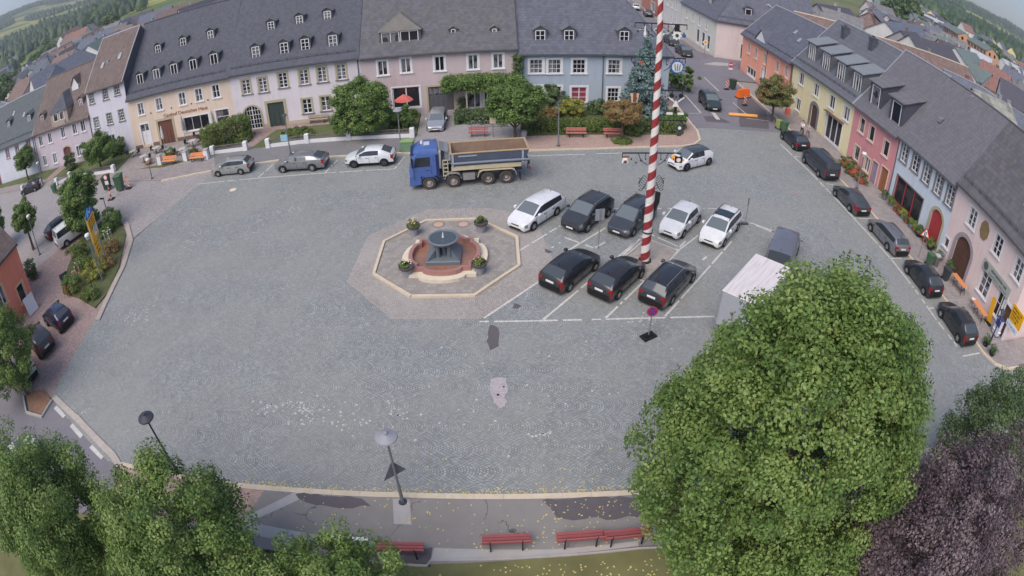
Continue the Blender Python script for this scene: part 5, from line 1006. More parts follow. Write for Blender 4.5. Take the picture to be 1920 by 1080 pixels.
def crownpts(c,rad,n,nc,rc,seed,shape='ball',inner=.35,up=.5,cl=.5,egg=0.,lum=1.):
    g=np.random.default_rng(seed); c=np.array(c,float); rad=np.array(rad,float)
    d=g.normal(size=(nc,3)); d/=np.linalg.norm(d,axis=1,keepdims=True)
    if shape=='box':
        u=g.uniform(-1,1,size=(nc,3)); k=g.integers(0,3,nc); sg=np.sign(u[np.arange(nc),k]); f=g.random(nc)<.75; u[np.arange(nc),k]=np.where(f,sg,u[np.arange(nc),k]); C=u*rad
    elif shape=='cone':
        h=1-np.sqrt(g.random(nc)); a=g.uniform(0,2*PI,nc); rr=(1-h)*(.6+.4*g.random(nc)**.4); C=np.stack([np.cos(a)*rr*rad[0],np.sin(a)*rr*rad[1],(h*2-1)*rad[2]],1)
    else:
        lump=1+lum*.16*np.sin(d[:,0]*4+seed)*np.cos(d[:,1]*5+seed*2)+lum*.1*np.sin(d[:,2]*6+seed); r=(inner+(1-inner)*g.random(nc)**.33)*lump; C=d*r[:,None]*rad
    if egg: C[:,:2]*=(1-egg*np.clip(C[:,2:3]/rad[2]+.25,0,1.2))*(1+egg*np.clip(-C[:,2:3]/rad[2],0,.8))
    idx=g.integers(0,nc,n); e=g.normal(size=(n,3)); e/=np.linalg.norm(e,axis=1,keepdims=True); rr=rc*(.35+.65*g.random(n)**.5)*(.7+.6*g.random(nc)[idx])
    O=e*rr[:,None]; O[:,2]*=.75
    P=C[idx]+O; Nn=e*.5+P/np.maximum(np.linalg.norm(P/rad,axis=1,keepdims=True)*np.mean(rad),1e-6)*.35+np.array([0,0,up])+g.normal(size=(n,3))*.45
    if shape!='ball': Nn=e*.7+np.array([0,0,up])+g.normal(size=(n,3))*.4
    lc=cl*g.random(nc)[idx]+(1-cl)*g.random(n)
    return P+c,Nn,lc
G1=leafmat('linden_leaves',[(70,94,47),(90,117,57),(112,137,70),(133,153,84),(152,162,98)]); G2=leafmat('garden_leaves',[(68,92,48),(92,118,60),(114,140,72),(140,160,90)]); G3=leafmat('dark_leaves',[(60,80,50),(80,102,64),(104,124,78),(128,146,96)])
PU=leafmat('purple_leaves',[(60,48,54),(86,72,78),(108,92,98),(134,117,121),(152,134,132)],.2); AU=leafmat('autumn_leaves',[(104,104,60),(140,118,74),(162,122,84),(140,136,82),(170,140,102)]); YE=leafmat('yellow_green_leaves',[(124,130,60),(154,156,70),(174,170,84)]); BS=leafmat('blue_spruce_needles',[(70,92,88),(96,120,116),(124,146,146),(150,168,170)],.05); HG=leafmat('hedge_leaves',[(74,92,46),(98,116,58),(120,136,70),(138,146,86)]); MX=leafmat('reddening_leaves',[(86,108,60),(110,128,72),(140,120,78),(168,112,84)])
def trunk(parent,h,r,cz,rad,seed,limbs=7,lean=0.):
    g=random.Random(seed); b=MB(); pts=[(0,0,-.1),(lean*.3,g.uniform(-.05,.05),h*.5),(lean,0,h)]
    b.cyl(pts[0],pts[1],r*1.25,r,n=9).cyl(pts[1],pts[2],r,r*.8,n=9)
    for k in range(limbs):
        a=2*PI*k/limbs+g.uniform(-.3,.3); q=g.uniform(.45,.7); z=g.uniform(.1,.9)
        m1=(lean+rad[0]*q*.5*math.cos(a),rad[1]*q*.5*math.sin(a),h+(cz-h)*.6*z+.2); m2=(lean+rad[0]*q*math.cos(a),rad[1]*q*math.sin(a),cz+rad[2]*g.uniform(-.3,.5))
        b.cyl((lean,0,h*g.uniform(.85,1)),m1,r*.5,r*.3,n=6).cyl(m1,m2,r*.3,r*.08,n=5)
    b.cyl((lean,0,h),(lean,0,cz+rad[2]*.5),r*.7,r*.1,n=7)
    return b.build('trunk',M['bark'],parent,smooth=50)
def tree(label,x,y,h,cz,rad,n,size,m,nc=60,rc=.7,seed=1,r=.14,inner=.35,up=.5,cat='tree',name='tree',group=None,shape='ball',c0=(0,0),cl=.5,base=0.,egg=0.,lum=1.):
    if n<15000: n=int(n*2.3); nc=int(nc*1.5)
    t=thing(name,label,cat,(x,y,base),0,group); trunk(t,h,r,cz,rad,seed)
    P,N,lc=crownpts((c0[0],c0[1],cz),rad,n,nc,rc,seed,shape,inner,up,cl,egg,lum); leafmesh('crown',P,N,size,lc,m,t); return t
def shrub(label,x,y,rad,n,size,m,nc=30,rc=.3,seed=1,cat='shrub',name='shrub',group=None,shape='ball',rz=0,base=.1,cl=.5,cz=None):
    n=int(n*2.4); nc=int(nc*2)
    if shape=='box': nc*=3; rc*=1.15; n=int(n*1.3)
    t=thing(name,label,cat,(x,y,base),rz,group); g=random.Random(seed); b=MB()
    for k in range(5): b.cyl((g.uniform(-.2,.2)*rad[0],g.uniform(-.2,.2)*rad[1],-.05),(g.uniform(-.6,.6)*rad[0],g.uniform(-.6,.6)*rad[1],rad[2]*1.2),.03,.012,n=5)
    b.build('stems',M['bark'],t)
    P,N,lc=crownpts((0,0,rad[2]*.95 if cz is None else cz),rad,n,nc,rc,seed,shape,.3,.5,cl); P[:,2]=np.maximum(P[:,2],.02); leafmesh('foliage',P,N,size,lc,m,t); return t
# near trees
tree('huge green linden tree filling the lower right of the square',8.35,10.4,2.6,7.2,(4.75,4.3,5.5),200000,.118,G1,nc=760,rc=.56,seed=3,r=.32,inner=.42,name='linden_tree',egg=.24,lum=.55)
tree('purple leaved tree at the lower right corner',14.0,5.4,2.6,5.6,(4.4,3.4,4.0),100000,.11,PU,nc=360,rc=.6,seed=5,r=.28,name='purple_tree')
tree('dark green tree above the purple tree at the right edge',21.0,10.2,2.2,4.1,(4.0,3.2,3.5),56000,.12,G3,nc=300,rc=.55,seed=8,r=.25)
tree('green tree at the bottom left corner, leftmost of the two near trees',-17.3,7.0,2.6,5.4,(2.9,2.9,3.6),76000,.112,G1,nc=230,rc=.58,seed=11,r=.26)
tree('broad bright green tree right of the bottom left corner tree',-11.2,8.1,2.0,4.4,(3.4,3.0,3.0),80000,.108,G1,nc=270,rc=.55,seed=14,r=.26)
tree('low green tree behind the white notice stand at the bottom edge',-5.4,7.2,1.8,3.9,(2.5,2.3,2.2),42000,.1,G1,nc=170,rc=.42,seed=18,r=.18)
tree('street tree over the parked cars at the left edge',*(-30.59,17.83),1.6,3.7,(2.6,2.4,3.1),30000,.15,G1,nc=190,rc=.52,seed=21,r=.14,c0=(-.55,.1),inner=.4)
# west side trees
tree('dense oval tree behind the yellow direction sign',*(-37.90,38.08),1.5,3.5,(2.0,2.0,3.0),10000,.2,G2,nc=110,rc=.5,seed=24)
tree('small globe tree on the left court with a lamp in front',*(-45.79,36.41),2.3,3.7,(1.55,1.55,1.5),5000,.2,G2,nc=60,rc=.45,seed=27)
tree('tree cut off by the left edge above the salmon house',*(-53.94,36.60),2.0,3.9,(2.2,2.2,2.7),8000,.2,G2,nc=90,rc=.5,seed=29)
tree('young globe tree in front of the light blue house',*(-67.01,56.62),1.9,3.6,(1.8,1.8,1.7),5000,.2,G2,nc=60,rc=.45,seed=31,base=.1)
tree('low spreading tree in front of the tall white house',*(-47.03,53.33),1.6,3.0,(2.7,1.9,1.6),7000,.2,G2,nc=80,rc=.5,seed=33,base=.1)
shrub('dark shrub beside the mauve house door',*(-55.35,56.00),(1.0,1.0,1.1),2000,.16,G3,seed=35)
shrub('dark leafy tree top at the far left edge above the lane',*(-94.89,72.91),(1.8,1.5,2.2),3000,.2,G3,seed=36)
shrub('rounded green shrub right of the tall white house',*(-47.43,57.87),(1.5,1.1,1.3),2500,.18,G2,seed=37)
# inn terrace and gardens
shrub('tall yellow green hedge bush between the inn terrace and the lawn',*(-29.58,55.60),(2.5,1.0,1.25),7000,.15,HG,nc=90,rc=.35,seed=39,shape='box',rz=.75)
shrub('clipped green bush beside the lawn path',*(-27.83,55.72),(.9,.8,.55),1800,.13,HG,seed=40)
tree('big round garden tree in front of the white house',*(-13.94,54.48),.5,3.0,(2.75,2.4,2.75),42000,.17,G2,nc=330,rc=.5,seed=42,base=.1,inner=.5)
shrub('loose leafy bush with white blooms by the driveway',*(-10.36,55.66),(1.6,1.2,1.2),4500,.17,G2,seed=44)
shrub('low green bush left in the lawn by the house door',*(-21.38,56.03),(2.0,.8,.4),2500,.14,HG,seed=46)
tree('bright green tree in the paving right of the tipper body',*(0.52,51.88),1.2,3.6,(2.4,2.1,2.0),10000,.19,G2,nc=120,rc=.5,seed=48,base=.1,inner=.45)
g_=shrub('leafy climbing vine over the pergola at the mauve grey house',(-2.73,60.98)[0],60.0,(3.6,1.4,.55),7000,.18,G2,nc=80,rc=.4,seed=50,shape='box',cz=3.3)
shrub('ivy climbing the corner of the pale blue house',1.0,60.6,(.35,.25,2.6),2600,.14,G3,nc=40,rc=.25,seed=52,shape='box',cz=3.2)
shrub('dark green clipped bush by the bicycle stands',*(-3.12,57.11),(2.0,.8,.55),3000,.14,G3,seed=54,shape='box')
shrub('small potted shrub left of the pergola post',*(-4.78,60.83),(.6,.5,.8),900,.14,G3,seed=55)
for k,(lab,px,rx) in enumerate((('long green hedge behind the two red benches',1080,7.6),)):
    P_=(5.80,51.78); shrub(lab,8.8,54.15,(7.3,.55,.5),15000,.15,HG,nc=150,rc=.35,seed=57,shape='box',rz=.035,name='hedge',cat='hedge')
tree('blue green spruce in front of the pale blue house',*(13.49,57.63),1,4.4,(2.7,2.6,4.6),13000,.2,BS,nc=260,rc=.5,seed=60,shape='cone',up=.15,name='blue_spruce',base=.1)
tree('small tree with orange brown leaves beside the maypole',*(10.32,51.90),1.5,2.75,(1.75,1.5,.95),5000,.16,AU,nc=70,rc=.4,seed=62,base=.1,inner=.3)
shrub('yellow green bush behind the lamp post',*(6.17,58.07),(1.5,1.2,.95),3200,.17,YE,seed=64)
shrub('dark conifer bush under the pale blue house windows',*(4.48,60.64),(1.5,1.3,1.3),3600,.17,G3,seed=66)
shrub('low dark pine below the pale blue drainpipe',*(9.17,59.34),(1.2,1.0,.7),2000,.16,G3,seed=67)
shrub('ochre shrub between the green tree and the yellow bush',*(3.75,57.09),(1.0,.8,.7),1600,.15,AU,seed=68)
shrub('grey green flowering shrub at the hedge end',*(11.52,52.94),(1.0,.7,.8),1800,.14,HG,seed=69)
shrub('bright green bush on the garden corner right of the maypole',*(16.44,55.25),(1.2,1.0,.95),3000,.15,G2,seed=70)
shrub('green bush by the road beside the pale blue house',*(20.95,69.63),(1.9,1.8,1.6),5000,.2,G2,seed=71)
tree('street tree with reddening leaves before the orange house',*(28.89,59.56),1.7,3.4,(2.0,2.0,1.6),8000,.19,MX,nc=90,rc=.45,seed=73,base=.1)
# west flower bed
fb=[('two toned bushy plants at the north tip of the flower bed',(-34.86,39.06),1.3,.9,G2),('round green clipped ball in the flower bed by the sign',(-34.61,37.66),.55,.5,G2),('second smaller clipped ball near the sign posts',(-34.92,37.08),.5,.4,G2),('tall grassy shrub under the oval tree in the bed',(-35.95,33.97),1.3,.8,HG),('yellow flowering plants at the middle of the bed',(-31.69,31.02),1.2,.6,YE),('reddish low plants at the road side of the bed',(-32.22,34.86),1.0,.4,AU),('green rose bush with pink blooms at the south of the bed',(-33.15,29.30),1.1,.7,G2),('green leafy plants at the south tip of the bed',(-30.27,28.24),.9,.45,HG),('pale green herbs beside the lamp in the bed',(-33.93,32.25),1.1,.6,HG),('orange tinted perennials along the bed kerb',(-31.05,32.44),.8,.4,AU),('dark shrub along the salmon house wall',(-41.26,31.49),.9,.9,G3)]
for k,(lab,p,r,h,mm) in enumerate(fb): shrub(lab,*p,(r,r*.8,h),int(1500*r*max(h,.6)),.13,mm,nc=26,rc=.28,seed=80+k,base=.06)
shrub('tuft of grass round the foot of the orange leaved tree',*(10.17,51.09),(.9,.6,.15),700,.14,HG,seed=99)
def blooms(label,p,n,rx,ry,z,m,r=.07):
    b=MB(); g=random.Random(int(p[0]*50))
    for _ in range(n):
        x,y=g.gauss(0,rx*.5),g.gauss(0,ry*.5); zz=z*g.uniform(.75,1.1); b.lathe([(0,zz+.05),(r*.8,zz+.03),(r,zz),(.01,zz-.05)],6,(x,y,0)); b.cyl((x,y,.0),(x,y,zz-.03),.012,n=4)
    o=b.build('flowers',m); o.location=(*p,.1); return tag(o,label,'flowers')
PK=mat('pink_petals',(222,150,150),.7,.1); WHP=mat('white_petals',(230,228,218),.7,.08); RDP=mat('red_petals',(190,70,62),.7,.1)
blooms('white roses in the bed behind the yellow sign',(-34.05,36.55),9,.7,.6,.75,WHP); blooms('white hydrangea heads by the driveway bush',(-9.73,56.02),8,1.0,.6,1.35,WHP,.13); blooms('white and pink roses at the south of the bed',(-33.53,30.38),14,1.2,1.0,1.0,PK); blooms('red flowers beside the dark signboard',(-32.78,28.81),10,1.0,.6,.9,RDP); blooms('white blooms near the middle of the bed',(-34.26,31.74),8,.8,.7,.85,WHP)
# fallen linden leaves on the front pavement and lawn
b=MB(); g=random.Random(4)
def fl(x,y,z):
    a=g.uniform(0,6.28); s_=g.uniform(.035,.06); c,d=math.cos(a)*s_,math.sin(a)*s_; b.add([(x+c,y+d,z+.004),(x-d*.7,y+c*.7,z+.012),(x-c,y-d,z+.006),(x+d*.7,y-c*.7,z+.014)],[(0,1,2,3)])
for _ in range(150): fl(g.uniform(-9,6.5),g.uniform(11.5,13.9),.127)
for _ in range(90): fl(g.uniform(1,6.5),g.uniform(11.4,13.8),.135)
for _ in range(190): fl(max(-3,min(8,g.gauss(3.5,2.6))),g.uniform(9.2,10.9),.102)
for _ in range(260): fl(g.uniform(-12,7),14.3+abs(g.gauss(0,.16)),.004)
for _ in range(60): fl(g.uniform(-6,7),14.3+abs(g.gauss(0,1.5)),.004)
tag(b.build('fallen_leaves',mat('yellow_fallen_leaf',(206,188,122),.8,.15,9)),kind='stuff')
# ---------------------------------------------------------------- street furniture
def bench(label,p,rz,m,w=1.85,z=0.,group=None,legm=None):
    t=thing('park_bench',label,'bench',(*p,z),rz,group); s=MB()
    for k in range(3): s.cbox(-w/2,w/2,-.02+.15*k,.11+.15*k,.43,.47,.008)
    s.build('seat',m,t); b=MB()
    for k in range(2): b.add([(-w/2,-.06-.05*k,.56+.16*k),(w/2,-.06-.05*k,.56+.16*k),(w/2,-.1-.05*k,.69+.16*k),(-w/2,-.1-.05*k,.69+.16*k),(-w/2,-.1-.05*k,.55+.16*k),(w/2,-.1-.05*k,.55+.16*k),(w/2,-.14-.05*k,.68+.16*k),(-w/2,-.14-.05*k,.68+.16*k)],[(0,1,2,3),(7,6,5,4),(0,4,5,1),(1,5,6,2),(2,6,7,3),(3,7,4,0)])
    b.build('backrest',m,t)
    for x in (-w*.33,w*.33):
        l=MB(); l.box(x-.025,x+.025,-.12,-.06,0,.5).box(x-.025,x+.025,.32,.38,0,.43).box(x-.025,x+.025,-.1,.38,.38,.43); l.tube([(x,-.09,.45),(x,-.19,.86)],.025); l.build('leg',legm or M['iron'],t)
    return t
gb='red park benches on the front pavement'
for lab,p in (('red park bench beside the white topped notice stand at the bottom',(-4.30,11.18)),('red park bench alone in the middle of the front pavement',(-0.37,11.61)),('red park bench left of the one under the linden branches',(2.38,11.65)),('red park bench partly under the linden branches',(4.12,11.63))): bench(lab,p,R_(2),M['redwood'],1.8,.125,gb)
bench('dark red bench behind the tipper body by the bus stop post',(-2.85,52.91),PI,M['redwood'],1.8,.1); bench('faded red bench in front of the hedge, nearer the lamp post',(6.12,52.47),PI,mat('faded_red_slats',(176,110,98),.7,.12,5),1.9,.1); bench('faded red bench in front of the hedge beside the small orange tree',(9.60,52.42),PI,mat('faded_red_slats',(176,110,98)),1.9,.1)
bench('left of two orange benches at the inn terrace edge',(-35.25,51.95),PI-.08,M['orange'],2.0,.1,'orange benches at the inn'); bench('right of two orange benches at the inn terrace edge',(-31.40,51.77),PI-.08,M['orange'],2.0,.1,'orange benches at the inn')
bench('weathered wooden garden bench against the white house wall',(-20.22,59.55),PI,mat('weathered_wood',(158,146,128),.85,.15,5),2.3,.11)
for i,(lab,a,b) in enumerate((('long orange topped beer table by the arched gate',(34.02,28.31),(34.45,26.50)),('long orange topped beer table under the pink house window',(34.10,24.93),(34.56,23.11)))):
    c=((a[0]+b[0])/2,(a[1]+b[1])/2); L=math.dist(a,b); t=thing('beer_table',lab,'table',(32.6,c[1],.11),R_(90),'orange beer tables'); MB().cbox(-L/2,L/2,-.3,.3,.73,.77,.01).build('table_top',M['orange'],t)
    for x in (-L*.32,L*.32): MB().tube([(x-.25,-.25,0),(x,-.22,.72)],.022).tube([(x-.25,.25,0),(x,.22,.72)],.022).box(x-.14,x-.1,-.25,.25,.33,.37).build('leg_frame',M['iron'],t)
for lab,p in (('white round stool beside the far beer table',(33.12,27.03)),('white round stool between the two beer tables',(33.11,25.51)),('left white round stool at the pavement corner by the news rack',(33.24,22.13)),('right white round stool at the pavement corner by the news rack',(33.36,21.64))):
    t=thing('round_stool',lab,'stool',(*p,.11),0,'white round stools'); MB().lathe([(0,.46),(.2,.46),(.23,.43),(.2,.4),(0,.4)],16).build('seat',M['white'],t,smooth=40); MB().cyl((0,0,0),(0,0,.4),.04).lathe([(0,.03),(.19,.02),(.2,0)],14).build('pedestal',M['steel'],t)
def planter(label,p,m,pm,r=.3,h=.4,z=.11,n=350,name='planter'):
    t=thing(name,label,'planter',(*p,z)); MB().lathe([(0,.03),(r*.7,0),(r*.95,h*.6),(r,h),(r*.9,h),(r*.85,h-.06),(0,h-.06)],16).build('pot',pm,t,smooth=40); P,N,lc=crownpts((0,0,h+.12),(r*1.15,r*1.15,max(.28,r*.8)),n,20,.2,int(p[0]*37)%999); leafmesh('plant',P,N,.11,lc,m,t); return t
planter('black round planter at the kerb corner, left one',(31.18,20.98),G3,M['black']); planter('black round planter at the kerb corner, right one',(31.22,19.98),G3,M['black'])
for i,(lab,p) in enumerate(pots):
    t=thing('flower_pot',lab,'flower pot',(*p,.06),0,'flower pots round the fountain'); MB().lathe([(0,0),(.27,0),(.36,.62),(0,.62)],18).build('pot',potm,t,smooth=40); MB().lathe([(.36,.56),(.46,.6),(.48,.74),(.42,.76),(.38,.7),(0,.68)],18).build('rim',potrim,t,smooth=40)
    P,N,lc=crownpts((0,0,.85),(.34,.34,.24),420,16,.14,i+5); leafmesh('plant',P,N,.1,lc,[HG,G2,G2,HG][i],t)
    b=MB(); g=random.Random(i)
    for _ in range(9 if i!=1 else 2): a=g.uniform(0,6.3); q=g.uniform(0,.36); b.lathe([(0,.05),(.05,.02),(0,-.03)],6,(q*math.cos(a),q*math.sin(a),g.uniform(.92,1.08)))
    b.build('blooms',mat(['bloom_yellow','bloom_lime','bloom_white','bloom_pink'][i],[(226,206,130),(190,190,90),(228,220,190),(216,160,140)][i],.7),t)
def lamp(label,p,h,hat='cone',sign=None,z=.1,hm=None,group=None,name='street_lamp'):
    t=thing(name,label,'street lamp',(*p,z),0,group); MB().cyl((0,0,0),(0,0,h*.28),.075,.07,n=12).cyl((0,0,h*.28),(0,0,h-.45),.055,.045,n=12).build('pole',hm or M['grey'],t,smooth=50); MB().lathe([(0,.06),(.16,.05),(.18,0)],14).build('foot',M['dsteel'],t)
    if hat=='cone':
        MB().lathe([(.0,h),(.07,h),(.09,h-.06),(.12,h-.08),(.4,h-.2),(.42,h-.25),(.38,h-.25),(0,h-.18)],22).build('lamp_hat',hm or mat('lamp_hat_grey',(146,146,154),.5,.08),t,smooth=35); MB().cyl((0,0,h-.46),(0,0,h-.24),.12,.16,n=14).build('lamp_glass',M['lightglass'],t,smooth=40)
    elif hat=='lantern':
        MB().lathe([(0,h+.02),(.05,h),(.3,h-.18),(.3,h-.2),(0,h-.2)],6).build('lamp_hat',M['dsteel'],t); MB().cyl((0,0,h-.5),(0,0,h-.2),.12,.2,n=6).build('lamp_glass',M['lightglass'],t)
    else:
        MB().lathe([(0,h),(.2,h-.04),(.26,h-.14),(.25,h-.2),(0,h-.2)],16).build('lamp_hat',M['white'],t,smooth=40); MB().lathe([(.2,h-.2),(.19,h-.45),(0,h-.5)],14).build('lamp_glass',mat('frosted_glass',(170,172,160),.3,.05),t,smooth=40)
    return t
l1=lamp('grey street lamp with conical hat and a triangular sign back, on the front pavement',(-4.51,13.79),4.3,z=.125)
b=MB(); b.add([(0,.07,2.6),(-.5,.07,1.75),(.5,.07,1.75),(0,.1,2.6),(-.5,.1,1.75),(.5,.1,1.75)],[(0,1,2),(5,4,3),(0,3,4,1),(1,4,5,2),(2,5,3,0)]); so=b.build('traffic_sign',mat('sign_back_grey',(104,110,118),.5,.12,3),l1); so.rotation_euler=(0,0,R_(38))
l2=lamp('dark street lamp leaning over the left bottom trees',(-15.45,14.33),3.9,hm=M['dsteel'],z=.125)
l3=lamp('street lamp with pale blue sign by the white house path',(-20.59,51.00),4.1,'lantern'); MB().box(-.75,-.06,-.02,.02,1.35,2.0).build('info_sign',mat('pale_blue_sign',(150,190,206),.5),l3)
lamp('street lamp behind the white crossover by the green box',(-9.62,49.92),4.1,'cone'); lamp('street lamp on the pavement before the red benches',(4.30,50.08),4.3,'lantern'); lamp('short white topped lamp at the inn terrace corner',(-35.74,48.52),2.3,'globe',z=.1)
lamp('white topped lamp beside the yellow direction sign',(-30.42,30.47),4.1,'globe',z=.05); lamp('white topped lamp in front of the small globe tree',(-43.60,35.35),4.3,'globe',z=0); lamp('slim lamp post on the right pavement by the red house',(31.00,43.04),3.6,'globe'); lamp('white topped lamp in front of the mauve house',(-62.46,55.63),2.6,'globe'); lamp('black lantern post at the right pavement corner',(31.83,21.07),2.9,'lantern',hm=M['iron'])
# signs
def post(label,p,h,r=.03,z=.0,name='road_sign',base=None,m=None):
    t=thing(name,label,'road sign',(*p,z)); MB().cyl((0,0,0),(0,0,h),r,n=8).build('post',m or M['steel'],t)
    if base: MB().cbox(-.42,.42,-.26,.26,0,.12,.03).box(-.2,.2,-.1,.1,.12,.17).build('base_plate',M['black'],t)
    return t
t=post('blue and red no stopping sign on a black rubber foot',(7.09,23.98),2.0,base=1); t.rotation_euler=(0,0,.5); d=MB(); d.cyl((0,-.03,1.72),(0,-.05,1.72),.3,n=24,mi=0).cyl((0,-.05,1.72),(0,-.055,1.72),.225,n=24,mi=1)
for s_ in (1,-1): d.add([(-.16,-.058,1.72-s_*.16-.03),(-.16,-.058,1.72-s_*.16+.03),(.16,-.058,1.72+s_*.16+.03),(.16,-.058,1.72+s_*.16-.03)],[(0,3,2,1)],0)
so=d.build('sign_disc',[M['signred'],mat('sign_deep_blue',(60,62,140),.5)],t); so.rotation_euler=(0,0,-.5)
def trisign(t,z,s=.5,rz=0):
    d=MB(); pts=lambda q,y:[(-s*q,y,z-s*.55*q),(s*q,y,z-s*.55*q),(0,y,z+s*1.15*q)]
    for q,y,mi in ((1.,-.03,0),(.72,-.045,1)): d.add(pts(q,y)+pts(q,0),[(0,1,2),(0,3,4,1),(1,4,5,2),(2,5,3,0)],mi)
    for k in range(2): d.box(-.12+.14*k,-.05+.14*k,-.06,-.046,z-.2,z+.1,2); d.cyl((-.085+.14*k,-.046,z+.15),(-.085+.14*k,-.06,z+.15),.045,n=8,mi=2)
    o=d.build('warning_sign',[M['signred'],M['white'],M['black']],t); o.rotation_euler=(0,0,rz); return o
t=post('red triangular warning sign with figures on the right pavement',(30.88,31.58),2.6,z=.11); trisign(t,2.1,.48,-.6)
t=post('bus stop post with yellow top and small timetable board',(-1.47,52.53),3.7,.045,.1); MB().cyl((0,0,3.2),(0,0,3.75),.09,n=10).build('yellow_top',M['yellow'],t); MB().box(-.28,.28,-.06,.0,1.35,1.95).build('timetable',mat('timetable_cream',(214,196,168),.6),t)
t=post('grey sign board seen from the back on a post in the car park',(5.49,32.76),2.9); t.rotation_euler=(0,0,.2); MB().box(-.3,.3,.03,.06,2.05,2.85).build('sign_board',mat('sign_back_pale',(146,148,156),.5),t)
t=post('thin post with dark foot at the far corner of the car park',(16.82,36.10),2.1); MB().box(-.55,.25,-.12,.12,0,.07).build('base_plate',M['dsteel'],t); MB().box(-.05,.05,.03,.05,1.5,2.1).build('narrow_sign',M['dsteel'],t)
t=post('round red white sign on a striped post at the left lane',(-39.37,45.01),2.8,.05); 
m,tt,b=newmat('red_white_bands'); sz=tt.sep(tt.coord())[2]; tt.put(b.inputs['Base Color'],tt.mix(tt.math('GREATER_THAN',tt.math('FRACT',tt.math('MULTIPLY',sz,1.6)),.5),lin((220,214,210)),lin((196,66,60))))
MB().cyl((0,0,.1),(0,0,1.3),.09,n=10).build('striped_sleeve',m,t); MB().cyl((0,-.06,2.5),(0,-.09,2.5),.33,n=22,mi=0).cyl((0,-.09,2.5),(0,-.1,2.5),.22,n=22,mi=1).build('sign_disc',[M['signred'],M['white']],t); MB().box(-.25,.25,-.08,-.05,1.7,2.1).build('sign_plate',M['white'],t); MB().cbox(-.4,.4,-.3,.3,0,.1,.03).build('base_plate',M['black'],t)
t=post('dark bent street sign post at the tip of the flower bed',(-36.62,40.65),2.2,.04,m=M['dsteel']); MB().box(-.5,.05,-.03,.03,2.1,2.25).build('name_plate',M['dsteel'],t)
t=post('pink red no entry sign at the far junction',(29.39,75.52),2.6,.04); MB().cyl((0,-.05,2.35),(0,-.08,2.35),.38,n=20,mi=0).box(-.25,.25,-.1,-.08,2.29,2.41,1).box(-.3,.3,-.08,-.05,1.65,1.85,1).build('sign_disc',[mat('faded_red_sign',(196,70,110),.5),M['white']],t)
t=post('yellow white diamond priority sign at the far corner house',(29.95,88.76),2.6,.04,.1); d=MB(); d.add([(0,-.06,1.9),(.5,-.06,2.4),(0,-.06,2.9),(-.5,-.06,2.4)],[(0,1,2,3)],0); d.add([(0,-.07,2.1),(.3,-.07,2.4),(0,-.07,2.7),(-.3,-.07,2.4)],[(0,1,2,3)],1); d.build('sign_diamond',[M['white'],M['yellow']],t)
# big yellow direction board on two posts
a,b_=Vector((-31.50,32.10)),Vector((-32.07,33.66)); u=(b_-a); L=u.length; t=thing('direction_board','tall yellow direction board with blue and white panels on two posts','road sign',(a.x,a.y,0),math.atan2(u.y,u.x))
for x in (.0,L): MB().cyl((x,.1,0),(x,.1,4.7),.07,n=10).build('post',M['steel'],t)
d=MB(); d.box(-.1,L+.12,-.02,.06,2.45,4.35,0); d.add([(0.,-.02,4.35),(L+.12,-.02,4.35),(L+.12,-.02,4.75),(L*.5,-.02,5.05),(0.,-.02,4.7),(0.,.06,4.35),(L+.12,.06,4.35),(L+.12,.06,4.75),(L*.5,.06,5.05),(0.,.06,4.7)],[(0,1,2,3,4),(9,8,7,6,5),(4,3,8,9),(3,2,7,8),(2,1,6,7),(0,4,9,5)],1)
d.box(-.02,L*.62,-.02,.05,1.15,2.43,0); d.box(L*.45,L+.02,-.035,-.021,2.65,3.35,2); bo=d.build('board',[M['yellow'],M['blue'],M['white']],t)
for k in range(5): faint(bo,.1,L-.1,4.15-.19*k,.1,M['black'],-.022)
for k in range(3): faint(bo,L*.5,L-.1,3.22-.2*k,.09,M['dsteel'],-.037); faint(bo,.05,L*.55,2.2-.36*k,.12,M['black'],-.022)
d=MB(); d.add([(.2,-.023,4.45),(.7,-.023,4.75),(1.0,-.023,4.5),(1.35,-.023,4.85),(1.35,-.023,4.95),(1.0,-.023,4.62),(.7,-.023,4.88),(.2,-.023,4.56)],[(0,1,6,7),(1,2,5,6),(2,3,4,5)]); d.build('white_wave',M['white'],bo)
# bins and containers
def bin2(label,p,rz,m,z=.1,s=1.,name='wheelie_bin',lidm=None,group=None):
    t=thing(name,label,'bin',(*p,z),rz,group); b=MB(); b.add([(-.22*s,-.24*s,.08),(.22*s,-.24*s,.08),(.22*s,.24*s,.08),(-.22*s,.24*s,.08),(-.28*s,-.32*s,.98*s),(.28*s,-.32*s,.98*s),(.28*s,.32*s,.98*s),(-.28*s,.32*s,.98*s)],[(3,2,1,0),(4,5,6,7),(0,1,5,4),(1,2,6,5),(2,3,7,6),(3,0,4,7)]); b.build('tub',m,t)
    MB().cbox(-.3*s,.3*s,-.35*s,.34*s,.985*s,1.06*s,.03).build('lid',lidm or m,t); 
    for x in (-.25*s,.25*s): MB().cyl((x-.03,.26*s,.1),(x+.03,.26*s,.1),.1,n=12).build('wheel',M['black'],t)
    return t
YG=mat('lime_lid',(144,156,92),.5,.1)
bin2('green wheelie bin by the kerb below the arched red door',(31.31,30.48),.1,M['green'],.11); bin2('dark grey wheelie bin in front of the arched gate',(31.92,28.57),.1,mat('anthracite_plastic',(62,64,68),.5,.1),.11); bin2('lime green bin standing left of the green one by the yellow house',(28.68,57.05),.5,YG,.11,.95); bin2('mid green bin by the yellow house door and the dark car',(29.03,56.34),.5,M['green'],.11,1.05)
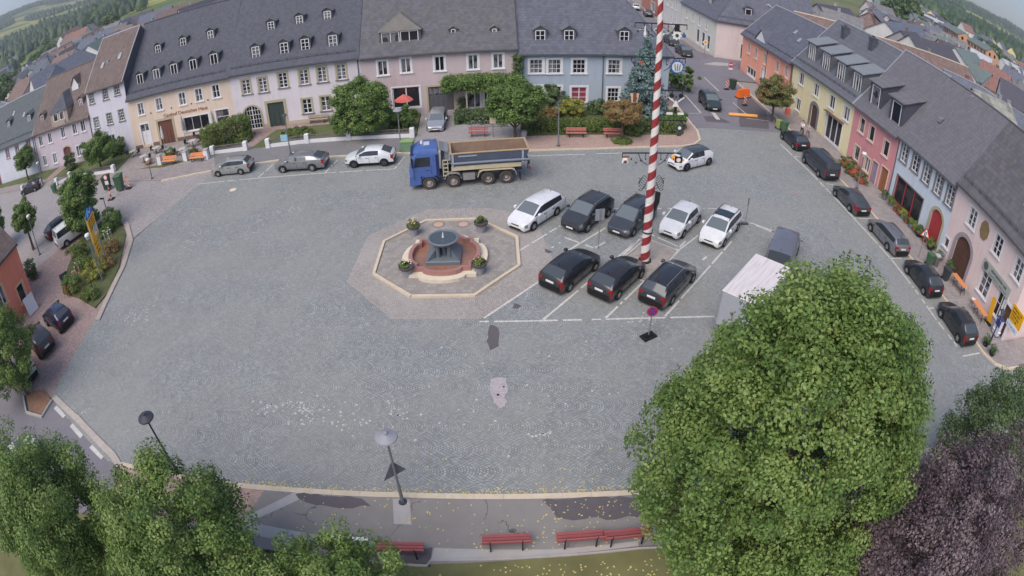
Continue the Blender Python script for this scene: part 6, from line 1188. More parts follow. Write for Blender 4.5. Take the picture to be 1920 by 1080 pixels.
bin2('large green waste container at the left lane',(-39.25,46.92),.2,M['green'],.09,1.6,'waste_container'); bin2('dark green waste container half behind the oval tree',(-41.71,47.58),.2,mat('dark_green_plastic',(50,70,54),.5,.1),.09,1.5,'waste_container'); bin2('green litter bin at the far left pavement',(-53.32,49.53),.2,M['green'],.09,1.1); bin2('dark green bin between the orange barriers at the roadworks',(28.33,71.33),.3,mat('dark_green_plastic',(50,70,54)),.11,1.2)
t=thing('litter_bin','grey cylindrical litter bin left of the hedge','bin',(*(1.34,51.85),.1)); MB().lathe([(0,0),(.24,0),(.27,.75),(.22,.8),(.2,.74),(0,.7)],16).build('tub',mat('pale_grey_bin',(150,150,152),.6,.1),t,smooth=40)
t=thing('litter_bin','grey barrel shaped litter bin beside the green wheelie bin','bin',(*(32.16,30.48),.11)); MB().lathe([(0,0),(.26,0),(.28,.85),(0,.85)],16).build('tub',mat('dark_grey_bin',(98,98,104),.6,.1),t,smooth=40); MB().lathe([(.3,.84),(.3,.94),(.2,1.0),(0,1.0)],16).build('lid',M['concrete'],t,smooth=40)
t=thing('green_box','green utility box behind the blue truck cab','box',(*(-9.23,49.87),.1)); MB().cbox(-.35,.75,-.4,.4,0,.95,.04).build('cabinet',mat('mint_cabinet',(112,140,112),.6,.1),t); MB().box(-.38,.78,-.43,.43,.951,1.02).build('lid',mat('lime_cabinet_lid',(142,168,110),.6,.1),t)
# roadworks
m,tt,b=newmat('red_white_diagonal'); s=tt.sep(tt.coord()); tt.put(b.inputs['Base Color'],tt.mix(tt.math('GREATER_THAN',tt.math('FRACT',tt.math('MULTIPLY',tt.math('ADD',s[0],s[2]),2.6)),.5),lin((224,216,212)),lin((204,78,60))))
for lab,p,rz in (('red white striped barrier board left of the roadworks bin',(27.42,71.09),.4),('red white striped barrier board at the near end of the roadworks',(27.53,64.73),.5),('red white striped barrier beside the green waste container',(-38.14,47.03),-.2)):
    t=thing('barrier_board',lab,'barrier',(*p,0),rz); MB().box(-.22,.22,-.02,.02,.25,1.25).build('board',m,t); MB().cbox(-.35,.35,-.2,.2,0,.12,.03).build('foot',M['black'],t); MB().lathe([(0,1.48),(.08,1.45),(.09,1.3),(.05,1.25)],10).build('warning_lamp',M['amber'],t,smooth=40)
t=thing('orange_tank','bright orange plastic water barriers stacked at the roadworks','barrier',(*(28.51,68.04),.0),.5); b=MB()
for k in range(5): b.add([(-1.+.42*k,-.4,0),(-.62+.42*k,-.4,0),(-.62+.42*k,.4,0),(-1.+.42*k,.4,0),(-.95+.42*k,-.2,1.1),(-.67+.42*k,-.2,1.1),(-.67+.42*k,.2,1.1),(-.95+.42*k,.2,1.1)],[(4,5,6,7),(0,1,5,4),(1,2,6,5),(2,3,7,6),(3,0,4,7)])
b.build('barrier_blocks',mat('safety_orange',(232,112,44),.45,.12,3),t); MB().box(-1.05,1.1,-.45,.45,0,.1).build('foot',M['black'],t)
a,b_=(23.92,60.45),(27.42,60.45); t=MB(); t.cyl((a[0],a[1],.16),(b_[0],b_[1],.16),.15,n=10).cyl((a[0],a[1],.3),(b_[0],b_[1],.3),.08,n=8); tag(t.build('orange_barrier_beam',mat('pale_orange',(240,170,96),.5,.08)),'long orange barrier beam lying across the road mouth','barrier')
t=thing('fire_hydrant_sign','small red and white advertising figure by the yellow house','sign',(*(32.17,62.26),.11)); MB().lathe([(0,1.0),(.28,.85),(.34,.5),(.3,.2),(.34,0)],14).build('body',mat('coral_plastic',(222,110,92),.5),t,smooth=40); MB().lathe([(0,1.5),(.2,1.38),(.24,1.15),(.15,.98)],12).build('head',M['white'],t,smooth=40)
# people by the yellow house
def person(label,p,rz,skin,shirt,trous,hair,stride=.16,bag=False):
    t=thing('person',label,'person',(*p,.11),rz); s=stride
    Vv=[(0,0,.95),(0,0,1.15),(0,.0,1.38),(0,.01,1.5),(0,.02,1.6),(0,.03,1.7),(0,.02,1.76),
        (.1,0,.9),(.11,s*.6,.5),(.11,s*.9,.08),(.12,s*.9+.13,.04),(-.1,0,.9),(-.11,-s*.5,.5),(-.11,-s*1.3,.1),(-.12,-s*1.3+.12,.05),
        (.18,0,1.4),(.25,-.04,1.15),(.26,.06,.92),(.26,.1,.84),(-.18,0,1.4),(-.25,.03,1.15),(-.25,.14,.93),(-.25,.18,.86),(0,.11,1.62)]
    Ee=[(0,1),(1,2),(2,3),(3,4),(4,5),(5,6),(0,7),(7,8),(8,9),(9,10),(0,11),(11,12),(12,13),(13,14),(2,15),(15,16),(16,17),(17,18),(2,19),(19,20),(20,21),(21,22),(4,23)]
    rad=[.14,.13,.15,.06,.075,.085,.06,.095,.065,.045,.04,.095,.065,.045,.04,.06,.045,.035,.03,.06,.045,.035,.03,.02]
    def skin_(name,vs,es,rd,m,par,sub=1):
        me=bpy.data.meshes.new(name); me.from_pydata(vs,es,[]); me.materials.append(m); o=bpy.data.objects.new(name,me); COL.objects.link(o); md=o.modifiers.new('skin','SKIN')
        if not me.skin_vertices: 
            bpy.context.view_layer.objects.active=o; bpy.ops.mesh.customdata_skin_add()
        for i,r in enumerate(rd): me.skin_vertices[0].data[i].radius=(r,r*.8 if i<3 else r); 
        me.skin_vertices[0].data[0].use_root=True; sd=o.modifiers.new('sub','SUBSURF'); sd.levels=sd.render_levels=sub; o.parent=par; return o
    b=skin_('body',Vv,Ee,rad,skin,t,2)
    sh=[Vv[i] for i in (0,1,2,15,16,19,20)]; skin_('shirt',sh,[(0,1),(1,2),(2,3),(3,4),(2,5),(5,6)],[.165,.155,.172,.08,.066,.08,.066],shirt,b)
    tr=[Vv[i] for i in (0,7,8,9,11,12,13)]; skin_('trousers',tr,[(0,1),(1,2),(2,3),(0,4),(4,5),(5,6)],[.165,.115,.085,.066,.115,.085,.066],trous,b)
    MB().lathe([(0,1.815),(.07,1.8),(.1,1.74),(.1,1.66),(.06,1.6)],14,(0,-.005,0)).build('hair',hair,b,smooth=60)
    MB().lathe([(.02,1.665),(.012,1.65),(0,1.645)],6,(.035,.1,.0)).lathe([(.02,1.665),(.012,1.65),(0,1.645)],6,(-.035,.1,.0)).build('eyes',M['black'],b)
    if bag:
        pass
    return t
SK=mat('skin_tone',(206,160,136),.6); HB=mat('brown_hair',(82,62,52),.8,.15)
person('person in white T-shirt and dark shorts walking by the yellow house',(30.71,55.30),2.2,SK,M['white'],mat('dark_shorts',(52,52,60),.8,.1),HB)
person('person in grey top and trousers walking right of the white shirted one',(31.14,54.64),2.2,SK,mat('grey_top',(160,160,162),.8,.1),mat('grey_trousers',(112,112,116),.8,.1),mat('grey_hair',(130,126,122),.8,.1))
# front garden walls with white pillars
def gfence(label,pts,panelm,z=.1,ph=.95,low=.35,name='garden_wall',wallm=None,cat='wall',group=None):
    o=Vector(pts[0]); t=thing(name,label,cat,(o.x,o.y,z),0,group)
    for p in pts: MB().cbox(p[0]-o.x-.22,p[0]-o.x+.22,p[1]-o.y-.22,p[1]-o.y+.22,0,ph,.04).build('pillar',M['white'],t)
    for a,b in zip(pts[:-1],pts[1:]):
        a=Vector(a)-o;b=Vector(b)-o;d=(b-a).normalized();q=Vector((-d.y,d.x));a=a+d*.23;b=b-d*.23
        w=MB(); w.prism([(a.x-q.x*-.12,a.y-q.y*-.12),(a.x+q.x*-.12,a.y+q.y*-.12),(b.x+q.x*-.12,b.y+q.y*-.12),(b.x-q.x*-.12,b.y-q.y*-.12)],0,low); w.build('low_wall',wallm or M['white'],t)
        f=MB(); L=(b-a).length; n=max(2,int(L/.13))
        for k in range(n+1): c=a+d*L*k/n; f.box(c.x-.02,c.x+.02,c.y-.02,c.y+.02,low,low+.5)
        for zz in (low+.12,low+.44): f.prism([(a.x-q.x*.03,a.y-q.y*.03),(b.x-q.x*.03,b.y-q.y*.03),(b.x+q.x*.03,b.y+q.y*.03),(a.x+q.x*.03,a.y+q.y*.03)],zz,zz+.06)
        f.build('railing',panelm,t)
    return t
rail=mat('grey_wood_railing',(122,114,116),.7,.15)
gfence('white pillared garden wall with grey railing below the round tree',[(-23.78,53.29),(-19.65,53.62),(-15.33,53.60),(-9.08,53.29)],rail)
gfence('short white pillared garden wall left of the house path',[(-30.22,53.08),(-26.32,53.21)],rail)
gfence('white pillared low wall under the globe tree by the light blue house',[(-64.34,52.54),(-59.73,52.80)],rail); gfence('white pillared low wall before the mauve house',[(-55.06,52.00),(-53.03,53.00),(-44.09,52.25)],rail,ph=.9)
for lab,p in (('white pillar left of the left orange bench',(-36.75,52.20)),('white pillar between the two orange benches',(-33.24,52.23)),('white pillar right of the right orange bench',(-30.39,51.91))):
    t=thing('terrace_pillar',lab,'pillar',(*p,.1)); MB().cbox(-.24,.24,-.24,.24,0,1.05,.04).build('pillar_block',M['white'],t); MB().box(-.28,.28,-.28,.28,1.051,1.12).build('cap',M['concrete'],t)
# inn terrace
for i,(lab,p,h,mm) in enumerate((('folded grey parasol at the left of the inn',(-45.54,61.13),2.6,mat('grey_canvas',(150,150,160),.9,.1)),('folded pale parasol before the inn door',(-39.14,57.31),2.7,M['cloth']),('folded grey parasol left of the inn triple window',(-36.75,58.60),3.1,mat('grey_canvas',(150,150,160))),('folded white parasol right of the inn triple window',(-32.86,59.00),3.0,M['cloth']))):
    t=thing('folded_parasol',lab,'parasol',(*p,.12)); MB().cyl((0,0,0),(0,0,h),.03,n=8).lathe([(0,.08),(.3,.06),(.32,0)],14).build('pole',M['steel'],t); MB().lathe([(0,h+.08),(.05,h),(.16,h*.75),(.2,h*.5),(.15,h*.42),(0.04,h*.42)],10).build('canopy',mm,t)
tc=[((-34.40,58.51),'grey table on the terrace under the inn triple window'),((-34.40,56.21),'pale topped terrace table left of the hedge bush'),((-34.60,53.96),'small white terrace table between the orange benches'),((-43.36,56.02),'terrace table at the far left by the low tree'),((-40.10,53.65),'terrace table beside the left white pillar'),((-39.43,55.75),'terrace table near the inn door steps')]
for k,(p,lab) in enumerate(tc):
    t=thing('terrace_table',lab,'table',(*p,.12),.2*k,'terrace tables of the inn'); MB().cbox(-.42,.42,-.42,.42,.72,.76,.01).build('table_top',mat('pale_table',(186,182,178),.6,.1),t); MB().cyl((0,0,.03),(0,0,.72),.04).box(-.3,.3,-.03,.03,0,.05).box(-.03,.03,-.3,.3,0,.05).build('pedestal',M['dsteel'],t)
chs=[((-34.40,58.51),-.8,.1),((-34.40,58.51),.8,0),((-34.40,56.21),-.85,.1),((-34.40,56.21),.8,.2),((-43.36,56.02),.8,0),((-43.36,56.02),-.8,.1),((-40.10,53.65),.8,0),((-39.43,55.75),-.7,.3),((-39.43,55.75),.8,0),((-34.60,53.96),-.8,0)]

words=['left of the triple window table','right of the triple window table','left of the pale topped table','right of the pale topped table','right of the far left table','left of the far left table','beside the table at the white pillar','left of the table at the door steps','right of the table at the door steps','left of the small white table']
for k,(p,dx,dy) in enumerate(chs):
    t=thing('terrace_chair','dark terrace chair '+words[k],'chair',(p[0]+dx,p[1]+dy,.12),R_(90) if dx<0 else R_(-90),'terrace chairs of the inn'); cm=mat('dark_wicker',(62,60,64),.7,.15,9)
    MB().cbox(-.24,.24,-.24,.24,.42,.47,.01).build('seat',cm,t); MB().box(-.24,.24,.2,.25,.5,.92).build('backrest',cm,t)
    for x in (-.2,.2):
        for y in (-.2,.2): MB().cyl((x,y,0),(x,y,.42 if y<0 else .52),.018,n=5).build('leg',M['iron'],t)
planter('box of green plants on the terrace behind the left orange bench',(-36.36,54.01),G2,M['terr'],.6,.45,.1,1200); planter('box of dark plants on the terrace behind the right orange bench',(-33.00,53.80),G3,M['terr'],.5,.4,.1,800); planter('terrace planter with red flowers at the far left',(-38.70,52.58),AU,M['terr'],.4,.4,.1,500)
t=thing('red_parasol','open red parasol in the driveway garden behind the lamp','parasol',(*(-10.56,58.70),.12)); MB().cyl((0,0,0),(0,0,2.6),.03,n=8).build('pole',M['steel'],t); MB().lathe([(0,2.7),(.7,2.3),(1.0,2.05),(.95,2.05),(0,2.5)],8).build('canopy',M['vcloth'],t)
# pergola, bicycle stand, boards
t=thing('pergola','wooden pergola frame over the yard of the mauve grey house','pergola',(-4.2,58.8,.1))
for x in (0,2.4,4.6): MB().box(x-.07,x+.07,-.07,.07,0,2.75).build('post',mat('pale_post',(176,160,156),.7,.1),t)
MB().box(-.6,5.2,-.06,.06,2.751,2.9).build('beam',M['wood'],t); r=MB()
for k in range(8): r.box(-.3+.75*k,-.22+.75*k,-.4,2.2,2.902,3.0)
r.build('rafters',M['wood'],t)
a=(-3.61,55.29); t=thing('bicycle_stand','row of grey bicycle hoops in front of the clipped bush','bicycle stand',(*a,.1)); 
for k in range(6): x=.62*k; MB().tube([(x,0,0),(x,-.05,.55),(x+.1,-.05,.7),(x+.25,-.05,.7),(x+.33,-.05,.55),(x+.33,0,0)],.025,n=6).build('hoop',M['steel'],t)
MB().box(-.1,3.6,-.03,.03,0,.05).build('rail',M['steel'],t)
t=thing('signboard','small dark grey signboard on a post at the flower bed edge','sign',(*(-34.24,29.62),.05),.9); MB().cyl((0,0,0),(0,0,1.0),.04).build('post',M['dsteel'],t); MB().box(-.42,.42,-.05,.02,.75,1.4).build('board',M['dsteel'],t)
t=thing('display_board','pale leaning display board at the corner of the salmon house','sign',(*(-36.91,26.57),.0),R_(70)); MB().add([(-.6,-.25,.05),(.6,-.25,.05),(.6,.15,1.5),(-.6,.15,1.5),(-.6,-.2,.03),(.6,-.2,.03),(.6,.2,1.48),(-.6,.2,1.48)],[(0,1,2,3),(7,6,5,4),(0,4,5,1),(1,5,6,2),(2,6,7,3),(3,7,4,0)]).build('board',mat('pale_grey_board',(190,190,200),.4,.05),t); MB().cyl((-.4,.4,0),(-.4,.15,1.3),.025).cyl((.4,.4,0),(.4,.15,1.3),.025).build('strut',M['steel'],t)
t=thing('notice_stand','notice stand with white top edge seen from behind at the bottom','sign',(*(-6.20,10.91),.125),R_(2)); MB().add([(-.75,0,.25),(.75,0,.25),(.75,.35,.95),(-.75,.35,.95),(-.75,.06,.22),(.75,.06,.22),(.75,.41,.92),(-.75,.41,.92)],[(0,1,2,3),(7,6,5,4),(0,4,5,1),(1,5,6,2),(2,6,7,3),(3,7,4,0)]).build('panel',M['dsteel'],t); MB().box(-.78,.78,.33,.47,.95,1.0).build('top_edge',mat('glossy_white',(232,232,238),.3),t)
for x in (-.6,.6): MB().box(x-.03,x+.03,.18,.24,0,.6).build('leg',M['iron'],t)
t=thing('news_rack','blue and white newspaper rack at the pink house corner','rack',(33.3,21.9,.11),R_(90)); MB().box(-.35,.35,-.2,.2,.1,1.35).build('cabinet',mat('rack_white',(206,206,222),.5),t); MB().box(-.3,.3,.2,.22,.8,1.3).box(-.36,.36,-.21,.21,1.352,1.42).build('blue_panel',mat('rack_blue',(62,70,134),.5),t); MB().box(-.35,-.3,-.2,.2,0,.1).box(.3,.35,-.2,.2,0,.1).build('feet',M['iron'],t)
t=thing('yellow_flag_board','yellow advertising flag board beside the pink house window','sign',(33.4,23.1,.11),R_(90)); MB().add([(-.15,0,.2),(.35,0,.1),(.65,0,1.9),(.2,0,2.1),(-.15,.04,.2),(.35,.04,.1),(.65,.04,1.9),(.2,.04,2.1)],[(0,1,2,3),(7,6,5,4),(0,4,5,1),(1,5,6,2),(2,6,7,3),(3,7,4,0)]).build('flag',M['yellow'],t); MB().box(-.3,.5,-.15,.18,0,.08).build('foot',M['black'],t)
# shop goods and plants along the right facades
for k,(lab,p,mm,pm,r) in enumerate((('row of green shrubs in pots before the red house, left one',(32.44,47.78),G2,M['terr'],.5),('bushy potted shrub before the red house, middle one',(32.27,45.97),G2,M['terr'],.55),('potted shrub with red pot beside the chestnut door',(32.19,44.27),MX,M['terr'],.4),('planter with pale flowers at the shopfront, far end',(33.22,39.95),HG,M['grey'],.3),('planter with yellow flowers at the middle of the shopfront',(33.18,37.69),YE,M['grey'],.3),('planter with green herbs at the near end of the shopfront',(33.15,36.09),G2,M['grey'],.35),('tall leafy plant at the left of the red arched door',(33.33,34.82),G3,M['iron'],.4),('pale plant before the red arched door',(34.49,32.82),HG,M['iron'],.4),('dark planter left of the mauve stone gate',(33.55,29.61),G3,M['iron'],.4),('tub with herbs between shopfront and kerb',(33.11,41.13),G3,M['grey'],.3))): planter(lab,(min(p[0],33.2),p[1]),mm,pm,r*(1.5 if 'red house' in lab or 'chestnut' in lab else .95),.5,.11,int(1800*r/.4))

gd=[('small pot of red blooms under the shopfront window',(33.11,38.98),MX),('small pot of pink blooms under the shopfront window',(33.14,38.33),AU),('small grassy pot under the shopfront window',(33.15,36.97),HG),('small yellow pot plant at the shopfront end',(33.20,35.49),YE),('dark leafy pot left of the arched red door',(33.63,34.01),G3),('low pot right of the arched red door',(34.17,31.48),G2),('tall grey green plant beside the small square window',(34.42,31.25),BS)]
for lab,p,mm in gd: planter(lab,(min(p[0],33.3),p[1]),mm,M['terr'],.24,.3,.11,500)
# ---------------------------------------------------------------- salmon house at the left edge
salm=WM('salmon',(234,142,118))
HS=house('salmon red house with brown tiled roof at the left edge',((-39.1,15.0),(-38.2,28.3),5.4,.75),5.,salm,brownroof,[V((12.1,1.5),.95,1.5,(1,1)),V((9.6,2.9),1.0,1.6,(2,1)),V((8.,1.6),1,1.5,(2,1)),V((5.5,1.6),1,1.5,(2,1)),V((5.5,4),1,1.4,(2,1)),('door',(3,1.1),1.1,2.2)],trim=mat('apricot_trim',(232,186,150),.8,.08),verge=None,guard=False)
HS.location.z=.0
# ---------------------------------------------------------------- far street
WINM={}
def winobj(parent,loc,rz,fm):
    key=(fm or M['white']).name
    if key not in WINM:
        b=MB(); b.box(-.62,.62,-.03,.03,-.1,1.5,0); b.box(-.48,.48,-.045,.03,0,1.4,1); o=b.build('window',[fm or M['white'],M['pane']],parent); WINM[key]=o.data
    else: o=bpy.data.objects.new('window',WINM[key]); COL.objects.link(o); o.parent=parent
    o.location=loc; o.rotation_euler=(0,0,rz)
def plainhouse(label,x,y,rz,L,D,ze,rise,wall,roofm,group=None,wins=True,name='house',gable=True,chim=True,base=0.,cat='house',rows=2,wm=None,seed=0,verge=None):
    """free standing house: local x along the ridge, centred"""
    t=thing(name,label,cat,(x,y,base),rz,group); W=MB(); h=L/2;d=D/2
    for sg in (-1,1):
        W.poly([(-h*sg,-d*sg,-1),(h*sg,-d*sg,-1),(h*sg,-d*sg,ze),(-h*sg,-d*sg,ze)]); W.poly([(h*sg,-d*sg,-1),(h*sg,d*sg,-1),(h*sg,d*sg,ze)]+([(h*sg,0,ze+rise)] if gable else [])+[(h*sg,-d*sg,ze)])
    W.build('wall',wall,t); R=MB(); o=.4; tn=rise/d; zz=ze-o*tn; T=.15; hh=h+(.3 if gable else o); hr=hh if gable else h-d*.8
    for sg in (-1,1):
        P=[(-hh*sg,-(d+o)*sg,zz+T),(hh*sg,-(d+o)*sg,zz+T),(hr*sg,0,ze+rise+T),(-hr*sg,0,ze+rise+T)]; R.add(P+[(a,b,c-T) for a,b,c in P],[(0,1,2,3),(7,6,5,4),(0,4,5,1),(1,5,6,2),(2,6,7,3),(3,7,4,0)])
        if not gable: R.poly([(hh*sg,-(d+o)*sg,zz+T),(hh*sg,(d+o)*sg,zz+T),(hr*sg,0,ze+rise+T)])
    ro=R.build('roof',roofm,t)
    if verge: MB().box(-hr,hr,-.14,.14,ze+rise+T-.05,ze+rise+T+.1).build('ridge_cap',verge,ro)
    g=random.Random(seed+int(x*7+y))
    if chim: cx=g.uniform(-.5,.5)*h; MB().box(cx-.32,cx+.32,.25,.85,ze,ze+rise+.75).box(cx-.38,cx+.38,.19,.91,ze+rise+.75,ze+rise+.85).build('chimney',(M['zinc'],mat('dull_chimney_brick',(128,98,90),.9,.2),M['greystone'],M['concrete'])[g.randrange(4)],ro)
    if wins:
        k=max(2,int(L/2.6))
        for sg in (-1,1):
            for r in range(rows):
                for i in range(k):
                    xx=-h+L*(i+.5)/k; z0=.9+r*2.7
                    if z0+1.4>ze: continue
                    winobj(t,(xx,sg*d,z0),0 if sg<0 else PI,wm)
            for q in (-D*.2,D*.2): winobj(t,(sg*h,q,ze-1.7),PI/2*sg,wm)
    return t
cream_=WM('cream',(214,211,202)); lgrey=WM('lightgrey',(208,206,204)); pinkw=WM('rosegrey',(214,198,196)); whitew=WM('white_far',(224,222,220)); brickw=WM('brickred',(182,128,112)); orw=WM('orange_far',(200,156,124)); yelw=WM('yellow_far',(224,208,150)); greyw=WM('grey_far',(158,154,158)); brownw=WM('brownwall',(134,104,96))
rred=roofmat('red_brown_tiles',(142,106,98),.3,.35,.22); rbl=roofmat('far_slate',(104,108,122),.4,.4,.15); rgr=roofmat('far_grey_tiles',(122,120,122),.4,.4,.18); rdk=roofmat('far_dark_slate',(84,82,92),.4,.4,.15); rgn=roofmat('far_green_grey',(110,122,120),.4,.4,.15); rpl=roofmat('pale_sheet_roof',(176,178,186),.8,.6,.08); rbr=roofmat('far_brown_tiles',(124,104,98),.4,.4,.2)
# corner house facing the junction: street side and square side
c0=(31.9,89.6)
FH=house('rose grey corner house beyond the orange house with shop window',((31.9,89.4),(48,85.5),6.4,1.0),6.,pinkw,slate2,[V((5.0,4.3),1.1,1.6,(2,1)),V((8.5,4.3),1.1,1.6,(2,1)),('shop',(7.0,1.5),6.,2.7,None,dict(n=3))],[('gable',(5.0,7.6),1.0,1.1,(1,(1,1))),('gable',(11.,7.6),1.0,1.1,(1,(1,1)))],hipL=5.6,guard=True)
FH2=house('cream house along the far street with tall shop windows',((31.3,107.5),(31.88,89.45),6.4,1.0),6.,cream_,slate2,[V((3,4.4),.9,1.6),V((6.5,4.4),.9,1.6),V((10,4.4),.9,1.6),V((13.5,4.4),.9,1.6),('shop',(9.5,1.6),1.6,2.6,None,dict(n=1)),('shop',(12.2,1.6),1.6,2.6,None,dict(n=1)),('shop',(14.8,1.6),1.4,2.6,None,dict(n=1))],[('gable',(4,7.8),1.0,1.2),('gable',(7.5,7.8),1.0,1.2),('gable',(11,7.8),1.0,1.2)],hipR=5.6,guard=False)
FH3=house('pale grey house farther up the far street',((31.0,124),(31.28,107.7),7.2,1.0),6.,lgrey,slate2,[V((3,4.8),.9,1.6),V((7,4.8),.9,1.6),V((10,4.8),.9,1.6),V((13,4.8),.9,1.6),V((13,1.6),.9,1.6),V((10,1.6),.9,1.6)],[('gable',(4,8.6),1.0,1.2),('gable',(9,8.6),1.0,1.2)],guard=False)
FH4=house('brick red house far up the street behind the maypole top',((31.2,141),(31.0,124.2),7.,1.0),6.,brickw,rred,[V((3,4.8),1,1.6),V((8,4.8),1,1.6),V((13,4.8),1,1.6),('shop',(12,1.6),4,2.4,None,dict(n=3))],guard=False)
plainhouse('pale house at the top of the far street behind the blue house roof',27,158,.1,14,10,6,5,whitew,rdk)
plainhouse('lilac house closing the far street at the top edge',14,150,-.2,16,10,6,5,pinkw,rbl)
# roofs behind the right row and the slope beyond (x, y, heading, length, depth, eave, rise)
bk=[
('cream ridged brown roof behind the orange house',(44.19,86.62),(53.33,84.01),10,9,4,brownw,rbr,M['cream']),
('long brown building with cream ridge behind the yellow and red houses',(53.17,78.59),(79.67,78.70),10,10,4.2,brownw,rbr,M['cream']),
('dark roofed house with pale gable above the cream ridged roof',(61.57,110.65),(73.65,116.59),10,11,4.5,greyw,rdk,None),
('grey roofed house left of the dark tree clump',(64.42,108.93),(68.42,106.32),9.5,11,4.5,whitew,rgr,None),
('brown grey hipped roof house left of the dark tree clump',(84.53,128.49),(88.45,122.73),10,13,4.5,cream_,rbr,'hip'),
('wide grey slate roof below the dark tree clump',(80.62,110.82),(120.50,142.24),10,15,5,lgrey,rbl,None),
('dark roofed house with light grey gable beside the wide slate roof',(82.07,102.48),(106.00,111.54),9.5,11,4.5,lgrey,rdk,None),
('green grey roofed house with pale skylights amid the roofscape',(105.03,109.37),(123.45,118.01),10,15,5.5,lgrey,rgn,None),
('pale sheet roofed house right of the green grey roof',(147.91,143.43),(152.80,137.61),9,12,5,whitew,rpl,None),
('red brown tiled house with small dark dormer near the right edge',(118.19,109.60),(122.72,100.55),10,13,6,cream_,rred,None),
('pale roofed house beyond the red brown roof',(203.24,173.80),(227.29,177.69),9,11,4.5,whitew,rpl,None),
('red tiled house with white gable at the right edge',(272.02,220.18),(292.81,226.55),9,10,4,whitew,rred,None),
('blue grey roof behind the pink house ridge, upper part',(64.31,68.23),(70.78,64.23),9.5,12,4.5,greyw,rbl,M['zinc']),
('blue grey roof behind the pink house ridge at the right edge',(71.29,62.84),(74.73,56.99),9.3,11,4.5,whitew,rbl,M['zinc']),
('small house with chequered pale roof behind the pink house',(61.11,56.91),(67.40,56.03),10.2,6,2.5,whitew,roofmat('chequered_tiles',(140,140,132),.7,.7,.4),None),
('left orange apartment block with dark roof',(205.53,221.59),(197.12,197.70),11,9,2.4,orw,rgn,None),
('right orange apartment block with dark roof',(197.52,191.11),(195.18,174.46),11,9,2.4,orw,rgn,None),
('grey block between the two orange blocks',(227.44,227.06),(229.94,222.95),9,10,2.5,lgrey,rpl,None),
('low long beige building with flat roof left of the orange block',(232.10,284.53),(245.84,263.27),8,11,1.8,WM('sandwall',(206,194,170)),rpl,None),
('long pale roofed shed far above the beige building',(449.52,540.45),(520.18,545.85),9,14,2,whitew,rpl,None),
('lilac roofed house left behind the orange house',(41.00,90.52),(52.71,103.84),10,14,4,pinkw,rpl,None),
('dark roofed house with cream gable amid the roofscape',(113.76,125.03),(119.73,123.91),9,10,4.5,yelw,rdk,None),
('dark grey house left of the light grey gable',(82.02,105.89),(93.67,113.78),9.5,10,4,greyw,rdk,None),
('pale gabled house right of the chequered roof',(112.34,93.73),(116.48,90.40),9,9,4.5,whitew,rdk,None),
('green roofed house in front of the orange blocks',(120.27,136.01),(132.45,140.55),9.2,11,4.5,lgrey,rgn,None),
('white house with steep dark roof above the beige building',(282.70,322.96),(301.96,333.47),9,10,5,whitew,rdk,None),
('white house just above the left orange block',(424.98,442.96),(403.92,405.48),9,10,4,whitew,rgr,None),
('white terrace right of the orange block',(349.40,339.82),(324.25,298.36),8.5,10,3.5,whitew,rbl,None),
('dark roofed villa above the right orange block',(366.99,336.16),(345.42,301.59),8.5,10,4,whitew,rdk,None),
('pale house at the foot of the right slope',(349.54,299.24),(370.43,301.48),8,10,3.5,cream_,rgr,None),
# behind the left row
('long dark blue roofed building behind the mauve house',(-110.73,113.19),(-105.11,125.92),10,13,4.5,whitew,rbl,None),
('yellow gabled house peeping over the mauve house ridge',(-84.69,83.18),(-109.81,112.20),9.8,9,4.,yelw,rbl,None),
('slate roofed house with skylights behind the light blue house',(-125.72,115.92),(-121.49,122.87),9.5,11,4.4,lgrey,rbl,None),
('brown tiled house at the far left behind the row',(-150.93,130.15),(-136.40,127.01),8.8,12,4.,pinkw,rbr,None),
('lilac roofed house at the left edge beyond the lane',(-131.75,105.29),(-98.93,84.04),8,14,3.5,pinkw,rbl,M['zinc']),
('green grey roofed house behind the tall white house',(-104.58,122.46),(-105.42,130.21),10.5,11,4,whitew,rgn,None),
('pale grey roofed house with skylights above the tall white house',(-108.53,132.60),(-105.92,137.86),10,11,4,whitew,rbl,None),
('reddish brown roof above the dark blue roof',(-158.91,161.74),(-144.44,160.43),8,9,3,whitew,rbr,None),
('long purple grey roof along the upper left',(-153.60,174.63),(-130.06,177.89),9,12,3.5,lgrey,rbl,None),
('white house with steep gable left in the left trees',(-260.92,236.22),(-265.76,245.31),8,9,5,whitew,rbl,None),
('white villa with dark roof in the left trees',(-325.58,333.17),(-314.77,330.82),9,9,5,whitew,rdk,None),
('white and lilac villa higher in the left trees',(-294.38,319.01),(-277.68,311.51),9,9,5,whitew,rbr,None),
('pale green house at the top of the left trees',(-274.51,317.35),(-273.42,327.07),9,10,5,cream_,rgr,None),
('white house lowest at the far left edge',(-413.19,344.17),(-372.31,319.72),8,9,4,whitew,rgr,None),
('small white house with pale gable at the far left edge',(-268.82,226.96),(-243.27,212.65),7.5,8,4,whitew,rbl,None),
('brown roofed house near the top of the white house ridge',(-122.52,159.65),(-105.65,147.92),9.5,10,4,whitew,rbr,None),
('cream house with brown roof peeping over the inn ridge',(-87.94,126.13),(-76.71,119.03),10.5,10,4,cream_,rbr,None),
]
for k,(lab,a,b,zr,D,rise,w,r,vg) in enumerate(bk):
    x,y=(a[0]+b[0])/2,(a[1]+b[1])/2; L=max(9,math.dist(a,b)); rz=math.atan2(b[1]-a[1],b[0]-a[0]); h0=hill(x,y); bs=min(0,h0) if math.hypot(x,y)<300 else h0
    plainhouse(lab,x,y,rz,L,D,zr-rise-.2,rise,w,r,'town houses beyond the square',True,'town_house',vg!='hip',True,0,seed=k,verge=vg if not isinstance(vg,str) else None,rows=3 if 'orange apart' in lab else 2,wm=M['pane'] if 'orange apart' in lab else None)
